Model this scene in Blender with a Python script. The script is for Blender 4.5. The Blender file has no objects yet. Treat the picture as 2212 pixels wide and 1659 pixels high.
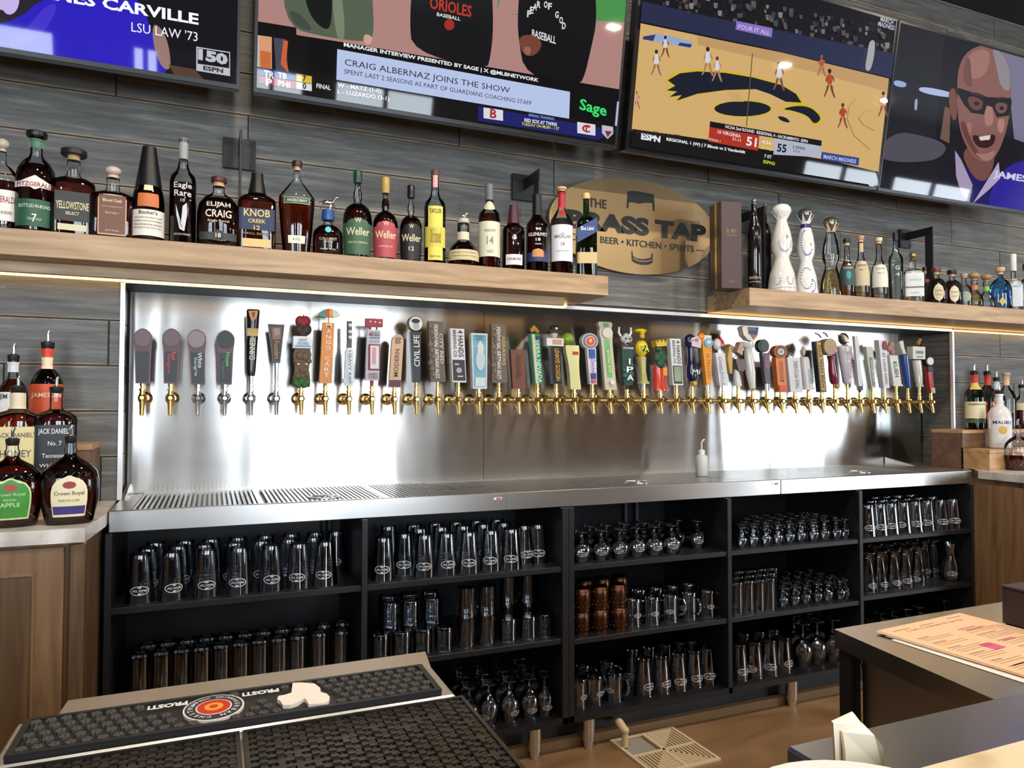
import bpy, math, random
from mathutils import Vector, Matrix
random.seed(7)
C = bpy.context.scene.collection
SC = bpy.context.scene
H = 1.325            # eye height; world: X along the back bar, Y into the wall, Z up, floor z = 0
F, YAW, PIT, ROL = 1563.7, 0.392877, 0.030383, 0.0017031

# ------------------------------------------------------------------ camera, world, lights, exposure
_cy, _sy, _cp, _sp, _cr, _sr = math.cos(YAW), math.sin(YAW), math.cos(PIT), math.sin(PIT), math.cos(ROL), math.sin(ROL)
_r = Vector((_cy, -_sy, 0)); FW = Vector((_sy*_cp, _cy*_cp, _sp)); _u = _r.cross(FW)
R2 = _cr*_r + _sr*_u; U2 = -_sr*_r + _cr*_u
cd = bpy.data.cameras.new('camera'); cam = bpy.data.objects.new('camera', cd); C.objects.link(cam)
cd.sensor_width = 36.0; cd.lens = 36.0*F/2212; cd.clip_start = .02; cd.clip_end = 100
m = Matrix((R2, U2, -FW)).transposed().to_4x4(); m.translation = (0, 0, H); cam.matrix_world = m
SC.camera = cam
w = bpy.data.worlds.new('world'); SC.world = w; w.use_nodes = True
wb = w.node_tree.nodes['Background']; wb.inputs[0].default_value = (.80, .90, 1.0, 1); wb.inputs[1].default_value = 11
SC.view_settings.view_transform = 'Standard'; SC.view_settings.look = 'None'
SC.view_settings.gamma = 1.0; SC.view_settings.exposure = 0.4; SC.view_settings.use_curve_mapping = False
SC.cycles.use_denoising = True
SC.cycles.max_bounces = 10; SC.cycles.transparent_max_bounces = 40
SC.cycles.diffuse_bounces = 3; SC.cycles.glossy_bounces = 5; SC.cycles.transmission_bounces = 6
SC.cycles.sample_clamp_indirect = 4.0; SC.cycles.caustics_refractive = False; SC.cycles.caustics_reflective = False

def area(name, loc, rot, sx, sy, power, color=(1, 1, 1), portal=False):
    l = bpy.data.lights.new(name, 'AREA'); l.shape = 'RECTANGLE'; l.size = sx; l.size_y = sy; l.energy = power; l.color = color
    o = bpy.data.objects.new(name, l); C.objects.link(o); o.location = loc; o.rotation_euler = rot
    if portal: l.cycles.is_portal = True
    return o
BACK = -4.0          # rear wall of the room with the street windows
WINS = [(-3.0, -1.5), (-.85, -.55), (.2, .95), (1.25, 2.5), (8.3, 10.0), (10.25, 12.2)]  # first opening is added, clear of the splash reflection, to brighten the room
for a, b in WINS:
    area('window_light', ((a+b)/2, BACK+.02, 1.65), (math.pi/2, 0, 0), b-a, 2.7, 1, portal=True)
for x, y in [(.1, .9), (1.2, 1.0), (2.6, 1.0), (4.2, 1.0), (-.6, -1.4), (1.4, -1.4), (3.4, -1.4), (5.4, -1.4), (7.5, .5), (7.5, -2)]:
    area('downlight_lamp', (x, y, 3.62), (0, 0, 0), .09, .09, 22, (1, .87, .72))

# ------------------------------------------------------------------ pixel -> point on a real plane (photo frame 2212 x 1659)
def ray(x, y): return (x-1106)/F*R2 - (y-829.5)/F*U2 + FW
def PY(x, y, Y):
    d = ray(x, y); p = d*(Y/d.y); return Vector((p.x, p.y, p.z+H))
def PZ(x, y, Z):
    d = ray(x, y); p = d*((Z-H)/d.z); return Vector((p.x, p.y, Z))
def mpp(x, Y):       # metres per pixel for something facing the room at x, depth Y
    return (PY(x, 850, Y)-Vector((0, 0, H))).dot(FW)/F

# ------------------------------------------------------------------ materials
MC = {}
def mat(name, col, rough=.5, metal=0., emit=None, es=1., spec=None, alpha=None, coat=0., trans=0., ior=1.45):
    if name in MC: return MC[name]
    m = bpy.data.materials.new(name); m.use_nodes = True; b = m.node_tree.nodes['Principled BSDF']
    b.inputs['Base Color'].default_value = (*col, 1); b.inputs['Roughness'].default_value = rough; b.inputs['Metallic'].default_value = metal
    if emit is not None:
        b.inputs['Emission Color'].default_value = (*emit, 1); b.inputs['Emission Strength'].default_value = es
    if spec is not None: b.inputs['Specular IOR Level'].default_value = spec
    if coat: b.inputs['Coat Weight'].default_value = coat; b.inputs['Coat Roughness'].default_value = .05
    if trans: b.inputs['Transmission Weight'].default_value = trans; b.inputs['IOR'].default_value = ior
    MC[name] = m; return m
def hx(h):
    v = [int(h[i:i+2], 16)/255 for i in (0, 2, 4)]
    return tuple(c/12.92 if c <= .04045 else ((c+.055)/1.055)**2.4 for c in v)
def paint(h, rough=.45, metal=0., coat=0.):
    return mat('paint_%s_%d_%d' % (h, rough*100, metal*10), hx(h), rough, metal, coat=coat)
def glow(h, s=1.):
    k = 'screen_%s_%d' % (h, s*100)
    if k in MC: return MC[k]
    m = mat(k, (.004, .004, .004), .03, emit=hx(h), es=s*.66, spec=.5); return m
def nodes(name, rough=.5, metal=0.):
    m = mat(name, (.5, .5, .5), rough, metal); nt = m.node_tree
    return m, nt, nt.nodes['Principled BSDF']
def N(nt, t, **kw):
    n = nt.nodes.new(t)
    for k, v in kw.items(): setattr(n, k, v)
    return n
def ramp(nt, fac, stops):
    r = N(nt, 'ShaderNodeValToRGB'); e = r.color_ramp.elements
    while len(e) < len(stops): e.new(.5)
    for i, (p, c) in enumerate(stops): e[i].position = p; e[i].color = (*c, 1)
    nt.links.new(fac, r.inputs[0]); return r.outputs[0]
def noise(nt, scale, vec=None, detail=4, dist=0., sc=(1, 1, 1), rnd=False, rough=.5):
    tc = N(nt, 'ShaderNodeTexCoord'); mp = N(nt, 'ShaderNodeMapping'); mp.inputs['Scale'].default_value = sc
    nt.links.new(tc.outputs['Object'] if vec is None else vec, mp.inputs[0])
    out = mp.outputs[0]
    if rnd:
        oi = N(nt, 'ShaderNodeObjectInfo'); ad = N(nt, 'ShaderNodeVectorMath', operation='MULTIPLY_ADD')
        ad.inputs[1].default_value = (37, 53, 71); nt.links.new(oi.outputs['Random'], ad.inputs[0]); nt.links.new(out, ad.inputs[2]); out = ad.outputs[0]
    n = N(nt, 'ShaderNodeTexNoise'); n.inputs['Scale'].default_value = scale; n.inputs['Detail'].default_value = detail
    n.inputs['Distortion'].default_value = dist; n.inputs['Roughness'].default_value = rough
    nt.links.new(out, n.inputs[0]); return n.outputs[0]
def bump(nt, b, h, s=.2, d=.002):
    n = N(nt, 'ShaderNodeBump'); n.inputs['Strength'].default_value = s; n.inputs['Distance'].default_value = d
    nt.links.new(h, n.inputs['Height']); nt.links.new(n.outputs[0], b.inputs['Normal']); return n
def wood(name, c0, c1, sc=(1, 12, 12), rough=.42, scale=3.5):
    m, nt, b = nodes(name, rough)
    n = noise(nt, scale, sc=sc, detail=6, dist=.6, rnd=True)
    c = ramp(nt, n, [(.3, c0), (.72, c1)]); nt.links.new(c, b.inputs['Base Color'])
    bump(nt, b, n, .12); return m
M_SHELF = wood('shelf_wood', hx('957757'), hx('c2a47e'))
M_CAB = wood('cabinet_oak', hx('4c3723'), hx('73573a'), sc=(10, 10, .8))
M_CABH = wood('cabinet_oak_rail', hx('6b5036'), hx('947352'), sc=(10, 10, .8))
M_MAPLE = wood('riser_maple', hx('a57c52'), hx('d0a878'), sc=(2, 6, 6))
M_MAPLED = wood('riser_walnut', hx('5d4331'), hx('80604a'), sc=(2, 6, 6))
def steel(name, rough=.25, aniso=.0, tang=(1, 0, 0), base=(.56, .55, .53), wav=0., fine=.012):
    m, nt, b = nodes(name, rough, 1.0)
    b.inputs['Base Color'].default_value = (*base, 1)
    if aniso:
        b.inputs['Anisotropic'].default_value = aniso
        cx = N(nt, 'ShaderNodeCombineXYZ')
        for i in range(3): cx.inputs[i].default_value = tang[i]
        nt.links.new(cx.outputs[0], b.inputs['Tangent'])
    n1 = noise(nt, 1.0, sc=(2, 14, 14), detail=2)
    if wav:
        n2 = noise(nt, 1.0, sc=(3.2, 1, .55), detail=1.5, dist=.5)
        bb = bump(nt, b, n2, 1.0, wav)
    mr = N(nt, 'ShaderNodeMapRange'); mr.inputs[3].default_value = rough*.9; mr.inputs[4].default_value = rough*1.12
    nt.links.new(n1, mr.inputs[0]); nt.links.new(mr.outputs[0], b.inputs['Roughness'])
    return m
M_SPLASH = steel('brushed_steel_splash', .20, .85, (0, 0, 1), (.62, .605, .585), wav=.012)
M_STEEL = steel('brushed_steel', .28, .6, (0, .6, .8), (.72, .71, .69))
M_STEELD = steel('worn_steel', .3, .4, (0, .6, .8), (.55, .53, .50))
M_STEELT = steel('smooth_steel_top', .20, 0, (0, .6, .8), (.86, .86, .85))
M_TRIM = mat('aluminium_trim', (.86, .87, .88), .35, .6)
M_BRASS = mat('polished_brass', hx('e0bb74'), .18, 1.)
M_CHROME = mat('chrome', (.82, .82, .83), .1, 1.)
M_BLACK = mat('black_laminate', (.0035, .0035, .0045), .45)
M_BLACKM = mat('black_steel', (.01, .01, .011), .4)
M_RUB = mat('black_rubber', (.012, .012, .012), .55)
M_CORK = mat('cork', hx('c9a57a'), .7)
M_QUARTZ, _nt, _b = nodes('white_quartz', .3)
_nt.links.new(ramp(_nt, noise(_nt, 14, detail=6), [(.35, hx('b9b2a8')), (.65, hx('e6e2dc'))]), _b.inputs['Base Color'])
M_STONE, _nt, _b = nodes('beige_stone', .35)
_nt.links.new(ramp(_nt, noise(_nt, 5, detail=8, dist=1.5), [(.25, hx('b89f7c')), (.4, hx('dcc8a4')), (.7, hx('ecdcbc'))]), _b.inputs['Base Color'])
M_FLOOR, _nt, _b = nodes('tan_floor', .42)
_nt.links.new(ramp(_nt, noise(_nt, 2.2, detail=8, dist=.6, sc=(1, 2.5, 1)), [(.25, hx('6e543a')), (.7, hx('957452'))]), _b.inputs['Base Color'])
M_SLATE, _nt, _b = nodes('slate_base', .55)
_nt.links.new(ramp(_nt, noise(_nt, 4, detail=8), [(.3, hx('2c2f33')), (.7, hx('4b4f54'))]), _b.inputs['Base Color'])
# wood-look charcoal tile with worn pale edges
M_TILE, _nt, _b = nodes('charcoal_plank_tile', .48)
_g = noise(_nt, 4, sc=(1, 12, 14), detail=8, dist=.5, rnd=True, rough=.65)
_c1 = ramp(_nt, _g, [(.28, hx('484743')), (.55, hx('6b6965')), (.78, hx('928f88'))])
_s = noise(_nt, 26, sc=(1, 3, 3.2), detail=4, rnd=True, rough=.7)
_sf = ramp(_nt, _s, [(.69, (0, 0, 0)), (.75, (1, 1, 1))])
_tc = N(_nt, 'ShaderNodeTexCoord'); _sx = N(_nt, 'ShaderNodeSeparateXYZ'); _nt.links.new(_tc.outputs['Object'], _sx.inputs[0])
_ab = N(_nt, 'ShaderNodeMath', operation='ABSOLUTE'); _nt.links.new(_sx.outputs[2], _ab.inputs[0])
_wn = noise(_nt, 9, sc=(1, 1, .2), detail=5, rnd=True)
_ad = N(_nt, 'ShaderNodeMath', operation='MULTIPLY_ADD'); _nt.links.new(_wn, _ad.inputs[0]); _ad.inputs[1].default_value = .016; _nt.links.new(_ab.outputs[0], _ad.inputs[2])
_ef = ramp(_nt, _ad.outputs[0], [(.0775, (0, 0, 0)), (.081, (1, 1, 1))])
_mx = N(_nt, 'ShaderNodeMix', data_type='RGBA'); _nt.links.new(_sf, _mx.inputs[0]); _nt.links.new(_c1, _mx.inputs[6]); _mx.inputs[7].default_value = (*hx('b0aca4'), 1)
_mx2 = N(_nt, 'ShaderNodeMix', data_type='RGBA'); _nt.links.new(_ef, _mx2.inputs[0]); _nt.links.new(_mx.outputs[2], _mx2.inputs[6]); _mx2.inputs[7].default_value = (*hx('a08f7a'), 1)
_nt.links.new(_mx2.outputs[2], _b.inputs['Base Color']); bump(_nt, _b, _g, .35, .003)
M_GROUT = mat('grout', hx('35312c'), .8)
# glass: a thin skin that lets light through and mirrors the room by Fresnel
def skin(name, tint=(1, 1, 1), ior=1.5, rough=.02, extra=0.):
    m = bpy.data.materials.new(name); m.use_nodes = True; nt = m.node_tree; nt.nodes.remove(nt.nodes['Principled BSDF'])
    out = nt.nodes['Material Output']; t = N(nt, 'ShaderNodeBsdfTransparent'); t.inputs[0].default_value = (*tint, 1)
    g = N(nt, 'ShaderNodeBsdfGlossy'); g.inputs['Roughness'].default_value = rough; g.inputs[0].default_value = (1, 1, 1, 1)
    fr = N(nt, 'ShaderNodeFresnel'); fr.inputs[0].default_value = ior; mx = N(nt, 'ShaderNodeMixShader')
    if extra:
        a = N(nt, 'ShaderNodeMath', operation='ADD'); a.use_clamp = True; a.inputs[1].default_value = extra; nt.links.new(fr.outputs[0], a.inputs[0]); nt.links.new(a.outputs[0], mx.inputs[0])
    else: nt.links.new(fr.outputs[0], mx.inputs[0])
    nt.links.new(t.outputs[0], mx.inputs[1]); nt.links.new(g.outputs[0], mx.inputs[2]); nt.links.new(mx.outputs[0], out.inputs[0])
    MC[name] = m; return m
G_CLEAR = skin('clear_glass', (.94, .955, .96), 1.5)
G_BAR = skin('bar_glass', (.92, .945, .97), 1.55, extra=.035)
G_GREEN = skin('green_glass', (.12, .30, .12), 1.5)
G_BLUE = skin('blue_glass', (.30, .55, .80), 1.5)
G_DARK = skin('dark_glass', (.05, .04, .04), 1.5)
L_WHISKEY = skin('whiskey', (.52, .17, .055), 1.33, .05)
L_DARK = skin('dark_whiskey', (.30, .075, .035), 1.33, .05)
L_AMBER = skin('amber_spirit', (.72, .34, .08), 1.33, .05)
L_PALE = skin('pale_spirit', (.90, .80, .55), 1.33, .05)
L_CLEAR = skin('clear_spirit', (.93, .95, .96), 1.33, .05)
L_RED = skin('red_spirit', (.35, .05, .06), 1.33, .05)
M_WHITE = mat('white_print', hx('e8e8e6'), .5)
M_LOGO = mat('frosted_print', hx('c9ccd0'), .6)
M_PLASTIC = mat('milky_plastic', hx('dfe0dc'), .35, trans=.15)

# ------------------------------------------------------------------ mesh building
class MB:
    def __init__(s): s.v = []; s.f = []
    def add(s, vs, fs):
        k = len(s.v); s.v += [tuple(v) for v in vs]; s.f += [tuple(i+k for i in f) for f in fs]; return s
    def box(s, x0, x1, y0, y1, z0, z1):
        return s.add([(x0, y0, z0), (x1, y0, z0), (x1, y1, z0), (x0, y1, z0), (x0, y0, z1), (x1, y0, z1), (x1, y1, z1), (x0, y1, z1)],
                     [(0, 3, 2, 1), (4, 5, 6, 7), (0, 1, 5, 4), (1, 2, 6, 5), (2, 3, 7, 6), (3, 0, 4, 7)])
    def bbox(s, x0, x1, y0, y1, z0, z1, b=.002):      # box with chamfered long edges round the front
        pts = [(x0+b, z0), (x1-b, z0), (x1, z0+b), (x1, z1-b), (x1-b, z1), (x0+b, z1), (x0, z1-b), (x0, z0+b)]
        ins = [(x0+2*b, z0+b), (x1-2*b, z0+b), (x1-b, z0+2*b), (x1-b, z1-2*b), (x1-2*b, z1-b), (x0+2*b, z1-b), (x0+b, z1-2*b), (x0+b, z0+2*b)]
        vs = [(x, y0, z) for x, z in ins] + [(x, y0+b, z) for x, z in pts] + [(x, y1, z) for x, z in pts]
        fs = [tuple(range(7, -1, -1))[::-1]] + [(i+8, (i+1) % 8+8, (i+1) % 8, i) for i in range(8)] + [(i+16, (i+1) % 8+16, (i+1) % 8+8, i+8) for i in range(8)] + [tuple(range(23, 15, -1))]
        return s.add(vs, fs)
    def prism(s, pts, y0, y1):       # pts (x,z) outline, extruded along y
        n = len(pts)
        ar = sum(pts[i][0]*pts[(i+1) % n][1]-pts[(i+1) % n][0]*pts[i][1] for i in range(n))
        if ar < 0: pts = pts[::-1]
        return s.add([(x, y0, z) for x, z in pts]+[(x, y1, z) for x, z in pts],
                     [tuple(range(n)), tuple(range(2*n-1, n-1, -1))]+[(i+n, (i+1) % n+n, (i+1) % n, i) for i in range(n)])
    def prismz(s, pts, z0, z1):
        n = len(pts)
        ar = sum(pts[i][0]*pts[(i+1) % n][1]-pts[(i+1) % n][0]*pts[i][1] for i in range(n))
        if ar < 0: pts = pts[::-1]
        return s.add([(x, y, z0) for x, y in pts]+[(x, y, z1) for x, y in pts],
                     [tuple(range(n-1, -1, -1)), tuple(range(n, 2*n))]+[(i, (i+1) % n, (i+1) % n+n, i+n) for i in range(n)])
    def lathe(s, prof, n=16, c=(0, 0, 0), ax=1., ay=1., caps=True, p=None):
        # prof: (r, z) upward; p: superellipse power per ring or single
        k = len(s.v); vs = []
        for j, (r, z) in enumerate(prof):
            q = 2. if p is None else (p[j] if isinstance(p, (list, tuple)) else p)
            for i in range(n):
                t = 2*math.pi*(i+.5)/n; ct, st = math.cos(t), math.sin(t)
                x = math.copysign(abs(ct)**(2/q), ct); y = math.copysign(abs(st)**(2/q), st)
                vs.append((c[0]+x*r*ax, c[1]+y*r*ay, c[2]+z))
        fs = [(j*n+i, j*n+(i+1) % n, (j+1)*n+(i+1) % n, (j+1)*n+i) for j in range(len(prof)-1) for i in range(n)]
        if caps:
            if prof[0][0] > 1e-5: fs.append(tuple(range(n-1, -1, -1)))
            if prof[-1][0] > 1e-5: fs.append(tuple((len(prof)-1)*n+i for i in range(n)))
        return s.add(vs, fs)
    def cyl(s, a, b, r0, r1=None, n=12):
        a = Vector(a); b = Vector(b); r1 = r0 if r1 is None else r1; d = (b-a).normalized()
        e = d.cross(Vector((0, 0, 1)) if abs(d.z) < .9 else Vector((1, 0, 0))).normalized(); g = d.cross(e)
        vs = [a+(e*math.cos(t)+g*math.sin(t))*r0 for t in (2*math.pi*i/n for i in range(n))]+[b+(e*math.cos(t)+g*math.sin(t))*r1 for t in (2*math.pi*i/n for i in range(n))]
        return s.add(vs, [(i, i+n, (i+1) % n+n, (i+1) % n) for i in range(n)]+[tuple(range(n)), tuple(range(2*n-1, n-1, -1))])
    def tube(s, pts, r, n=8):
        for a, b in zip(pts, pts[1:]): s.cyl(a, b, r if not isinstance(r, list) else r[0], None, n)
        return s
    def ball(s, c, rx, ry=None, rz=None, n=12, m=8):
        ry = ry or rx; rz = rz or rx
        pr = [(math.sin(math.pi*j/m), -math.cos(math.pi*j/m)) for j in range(m+1)]
        vs = []; 
        for r, z in pr:
            for i in range(n):
                t = 2*math.pi*i/n; vs.append((c[0]+rx*r*math.cos(t), c[1]+ry*r*math.sin(t), c[2]+rz*z))
        return s.add(vs, [(j*n+i, j*n+(i+1) % n, (j+1)*n+(i+1) % n, (j+1)*n+i) for j in range(m) for i in range(n)])
    def mesh(s, name, mt, smooth=False, ang=40):
        me = bpy.data.meshes.new(name); me.from_pydata(s.v, [], s.f); me.update()
        if mt: me.materials.append(mt)
        if smooth:
            me.shade_smooth(); me.set_sharp_from_angle(angle=math.radians(ang))
        return me
def link(name, data, parent=None, loc=(0, 0, 0), rot=(0, 0, 0)):
    o = bpy.data.objects.new(name, data); C.objects.link(o); o.location = loc; o.rotation_euler = rot
    if parent: o.parent = parent
    return o
def part(name, mb, mt, parent=None, loc=(0, 0, 0), rot=(0, 0, 0), smooth=False, label=None, kind=None):
    o = link(name, mb.mesh(name, mt, smooth), parent, loc, rot)
    if label: o['label'] = label
    if kind: o['kind'] = kind
    return o
def tag(o, label, cat, group=None):
    o['label'] = label; o['category'] = cat
    if group: o['group'] = group
    return o
def thing(name, loc, label, cat, group=None, rz=0):
    return tag(link(name, None, None, loc, (0, 0, rz)), label, cat, group)
def struct(name, mb, mt, parent=None, smooth=False):
    o = part(name, mb, mt, parent, smooth=smooth); o['kind'] = 'structure'; return o
# text -> flat mesh data (x right, y up), anchored centre/left, unit size
TC = {}
def tmesh(txt, bold=0., align='CENTER', res=2, sp=1.):
    k = (txt, bold, align, res, sp)
    if k not in TC:
        cu = bpy.data.curves.new('t', 'FONT'); cu.body = txt; cu.size = 1; cu.align_x = align; cu.align_y = 'CENTER'; cu.resolution_u = res; cu.offset = bold; cu.space_character = sp; cu.space_line = .82
        o = bpy.data.objects.new('t', cu); C.objects.link(o); dg = bpy.context.evaluated_depsgraph_get()
        me = o.evaluated_get(dg).to_mesh(); v = [tuple(p.co) for p in me.vertices]; f = [tuple(p.vertices) for p in me.polygons]
        o.evaluated_get(dg).to_mesh_clear(); bpy.data.objects.remove(o); bpy.data.curves.remove(cu)
        if v:
            xs = [p[0] for p in v]; ys = [p[1] for p in v]; TC[k] = (v, f, min(xs), max(xs), min(ys), max(ys))
        else: TC[k] = ([], [], 0, 1, 0, 1)
    return TC[k]
def textmb(mb, txt, fn, w=None, h=None, bold=0., sp=1., res=2):
    """lay text into mb; fit the width w or/and height h (metres), centred at 0; fn maps (x, y) to a 3D point"""
    v, f, x0, x1, y0, y1 = tmesh(txt, bold, 'CENTER', res, sp)
    if not v: return
    W = x1-x0; Hh = y1-y0
    sx = w/W if w else h/Hh; sy = h/Hh if h else sx
    cx, cy2 = (x0+x1)/2, (y0+y1)/2
    mb.add([fn((p[0]-cx)*sx, (p[1]-cy2)*sy) for p in v], f)

# ------------------------------------------------------------------ room shell
X0, X1 = -.293, 3.842      # recess opening
ZT = 1.003                 # drip tray / counter top level
ZO = 1.745                 # top of the recess opening
WY, BY = 2.8, 3.0
RX0, RX1 = -3.2, 12.8
wall = struct('wall_back', MB().box(RX0, X0, WY+.004, BY+.1, 0, 3.8).box(X1, RX1, WY+.004, BY+.1, 0, 3.8).box(X0, X1, WY+.004, BY+.1, ZO+.005, 3.8)
              .box(X0, X1, BY+.012, BY+.1, 0, ZO+.01), M_GROUT)
flr = struct('floor', MB().box(RX0, RX1, BACK, BY+.1, -.05, 0), M_FLOOR)
struct('ceiling', MB().box(RX0, RX1, BACK, BY+.1, 3.8, 3.85).box(RX0, RX1, WY-.35, BY+.1, 3.63, 3.8), mat('ceiling_black', (.02, .02, .021), .7))
M_RW = wood('rear_wall_wood', hx('5f4c3d'), hx('86705c'), sc=(10, 10, .6))
M_PLAS = mat('warm_plaster', hx('8b8178'), .7)
struct('wall_left', MB().box(RX0-.1, RX0, BACK, BY+.1, 0, 3.85), M_PLAS)
struct('wall_right', MB().box(RX1, RX1+.1, BACK, BY+.1, 0, 3.85), M_PLAS)
rw = MB(); xs = [RX0]+[v for ab in WINS for v in ab]+[RX1]
for i in range(0, len(xs), 2): rw.box(xs[i], xs[i+1], BACK-.1, BACK, 0, 3.85)
rw.box(RX0, RX1, BACK-.1, BACK, 0, .3).box(RX0, RX1, BACK-.1, BACK, 3.0, 3.85)
struct('wall_rear', rw, M_RW)
for i, (a, b) in enumerate(WINS):  # the first frame belongs to the added room-brightening opening
    fr = MB()
    for x in (a+.02, (a+b)/2, b-.02): fr.box(x-.025, x+.025, BACK-.08, BACK-.02, .3, 3.0)
    for z in (.32, 2.2, 2.98): fr.box(a, b, BACK-.08, BACK-.02, z-.025, z+.025)
    struct('window_%d' % (i+1), fr, M_BLACKM)

# charcoal plank tiles, each one a piece of the wall
TM = {}
def tile(parent, x0, x1, z0, z1, side=None, yy=None):
    """side None: on the wall face; side +1/-1: on a reveal at X = yy"""
    g = .0022; jit = random.choice((0, .0006, .0012))
    L = x1-x0-2*g; Hh = z1-z0-2*g
    if L < .01 or Hh < .01: return
    k = (round(L, 3), round(Hh, 3))
    if k not in TM:
        TM[k] = MB().bbox(-L/2, L/2, 0, .008, -Hh/2, Hh/2, .0012).mesh('tile', M_TILE)
    if side is None: link('tile', TM[k], parent, ((x0+x1)/2, WY-jit, (z0+z1)/2))
    else: link('tile', TM[k], parent, (yy-side*jit, (x0+x1)/2, (z0+z1)/2), (0, 0, -side*math.pi/2))
PH = {6: .11, 7: -.32, 5: .516, 1: -.328, 2: .504, -1: .1, 0: .62, -2: .9, 3: -.05, 4: .93, 8: .5, 9: .85, 14: .504, 13: .1, 12: .8, 11: .3, 10: .0}
for k in range(-2, 15):
    z0 = 1.305+.155*k; z1 = z0+.155
    ph = PH[k]; n0 = math.floor((-1.5-ph)/1.245)
    for j in range(n0, 10):
        a = ph+j*1.245; b = a+1.245
        if a > 5.2: break
        if z1 > 1.77+.01:
            tile(wall, a, b, z0, z1)
        else:
            if a < X0: tile(wall, a, min(b, X0), z0, z1)
            if b > X1: tile(wall, max(a, X1), b, z0, z1)
for k in range(-2, 3):
    z0 = 1.305+.155*k; z1 = min(z0+.155, ZO-.002)
    tile(wall, WY+.014, BY-.001, z0, z1, -1, X0+.001)      # reveal by the oak cabinet, faces +X
    tile(wall, WY+.014, BY-.001, z0, z1, 1, X1-.001)
struct('trim_1', MB().box(X0-.001, X0+.013, WY-.006, WY+.012, ZT, ZO+.016).box(X1-.012, X1+.001, WY-.006, WY+.012, ZT, ZO+.016).box(X0, X1, WY-.006, WY+.012, ZO+.001, ZO+.016), M_TRIM)
struct('trim_2', MB().box(X0, X1, WY+.005, BY, ZO, ZO+.006), M_SLATE)
# steel splash panels
for nm, a, b, lab in (('splash_panel', X0+.01, 1.107, 'brushed steel splash panel behind the sangria and stout taps'), ('splash_panel', 1.109, X1-.01, 'brushed steel splash panel behind the long run of brass taps')):
    o = part(nm, MB().box(a, b, BY, BY+.01, ZT-.02, ZO), M_SPLASH); tag(o, lab, 'splashback')
# baseboard and slate kick under the glass cabinets
struct('baseboard_back', MB().box(RX0, RX1, 2.55, 2.58, 0, .035), mat('cove_tan', hx('8d7352'), .5))
struct('trim_3', MB().box(-.29, 3.53, 2.58, 2.62, 0, .13), M_SLATE)

# ------------------------------------------------------------------ shelves and LED strips
ZS = 1.842
def shelf(x0, x1, label):
    t = thing('wall_shelf', (0, 0, 0), label, 'shelf')
    part('board', MB().bbox(x0, x1, 2.5, WY-.008, 1.764, ZS, .0015), M_SHELF, t)
    if x1 < 2: part('cleat', MB().bbox(x0, x1-.145, 2.6, 2.62, 1.730, 1.7635, .001), M_SHELF, t)
    return t
shelf(-2.4, 1.45, 'long thick oak shelf carrying the whiskey row above the stout taps')
shelf(2.154, 5.6, 'thick oak shelf carrying the tequila bottles beside the oval brass sign')
M_LED = mat('led_warm', (.9, .7, .3), .5, emit=(1, .62, .20), es=3.2)
o = part('led_strip', MB().box(-2.4, 1.40, 2.765, 2.789, 1.7475, 1.7605), M_LED); tag(o, 'warm yellow light strip under the whiskey shelf', 'light')
o.location.z = 0
o = part('led_strip', MB().box(2.13, 5.6, 2.765, 2.789, 1.7475, 1.7515), M_LED); tag(o, 'warm yellow light strip under the tequila shelf', 'light')

# ------------------------------------------------------------------ drip trays
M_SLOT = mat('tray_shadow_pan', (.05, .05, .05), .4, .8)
def tray(x0, x1, label, discs, seps, endl=False, endr=False):
    t = thing('drip_tray', (x0, 2.5, ZT), label, 'drip tray'); W = x1-x0
    part('front_lip', MB().bbox(0, W-.0015, 0, .012, -.064, .001, .002).box(0, W-.0015, .002, .022, -.002, .001), M_STEEL, t)
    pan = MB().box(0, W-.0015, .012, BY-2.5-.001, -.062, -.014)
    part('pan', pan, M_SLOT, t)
    g = MB(); a = .002 if not endl else .06; b = W-(.004 if not endr else .32)
    n = int((b-a)/.0155)
    for i in range(n+1):
        x = a+i*.0155
        if any(abs(x-(s-x0)) < .011 for s in seps): continue
        g.box(x, x+.0085, .022, .47, -.006, -.0015)
    part('grille_slats', g, M_STEEL, t, kind='stuff')
    fr = MB().box(0, W-.0015, .47, BY-2.5-.001, -.014, -.001)
    if endl: fr.box(0, .058, .012, .49, -.014, -.001)
    if endr: fr.box(W-.31, W-.0015, .012, .49, -.014, -.0005)
    for s in seps: fr.box(s-x0-.009, s-x0+.009, .022, .47, -.008, -.001)
    part('tray_rim', fr, M_STEEL, t)
    if endr:   # upstand wedge along the reveal
        part('end_upstand', MB().add([(W-.02, .30, 0), (W-.005, .30, 0), (W-.005, .495, 0), (W-.02, .495, 0), (W-.02, .495, .035), (W-.005, .495, .035)], [(0, 1, 2, 3), (0, 3, 4), (1, 5, 2), (0, 4, 5, 1), (3, 2, 5, 4)]), M_STEEL, t)
    if endl:
        part('end_upstand', MB().add([(.0, .30, 0), (.012, .30, 0), (.012, .495, 0), (.0, .495, 0), (.0, .495, .035), (.012, .495, .035)], [(0, 1, 2, 3), (0, 3, 4), (1, 5, 2), (0, 4, 5, 1), (3, 2, 5, 4)]), M_STEEL, t)
    for (dx, dy, dr) in discs:
        d = part('glass_rinser', MB().lathe([(dr, 0), (dr, .003), (dr*.86, .0035), (dr*.85, .001)], 24, caps=False).lathe([(.012, 0), (.012, .006), (.006, .009)], 12), M_STEEL, t, (dx-x0, dy-2.5, -.001), smooth=True)
        for q in range(5):
            a2 = q*math.pi*2/5
            part('spoke', MB().cyl((.01*math.cos(a2), .01*math.sin(a2), .004), (dr*.86*math.cos(a2), dr*.86*math.sin(a2), .004), .0016, n=6), M_STEEL, d)
    return t
_s1 = PY(1095, 1085, 2.5).x; _s2 = PY(1687, 1045, 2.5).x
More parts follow.
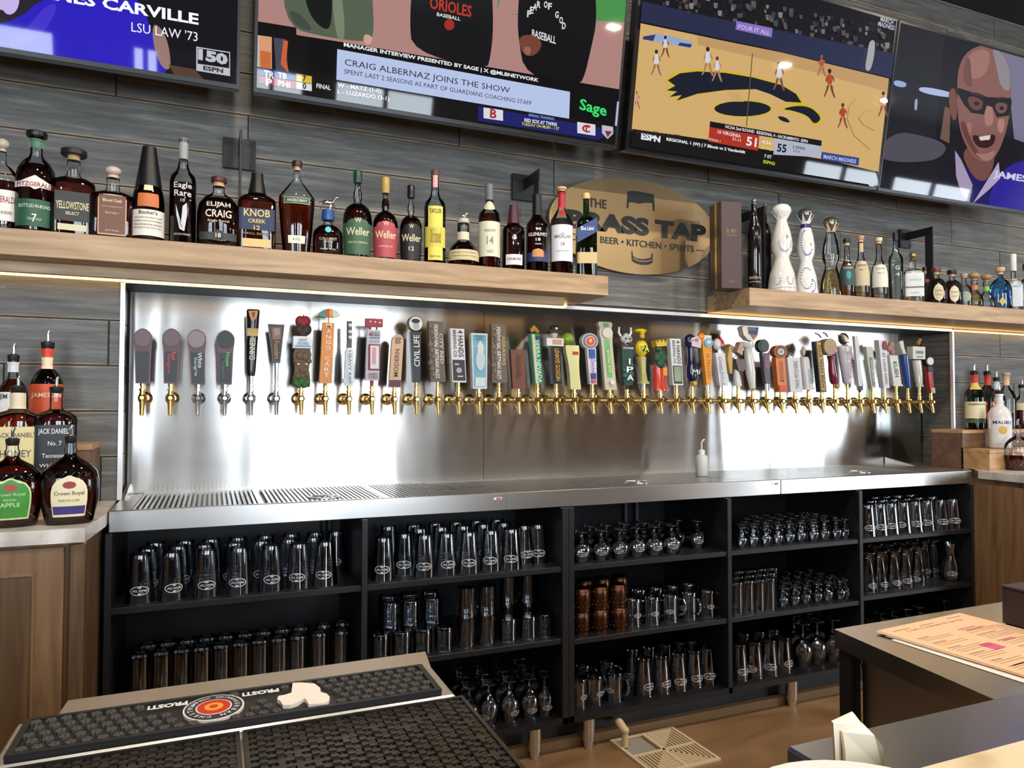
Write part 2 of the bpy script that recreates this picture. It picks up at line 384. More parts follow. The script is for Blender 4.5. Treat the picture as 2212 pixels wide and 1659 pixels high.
def dp(x, y): p = PZ(x, y, ZT); return (p.x, min(p.y, 2.9), .055)
t1 = tray(-.284, _s1, 'steel drip tray section under the first eighteen taps', [dp(702, 1073)], [PZ(560, 1078, ZT).x, PZ(822, 1068, ZT).x], endl=True)
t2 = tray(_s1, _s2, 'middle steel drip tray section holding the squeeze bottle', [dp(1378, 1041)], [PZ(1275, 1046, ZT).x])
t3 = tray(_s2, 3.553, 'steel drip tray section under the bright end of the tap row', [dp(1858, 1019)], [], endr=True)
part('end_corner', MB().prismz([(3.553, 2.5), (3.84, 2.79), (3.84, 2.995), (3.553, 2.995)], ZT-.062, ZT-.0005), M_STEEL, t3, (-_s2, -2.5, -ZT))
M_RED = paint('a8261c')
for px, py, tr, xx in ((1075, 1077, t1, -.284), (1675, 1045, t2, _s1)):
    p = PY(px, py, 2.5); part('badge', MB().box(-.016, .016, -.0015, 0, -.004, .004), M_WHITE, tr, (p.x-xx, -.0005, p.z-ZT))
    part('badge_mark', MB().box(-.006, .012, -.0022, -.0014, -.0025, .0025), M_RED, tr, (p.x-xx, -.0005, p.z-ZT))
# squeeze bottle on the tray
p = PZ(1516, 1028, ZT); t = thing('squeeze_bottle', (p.x, p.y, ZT), 'white plastic squeeze bottle with a bent nozzle on the drip tray', 'bottle')
part('bottle_body', MB().lathe([(.026, 0), (.028, .003), (.028, .085), (.025, .094), (.014, .098), (.014, .102)], 20), M_PLASTIC, t, smooth=True)
part('cap', MB().lathe([(.015, .100), (.015, .118), (.009, .121)], 20), M_WHITE, t, smooth=True)
part('nozzle', MB().tube([(0, 0, .12), (0, 0, .152), (.006, 0, .164), (.016, 0, .168)], .004), M_PLASTIC, t, smooth=True)
# a clip lying on the end of the tray
p = PZ(2025, 1005, ZT); t = thing('wire_clip', (p.x, p.y, ZT+.001), 'small dark wire clip lying on the tray end', 'clip')
part('clip_jaw', MB().ball((0, 0, .004), .018, .008, .004), M_BLACKM, t, smooth=True)
part('wire_loop', MB().tube([(.015, 0, .003), (.05, .012, .003), (.085, .006, .003), (.10, -.008, .003), (.07, -.014, .003), (.02, -.004, .003)], .0012, 6), M_STEEL, t, smooth=True)

# ------------------------------------------------------------------ glass cabinets under the tray
BAYS = {'A': (-.272, .477), 'B': (.497, 1.235), 'C': (1.286, 2.009), 'D': (2.03, 2.757), 'E': (2.778, 3.515)}
SH = {'A': (.715, .40), 'B': (.715, .445), 'C': (.715, .435), 'D': (.715, .435), 'E': (.715, .45)}
CB = .15; CYF, CYB = 2.478, 2.94
M_FRONT = mat('black_edge_band', (.008, .008, .0095), .42)
def cabinet(bays, x0, x1, label, legs):
    t = thing('glass_cabinet', (0, 0, 0), label, 'cabinet')
    part('back_panel', MB().box(x0, x1, CYB, CYB+.012, CB-.02, ZT-.066), M_BLACK, t)
    part('bottom_board', MB().box(x0, x1, CYF, CYB, CB-.025, CB), M_BLACK, t)
    edges = sorted({x0, x1}); ups = [(x0, BAYS[bays[0]][0])]
    for a, b in zip(bays, bays[1:]): ups.append((BAYS[a][1], BAYS[b][0]))
    ups.append((BAYS[bays[-1]][1], x1))
    for a, b in ups: part('upright', MB().bbox(a, b, CYF, CYB, CB-.025, ZT-.066, .001), M_FRONT, t)
    for k in bays:
        for z in SH[k]:
            part('shelf', MB().bbox(BAYS[k][0], BAYS[k][1], CYF+.006, CYB, z-.020, z, .001), M_FRONT if k != 'A' else M_BLACK, t)
    for px, py in legs:
        p = PZ(px, py, 0)
        p.x = min(max(p.x, x0+.05), x1-.08); l = part('leg', MB().lathe([(.017, 0), (.021, .012), (.021, .028), (.0255, .03), (.0265, CB-.025)], 16), M_STEEL, t, (p.x, max(p.y, 2.515), 0), smooth=True)
    return t
ca = cabinet('AB', -.29, 1.262, 'black open cabinet with pint glasses beside the oak crown-bottle cabinet', [(1155, 1637), (420, 1640)])
cc = cabinet('CDE', 1.263, 3.53, 'black open cabinet with copper mugs, snifters and carafe', [(1271, 1614), (1710, 1524), (2105, 1440)])
for px, tt in ((1352, cc), (1376, cc), (700, ca), (712, ca)):
    pp = PY(px, 1110, 2.915); part('drain_hose', MB().cyl((pp.x, 2.915, .74), (pp.x, 2.915, ZT-.07), .009), mat('grey_hose', (.06, .06, .065), .5), tt, smooth=True)

# ------------------------------------------------------------------ side counters (oak cabinets, quartz tops)
def oakcab(xa, xb, sidex, label, toplab, lab_end):
    t = thing('oak_cabinet', (0, 0, 0), label, 'cabinet'); yf = 2.225
    part('carcass', MB().box(xa, xb, yf, 2.54, .1, ZT-.038), M_CAB, t)
    part('toe_kick', MB().box(xa+.02, xb-.02, yf+.05, 2.54, 0, .1), M_BLACK, t)
    return t
t = oakcab(-1.9, -.325, -.325, 'oak cabinet with framed doors beside the pint glass bay', '', '')
def door(t, x0, x1, z0, z1, y):
    d = part('door', MB().bbox(x0, x1, y-.02, y-.001, z0, z1, .003), M_CABH, t)
    fw = .068
    part('door_panel', MB().bbox(x0+fw, x1-fw, y-.0215, y-.012, z0+fw, z1-fw, .004), M_CAB, d)
    part('inner_bead', MB().box(x0+fw-.006, x0+fw, y-.0235, y-.0195, z0+fw-.006, z1-fw+.006).box(x1-fw, x1-fw+.006, y-.0235, y-.0195, z0+fw-.006, z1-fw+.006)
         .box(x0+fw, x1-fw, y-.0235, y-.0195, z1-fw, z1-fw+.006).box(x0+fw, x1-fw, y-.0235, y-.0195, z0+fw-.006, z0+fw), M_CABH, d)
    return d
door(t, -.86, -.352, .12, .955, 2.225); door(t, -1.39, -.87, .12, .955, 2.225)
part('corner_post', MB().bbox(-.342, -.305, 2.21, 2.245, .1, ZT-.04, .005), M_CAB, t)
part('side_panel', MB().box(-.325, -.305, 2.245, 2.54, .02, ZT-.04), M_CAB, t)
o = part('countertop', MB().prismz([(-1.95, 2.195), (-.303, 2.195), (-.286, 2.45), (-.296, 2.79), (-1.95, 2.79)], ZT-.037, ZT), M_QUARTZ); tag(o, 'white quartz countertop under the crown whiskey bottles', 'countertop')
t = oakcab(3.565, 5.2, 3.565, 'oak cabinet next to the long-necked glass bay', '', '')
part('corner_post', MB().bbox(3.545, 3.585, 2.21, 2.245, .1, ZT-.04, .005), M_CAB, t)
part('side_panel', MB().box(3.545, 3.565, 2.245, 2.54, .02, ZT-.064), M_CABH, t)
door(t, 3.60, 4.1, .12, .955, 2.225)
o = part('countertop', MB().prismz([(5.2, 2.195), (3.535, 2.195), (3.556, 2.47), (3.85, 2.765), (3.86, 2.79), (5.2, 2.79)], ZT-.037, ZT), M_QUARTZ); tag(o, 'white quartz countertop under the white rum pour bottles', 'countertop')

# ------------------------------------------------------------------ beer taps
FX = [307, 367, 426, 484, 541, 598, 651, 702, 751, 801, 851, 899, 947, 991, 1036, 1080, 1122, 1163, 1205, 1245, 1283, 1321, 1358, 1393, 1429, 1464,
      1498, 1531, 1565, 1597, 1628, 1660, 1690, 1720, 1749, 1777, 1805, 1833, 1860, 1886, 1912, 1938, 1963, 1987, 2010]
FYY = 2.875; ZF = 1.352
def fx(i):       # even spacing along the splash, fitted to the spouts
    return -.228+3.985*i/44
_fa = {}
def faucet(t, mt, key):
    if key not in _fa:
        b = MB().lathe([(.011, -.012), (.0135, -.006), (.0145, .0), (.0135, .006), (.011, .012)], 14)
        bodyv = MB().ball((0, 0, 0), .0150, .0165, .0140, 14, 8)
        bodyv.cyl((0, .105, 0), (0, 0, 0), .0085, .0095, 12)                     # shank run
        bodyv.cyl((0, .088, 0), (0, .060, 0), .0125, .0125, 8)                   # coupling nut
        bodyv.cyl((0, 0, .008), (0, 0, .026), .010, .0085, 12).cyl((0, 0, .026), (0, 0, .032), .0115, .0115, 12)
        fl = MB().lathe([(.025, 0), (.024, .004), (.016, .008), (.012, .009)], 20)
        fl2 = MB(); fl2.v = [(x, .122-z, y) for x, y, z in fl.v]; fl2.f = [f[::-1] for f in fl.f]
        sp = MB().cyl((0, -.004, -.008), (0, -.014, -.062), .0098, .0068, 12).cyl((0, .040, -.003), (0, -.012, -.050), .0062, .0050, 8)
        co = MB().cyl((0, 0, .032), (0, 0, .045), .0072, .0072, 10).cyl((0, 0, .043), (0, 0, .050), .0095, .0095, 10)
        cap = MB(); cap.cyl((0, -.013, 0), (0, -.0215, 0), .0105, .0075, 6)
        _fa[key] = [(n, x.mesh(n, mt, True)) for n, x in (('faucet_body', bodyv), ('wall_flange', fl2), ('spout', sp), ('lever_collar', co), ('front_nut', cap))]
    for n, me in _fa[key]: link(n, me, t)
def oval(cx, cz, rx, rz, n=20): return [(cx+rx*math.cos(2*math.pi*i/n), cz+rz*math.sin(2*math.pi*i/n)) for i in range(n)]
HY = 2.862       # front plane of the handles
def handle(i, label, b, t_, wb, wt, col, kind='slab', depth=.022, out=None, parts=(), text=(), fer='gold', chrome=False, rough=.4):
    """b, t_: photo points of the handle's foot and head centre on its front plane"""
    x = fx(i); t = thing('beer_tap', (x, FYY, ZF), label, 'beer tap', 'beer taps along the steel splash')
    fm = M_CHROME if chrome else M_BRASS
    faucet(t, fm, 'c' if chrome else 'g')
    Pb = PY(*b, HY); Pt = PY(*t_, HY); s = mpp(b[0], HY); org = Vector((x, FYY, ZF))
    # keep the foot over its faucet; the head leans as the photo shows
    lean = max(-.03, min(.03, Pt.x-Pb.x)) if abs(Pt.x-Pb.x) < .06 else 0
    fo = Vector((0, 0, Pb.z-ZF)); he = Vector((lean, 0, Pt.z-ZF)); L = he.z-fo.z
    cs = math.cos(math.atan2(b[0]-1106, F)+YAW)
    # true widths: the face is seen at a slant towards the far end of the row
    sl = (PY(b[0]+10, b[1], HY).x-PY(b[0], b[1], HY).x)/10
    hb, ht = wb*sl/2, wt*sl/2
    def q(h): return fo.x+(he.x-fo.x)*h, fo.z+L*h, hb+(ht-hb)*h
    yf = -depth/2
    if out is None: out = [(0, 1), (1, 1)]
    if kind == 'round':
        mb = MB(); k = []
        for h, f in out:
            cx, cz, hw = q(h); k.append((cx, cz, hw*f))
        n = 16; vs = []
        for cx, cz, r in k:
            for j in range(n):
                a = 2*math.pi*j/n; vs.append((cx+r*math.cos(a), max(r, .002)*math.sin(a)*min(1., .016/max(r, .002)+.25), cz))
        mb.add(vs, [(j*n+u, j*n+(u+1) % n, (j+1)*n+(u+1) % n, (j+1)*n+u) for j in range(len(k)-1) for u in range(n)]+[tuple(range(n-1, -1, -1)), tuple((len(k)-1)*n+u for u in range(n))])
        yf = -max(r for _, _, r in k)*min(1., .016/max(r for _, _, r in k)+.25)
        hnd = part('tap_handle', mb, paint(col, rough, coat=.5), t, smooth=True)
    else:
        pl = [(q(h)[0]-q(h)[2]*f, q(h)[1]) for h, f in out]; pr = [(q(h)[0]+q(h)[2]*f, q(h)[1]) for h, f in out]
        hnd = part('tap_handle', MB().prism(pl+pr[::-1], -depth/2, depth/2), paint(col, rough), t)
    part('ferrule', MB().cyl((0, 0, .046), (0, 0, fo.z+.004), .0065, .0085, 10), {'gold': M_BRASS, 'chrome': M_CHROME, 'black': M_BLACKM, 'red': paint('b03028')}[fer], t, smooth=True)
    def sp(px, py):
        p = PY(px, py, HY); return (p.x-Pb.x+fo.x, p.z-ZF)
    lay = [0]
    for e in parts:
        k = e[0]; lay[0] += 1; dy = yf-.0012*lay[0]
        nm = e[-1]
        if k == 'disc':
            _, px, py, rx, ry, c = e[:6]; cx, cz = sp(px, py); part(nm, MB().prism(oval(cx, cz, rx*sl, ry*s), dy-.004, dy+.004 if e[6] == 1 else .012), paint(c), hnd)
        elif k == 'ball':
            _, px, py, rx, ry, c = e[:6]; cx, cz = sp(px, py); part(nm, MB().ball((cx, yf-.009 if rx < 5 else -.002, cz), rx*s*1.05, min(rx*s, .024), ry*s), paint(c, .3, coat=.4), hnd, smooth=True)
        elif k == 'rect':
            _, px, py, ww, hh, c = e[:6]; cx, cz = sp(px, py); part(nm, MB().bbox(cx-ww*sl/2, cx+ww*sl/2, dy, yf+.002 if e[6] == 1 else depth/2+.002, cz-hh*s/2, cz+hh*s/2, .0008), paint(c), hnd)
        elif k == 'poly':
            _, pts, c = e[:3]; part(nm, MB().prism([sp(*p) for p in pts], dy, yf+.002 if e[3] == 1 else depth/2), paint(c), hnd)
        elif k == 'band':      # follows the handle between heights h0, h1 with relative width f
            _, h0, h1, f, c = e[:5]; a, bb = q(h0), q(h1)
            part(nm, MB().prism([(a[0]-a[2]*f, a[1]), (a[0]+a[2]*f, a[1]), (bb[0]+bb[2]*f, bb[1]), (bb[0]-bb[2]*f, bb[1])], dy, yf+.002), paint(c), hnd)
        elif k == 'tube':
            _, pts, r, c = e[:4]; part(nm, MB().tube([(sp(*p)[0], -.004, sp(*p)[1]) for p in pts], r*s), paint(c), hnd, smooth=True)
        elif k == 'lump':      # rough turned mass: list of (px,py,r)
            _, pts, c = e[:3]; mb = MB()
            for px, py, r in pts: mb.ball((sp(px, py)[0], yf*.8, sp(px, py)[1]), r*s, min(r*s, .014), r*s*1.1, 9, 6)
            part(nm, mb, paint(c, .6), hnd, smooth=True)
    lay[0] += 1; tb = {}
    for tx in text:            # (string, h centre, length m-fraction, height fraction of width, colour, mode[, dx])
        st, h, ln, ww, c, mode = tx[:6]; dx = tx[6] if len(tx) > 6 else 0
        cx, cz, hw = q(h); cx += dx*hw; mb = tb.setdefault(c, MB()); yy = yf-.0012*lay[0]-.001
        kx = (he.x-fo.x)/L
        if mode == 'down': textmb(mb, st, lambda u, v: (cx+v-kx*u, yy, cz-u), w=ln*L, h=ww*hw*2, bold=.012)
        elif mode == 'up': textmb(mb, st, lambda u, v: (cx-v+kx*u, yy, cz+u), w=ln*L, h=ww*hw*2, bold=.012)
        elif mode == 'stack':
            n = len(st); 
            for j, ch in enumerate(st):
                if ch == ' ': continue
                zz = cz+ln*L*(.5-(j+.5)/n); textmb(mb, ch, lambda u, v: (cx+kx*(zz-cz)+u, yy, zz+v), w=ww*hw*(.45 if ch == 'I' else 2), h=ln*L/n*.72, bold=.012)
        else: textmb(mb, st, lambda u, v: (cx+u, yy, cz+v), w=ww*hw*2, h=ln*L if ln else None, bold=.012)
    for c, mb in tb.items(): part('lettering', mb, paint(c), hnd)
    return t
PAD = [(0, .80), (.02, .82), (.66, .98), (.70, .80)]
def paddle(i, label, b, tc, txt, colt, disc, chrome):
    r = 21.5
    top = (tc[0], tc[1]-r)
    handle(i, label, b, top, 33, 42, '5b3338', out=[(0, .9), (.60, .9), (.70, .95), (.78, 1.0), (.87, .97), (.94, .72), (.985, .35), (1, .1)], depth=.026, chrome=chrome, fer='chrome' if chrome else 'gold',
           parts=[('disc', tc[0], tc[1], 18.5, 18.5, disc, 1, 'round_face')]+[('band', .03, .58, .72, '232a2c', 'chalkboard')], text=txt)
paddle(0, 'burgundy paddle tap handle with blank chalkboard, first tap by the oak cabinet', (308.7, 828), (310, 731), [], '', '6d5a5c', False)
paddle(1, 'burgundy paddle tap handle chalked Red Sangria in red', (367.4, 828), (369.8, 731), [('Red', .50, .14, .24, 'd8474c', 'down', .3), ('Sangria', .36, .36, .26, 'c23a40', 'down', -.25)], '', '6a5457', False)
paddle(2, 'burgundy paddle tap handle chalked White Sangria, chrome faucet', (427.3, 830.5), (423.7, 733), [('White', .44, .28, .26, 'dfe3e2', 'down', .3), ('Sangria', .32, .34, .24, 'c2c8c8', 'down', -.25)], '', '8c8083', True)
paddle(3, 'burgundy paddle tap handle chalked Tap Margarita in green, chrome faucet', (484.8, 830.5), (486, 734.6), [('Tap\nMargarita', .83, .17, .72, '7fe08e', 'flat'), ('House', .46, .25, .22, '59d868', 'down', .3), ('Margarita', .3, .40, .22, '4b6a50', 'down', -.25)], '', '1b2320', True)
handle(4, 'tall black stout tap handle with gold harp crest, chrome faucet', (540.4, 812), (545.2, 668), 18, 30, '0c0c0d', 'round', out=[(0, .9), (.1, 1.05), (.45, 1.0), (.66, 1.0), (.72, 1.0), (.9, 1.0), (.985, .98), (1, .85)], fer='chrome', chrome=True, rough=.25,
       parts=[('rect', 543.5, 718, 24, 17, 'c2a24e', 1, 'gold_band'), ('poly', [(534, 672), (555, 672), (552, 686), (545, 694), (541, 694), (537, 684)], 'c98a4a', 1, 'harp_crest'), ('poly', [(540, 675), (549, 675), (545, 689)], '6a3f1c', 1, 'harp_strings')],
       text=[('GUINNESS', .40, .33, .55, 'ece4cf', 'up')])
handle(5, 'brown wedge tap handle with gold script on a chrome stout faucet', (595, 784), (593.8, 700), 15, 36, '3f2a22', out=[(0, 1), (1, 1)], fer='chrome', chrome=True,
       parts=[('band', .06, .94, .78, '2b1b16', 'dark_face'), ('poly', [(583, 707), (605, 707), (603, 733), (586, 733)], '8e5a52', 1, 'picture_patch'), ('poly', [(588, 710), (600, 709), (602, 722), (590, 725)], '9c8d80', 1, 'picture_figure')],
       text=[('Founders', .33, .46, .5, 'b98c3e', 'down')])
handle(6, 'carved tree-trunk tap handle topped by a red apple with a white sign', (652, 836), (655, 728), 35, 36, '6e5a47', out=[(0, 1), (.06, 1.05), (.2, 1.0), (.35, .85), (.5, .95), (.65, 1.1), (.8, .85), (.92, 1.05), (1, .6)], depth=.034, rough=.7,
       parts=[('lump', [(640, 826, 8), (652, 824, 9), (663, 826, 8), (645, 831, 7), (658, 831, 7), (666, 820, 5)], '3d6a34', 'grass_base'), ('lump', [(648, 768, 9), (660, 771, 9), (652, 800, 6), (644, 812, 7), (663, 808, 7), (654, 812, 6), (640, 780, 6), (668, 780, 6)], '75614c', 'bark_face'),
              ('ball', 644.5, 787, 3.5, 2.2, 'f2ead8', 'eye'), ('ball', 662, 787, 3.5, 2.2, 'f2ead8', 'eye'), ('ball', 653, 806, 6, 3.5, '1c1512', 'mouth'),
              ('lump', [(648, 712, 12), (662, 712, 12), (655, 720, 11), (652, 703, 10)], '3a2a25', 'twisted_branch'), ('lump', [(649, 694, 11), (661, 694, 11), (655, 697, 13)], '8c1f28', 'apple'), ('tube', [(657, 687), (657, 679)], 1.3, '2a1c14', 'stalk'),
              ('rect', 654, 740, 41, 26, 'e9eef0', 0, 'sign_board'), ('rect', 654, 748.5, 34, 4, '7aa6c4', 1, 'sign_stripe')],
       text=[('ANGRY\nORCHARD', .90, .13, .72, '6d8fa8', 'flat')])
handle(7, 'orange bar-shaped tap handle with stacked letters under a tiny striped umbrella', (706.4, 828), (713, 697), 27, 25, 'e08a1a', depth=.026,
       parts=[('tube', [(713, 698), (713.6, 676)], 2, 'e9b98a', 'pole'), ('poly', [(690, 682), (694, 674), (703, 669), (713.6, 667), (713.6, 684), (704, 686)], '3f8f7a', 0, 'umbrella_panel'), ('poly', [(705, 668.5), (713.6, 667), (713.6, 684), (707, 685)], 'c8452c', 1, 'umbrella_panel'),
              ('poly', [(713.6, 667), (724, 669), (733, 674), (738, 682), (724, 686), (713.6, 684)], 'cfe0d2', 0, 'umbrella_panel'), ('poly', [(713.6, 667), (720, 668.5), (722, 685), (713.6, 684)], 'dd9a2d', 1, 'umbrella_panel')],
       text=[('MANGO CART', .54, .90, .42, 'fff0d8', 'stack')])
handle(8, 'white and grey guitar-neck tap handle with three white pegs', (752, 833), (753, 750), 21, 19, 'dfe4ea', out=[(0, .8), (.05, .8), (.08, 1.15), (.18, 1.15), (.2, .95), (.9, .9), (.97, .6), (1, .5)],
       parts=[('rect', 753, 722, 10, 58, '4b4d50', 0, 'headstock'), ('ball', 753, 703, 4.5, 4.5, 'f4f4f2', 'tuning_peg'), ('ball', 753, 717, 4.5, 4.5, 'f4f4f2', 'tuning_peg'), ('ball', 753, 729, 4.5, 4.5, 'f4f4f2', 'tuning_peg'), ('band', .05, .96, .42, 'f4f4f2', 'white_neck')],
       text=[('HEAVY RIFF', .48, .86, .32, '5c6a7a', 'down')])
handle(9, 'pink and white slab tap handle with red brick top lettered Hard Cider', (807, 822), (811, 712), 29, 29, 'cfc9cf', fer='red', out=[(0, 1), (.93, 1), (1, .9)],
       parts=[('rect', 811.5, 697, 37, 18, 'a3202b', 0, 'brick_top'), ('disc', 802.5, 695, 2.2, 2.2, 'e8c9c4', 1, 'brick_hole'), ('disc', 812.5, 696, 2.2, 2.2, 'e8c9c4', 1, 'brick_hole'), ('disc', 822, 697.5, 2.2, 2.2, 'e8c9c4', 1, 'brick_hole'),
              ('tube', [(803, 707), (803, 714)], 2.4, 'a3202b', 'peg'), ('tube', [(817, 707), (817, 714)], 2.4, 'a3202b', 'peg'),
              ('rect', 804, 722.5, 7, 6, 'c23b44', 1, 'red_patch'), ('rect', 816, 721, 11, 1.5, '7b93ae', 1, 'wave_line'), ('rect', 816, 725, 11, 1.5, '7b93ae', 1, 'wave_line'), ('rect', 811, 730, 22, 1.5, '7b93ae', 1, 'wave_line'),
              ('rect', 810.5, 772, 24, 56, '8d2340', 1, 'red_frame'), ('rect', 810.5, 772, 19, 50, 'e9e1e0', 1, 'frame_face'), ('rect', 809, 769, 8, 36, 'd99aa0', 1, 'pale_figure')],
       text=[('HARD\nCIDER', .09, .12, .78, '8d2f47', 'flat'), ('BRICK', .93, .06, .7, '8a9db3', 'flat'), ('RIVER', .76, .05, .7, '8a9db3', 'flat')])
handle(10, 'pale wooden round-topped tap handle with maroon foot', (855, 837), (862.6, 722), 25, 25, 'd8ae84', out=[(0, 1), (.88, 1), (.94, .86), (.98, .55), (1, .25)],
       parts=[('band', .01, .14, .96, '5a2436', 'maroon_foot')], text=[('MODERN', .46, .52, .38, '6a3a26', 'up'), ('00', .88, .12, .5, '6a3a26', 'up')])
handle(11, 'black tap handle topped by a white disc of a man in a bowler hat', (898.4, 826), (896, 716), 16, 23, '08080a', fer='gold',
       parts=[('disc', 895, 699, 16, 16.5, '16161a', 0, 'disc_rim'), ('disc', 895.5, 699, 14.5, 15, 'e9e9e6', 1, 'disc_face'), ('disc', 896, 704, 7, 8, 'b9b9b6', 1, 'face_print'), ('disc', 895, 693.5, 9, 5, '0b0b0d', 1, 'bowler_hat'), ('rect', 895, 697, 20, 3, '0b0b0d', 1, 'hat_brim')],
       text=[('CIVIL LIFE', .62, .62, .62, 'eeeeee', 'up')])
def perennial(i, label, b, t_, strip, txt, tc):
    handle(i, label, b, t_, 33, 33, '77695c', rough=.7, out=[(0, .98), (.1, 1), (.3, .94), (.5, 1), (.75, .95), (.95, 1), (1, .92)],
           parts=[('lump', [(t_[0]-11+k % 3*3, t_[1]+12+k*13, 6) for k in range(9)], '85776a', 'crinkled_foil'), ('band', .12, .95, .30, strip, 'colour_strip')], text=[('PERENNIAL ARTISAN ALES', .5, .88, .26, 'e9e6df', 'down', -.1), (txt, .55, .5, .22, tc, 'down', .55)])
perennial(12, 'crinkled foil tap handle with pinkish City Red lettering', (946, 825), (940.7, 693.6), '77695c', 'CITY RED', 'f2d6d2')
perennial(15, 'crinkled foil tap handle with gold lettering down its edge', (1078.5, 827), (1076, 699), '77695c', 'ABRAXAS', 'd8b25a')
handle(13, 'white slab tap handle with bold black lettering above a dark picture', (991, 826), (985.7, 710), 30, 30, 'e8e6e6', depth=.03,
       parts=[('band', .03, .42, .88, '33292e', 'dark_picture'), ('disc', 989, 800, 6, 6, 'b9b0b4', 1, 'hand_print'), ('rect', 985, 787, 10, 3, 'd8d4d6', 1, 'hand_print'), ('rect', 992, 813, 12, 3, 'd8d4d6', 1, 'hand_print')],
       text=[('4 HANDS', .72, .50, .36, '2a2528', 'down', .38), ('BREWING CO', .72, .50, .22, '2a2528', 'down', -.48)])
handle(14, 'white-framed slab tap handle with a pale blue bearded face picture', (1036, 839.7), (1034.7, 720), 30, 35, 'e4e8ea', depth=.03,
       parts=[('band', .03, .97, .84, '7fb4c4', 'blue_picture'), ('disc', 1036, 778, 10, 22, 'cfd8da', 1, 'beard_print'), ('disc', 1036, 756, 7, 8, 'e2dcd4', 1, 'face_print'), ('poly', [(1028, 751), (1036, 735), (1044, 751)], 'd9e2e4', 1, 'cap_print'), ('band', .04, .2, .7, 'dfe6e8', 'white_print')],
       text=[('HARRY\nAND', .92, .09, .6, '4d7f92', 'flat')])
handle(16, 'short plain reddish-brown wooden tap handle between foil and green handles', (1119.8, 840), (1116.5, 755), 27, 31, '7a4a33', rough=.6, parts=[('band', .3, .8, .2, '6b3f2b', 'carved_mark')], text=[('ROCKWELL', .55, .6, .34, '54301f', 'down')])
handle(17, 'cream and green tap handle with a gold hop top', (1162.5, 829), (1154.4, 720.7), 16, 20, '1d8a52', depth=.028,
       parts=[('lump', [(1148, 713, 5), (1156, 712, 5), (1152, 708, 5), (1160, 716, 4)], 'b78a34', 'gold_hops'), ('poly', [(1147, 722), (1153, 722), (1161, 829), (1156, 829)], 'd9d2ae', 1, 'cream_edge'), ('rect', 1161, 731, 9, 10, '2f3d5c', 1, 'navy_patch')],
       text=[('SIERRA NEVADA', .45, .86, .5, 'dff5e6', 'down', .2)])
handle(18, 'black tap handle with a police-hatted figure above a white box', (1202.3, 829), (1197.8, 747), 18, 21, '17140f', depth=.03,
       parts=[('rect', 1197, 739, 37, 17, 'e3e0dc', 0, 'white_box'), ('rect', 1201, 739, 20, 11, 'cc9a84', 1, 'box_print'), ('ball', 1197, 722, 8, 9, 'd9c9b8', 'face'), ('disc', 1197, 716, 15, 3.5, '0c0c0c', 0, 'hat_brim'), ('lump', [(1192, 710, 7), (1201, 710, 7)], '0e0e0e', 'hat_crown'), ('ball', 1197.5, 710, 3, 3, 'f0f0f0', 'hat_badge')],
       text=[('LENNYE GOGGIN', .5, .84, .5, 'd9a23c', 'down')])
handle(19, 'cream curved tap handle balancing a green apple with a smiling mouth', (1243, 841), (1235, 746), 22, 30, 'ddd695', out=[(0, 1), (.05, 1), (.3, .85), (.6, .85), (.85, 1), (1, .95)], depth=.03,
       parts=[('ball', 1227.6, 731.5, 14.5, 13.5, '7f9c25', 'green_apple'), ('ball', 1231, 739, 2, 1.2, '3d4a10', 'mouth'), ('rect', 1242, 763, 12, 7, 'b93a22', 1, 'red_tag')])
handle(20, 'round-headed tap handle with red and steel brewery seal on blue stem', (1280, 830), (1275.5, 752), 15, 20, 'd9d6dc',
       parts=[('disc', 1271.5, 737, 17.5, 17.5, 'c2c5c9', 0, 'seal_rim'), ('disc', 1271.5, 737, 15.5, 15.5, '6f757c', 1, 'seal_ring'), ('disc', 1271.5, 737, 10.5, 10.5, 'd9d3cc', 1, 'seal_inner'), ('disc', 1271.5, 737, 9, 9, 'd0472a', 1, 'seal_centre'), ('disc', 1271.5, 736, 3.5, 5, 'e7b04a', 1, 'seal_emblem'), ('band', .72, .97, .66, '3a4f9a', 'blue_patch'), ('band', .14, .30, .62, '3a3f80', 'blue_patch'), ('band', .03, .12, .6, 'c8546c', 'pink_patch')],
       text=[('Zwickel', .50, .40, .5, '7a5fa8', 'down')])
handle(21, 'beige scalloped tap handle with a green centre band', (1317, 842), (1303.5, 695), 25, 29, 'c3bba3', out=[(0, 1), (.6, .86), (.74, .88), (.80, 1.0), (.87, .98), (.90, .86), (.97, 1.08), (1, .9)],
       parts=[('band', .18, .74, .42, '6fae78', 'green_band'), ('rect', 1306, 702, 11, 9, '6c9a64', 1, 'green_square'), ('disc', 1308, 719, 11, 11, 'cfc8b2', 1, 'round_boss'), ('rect', 1308, 719, 10, 3, '6a6052', 1, 'boss_print'), ('disc', 1318, 826, 5, 5, 'ddd7c4', 1, 'small_boss')],
       text=[('JOE PRIOR', .42, .34, .32, 'd7e46a', 'up')])
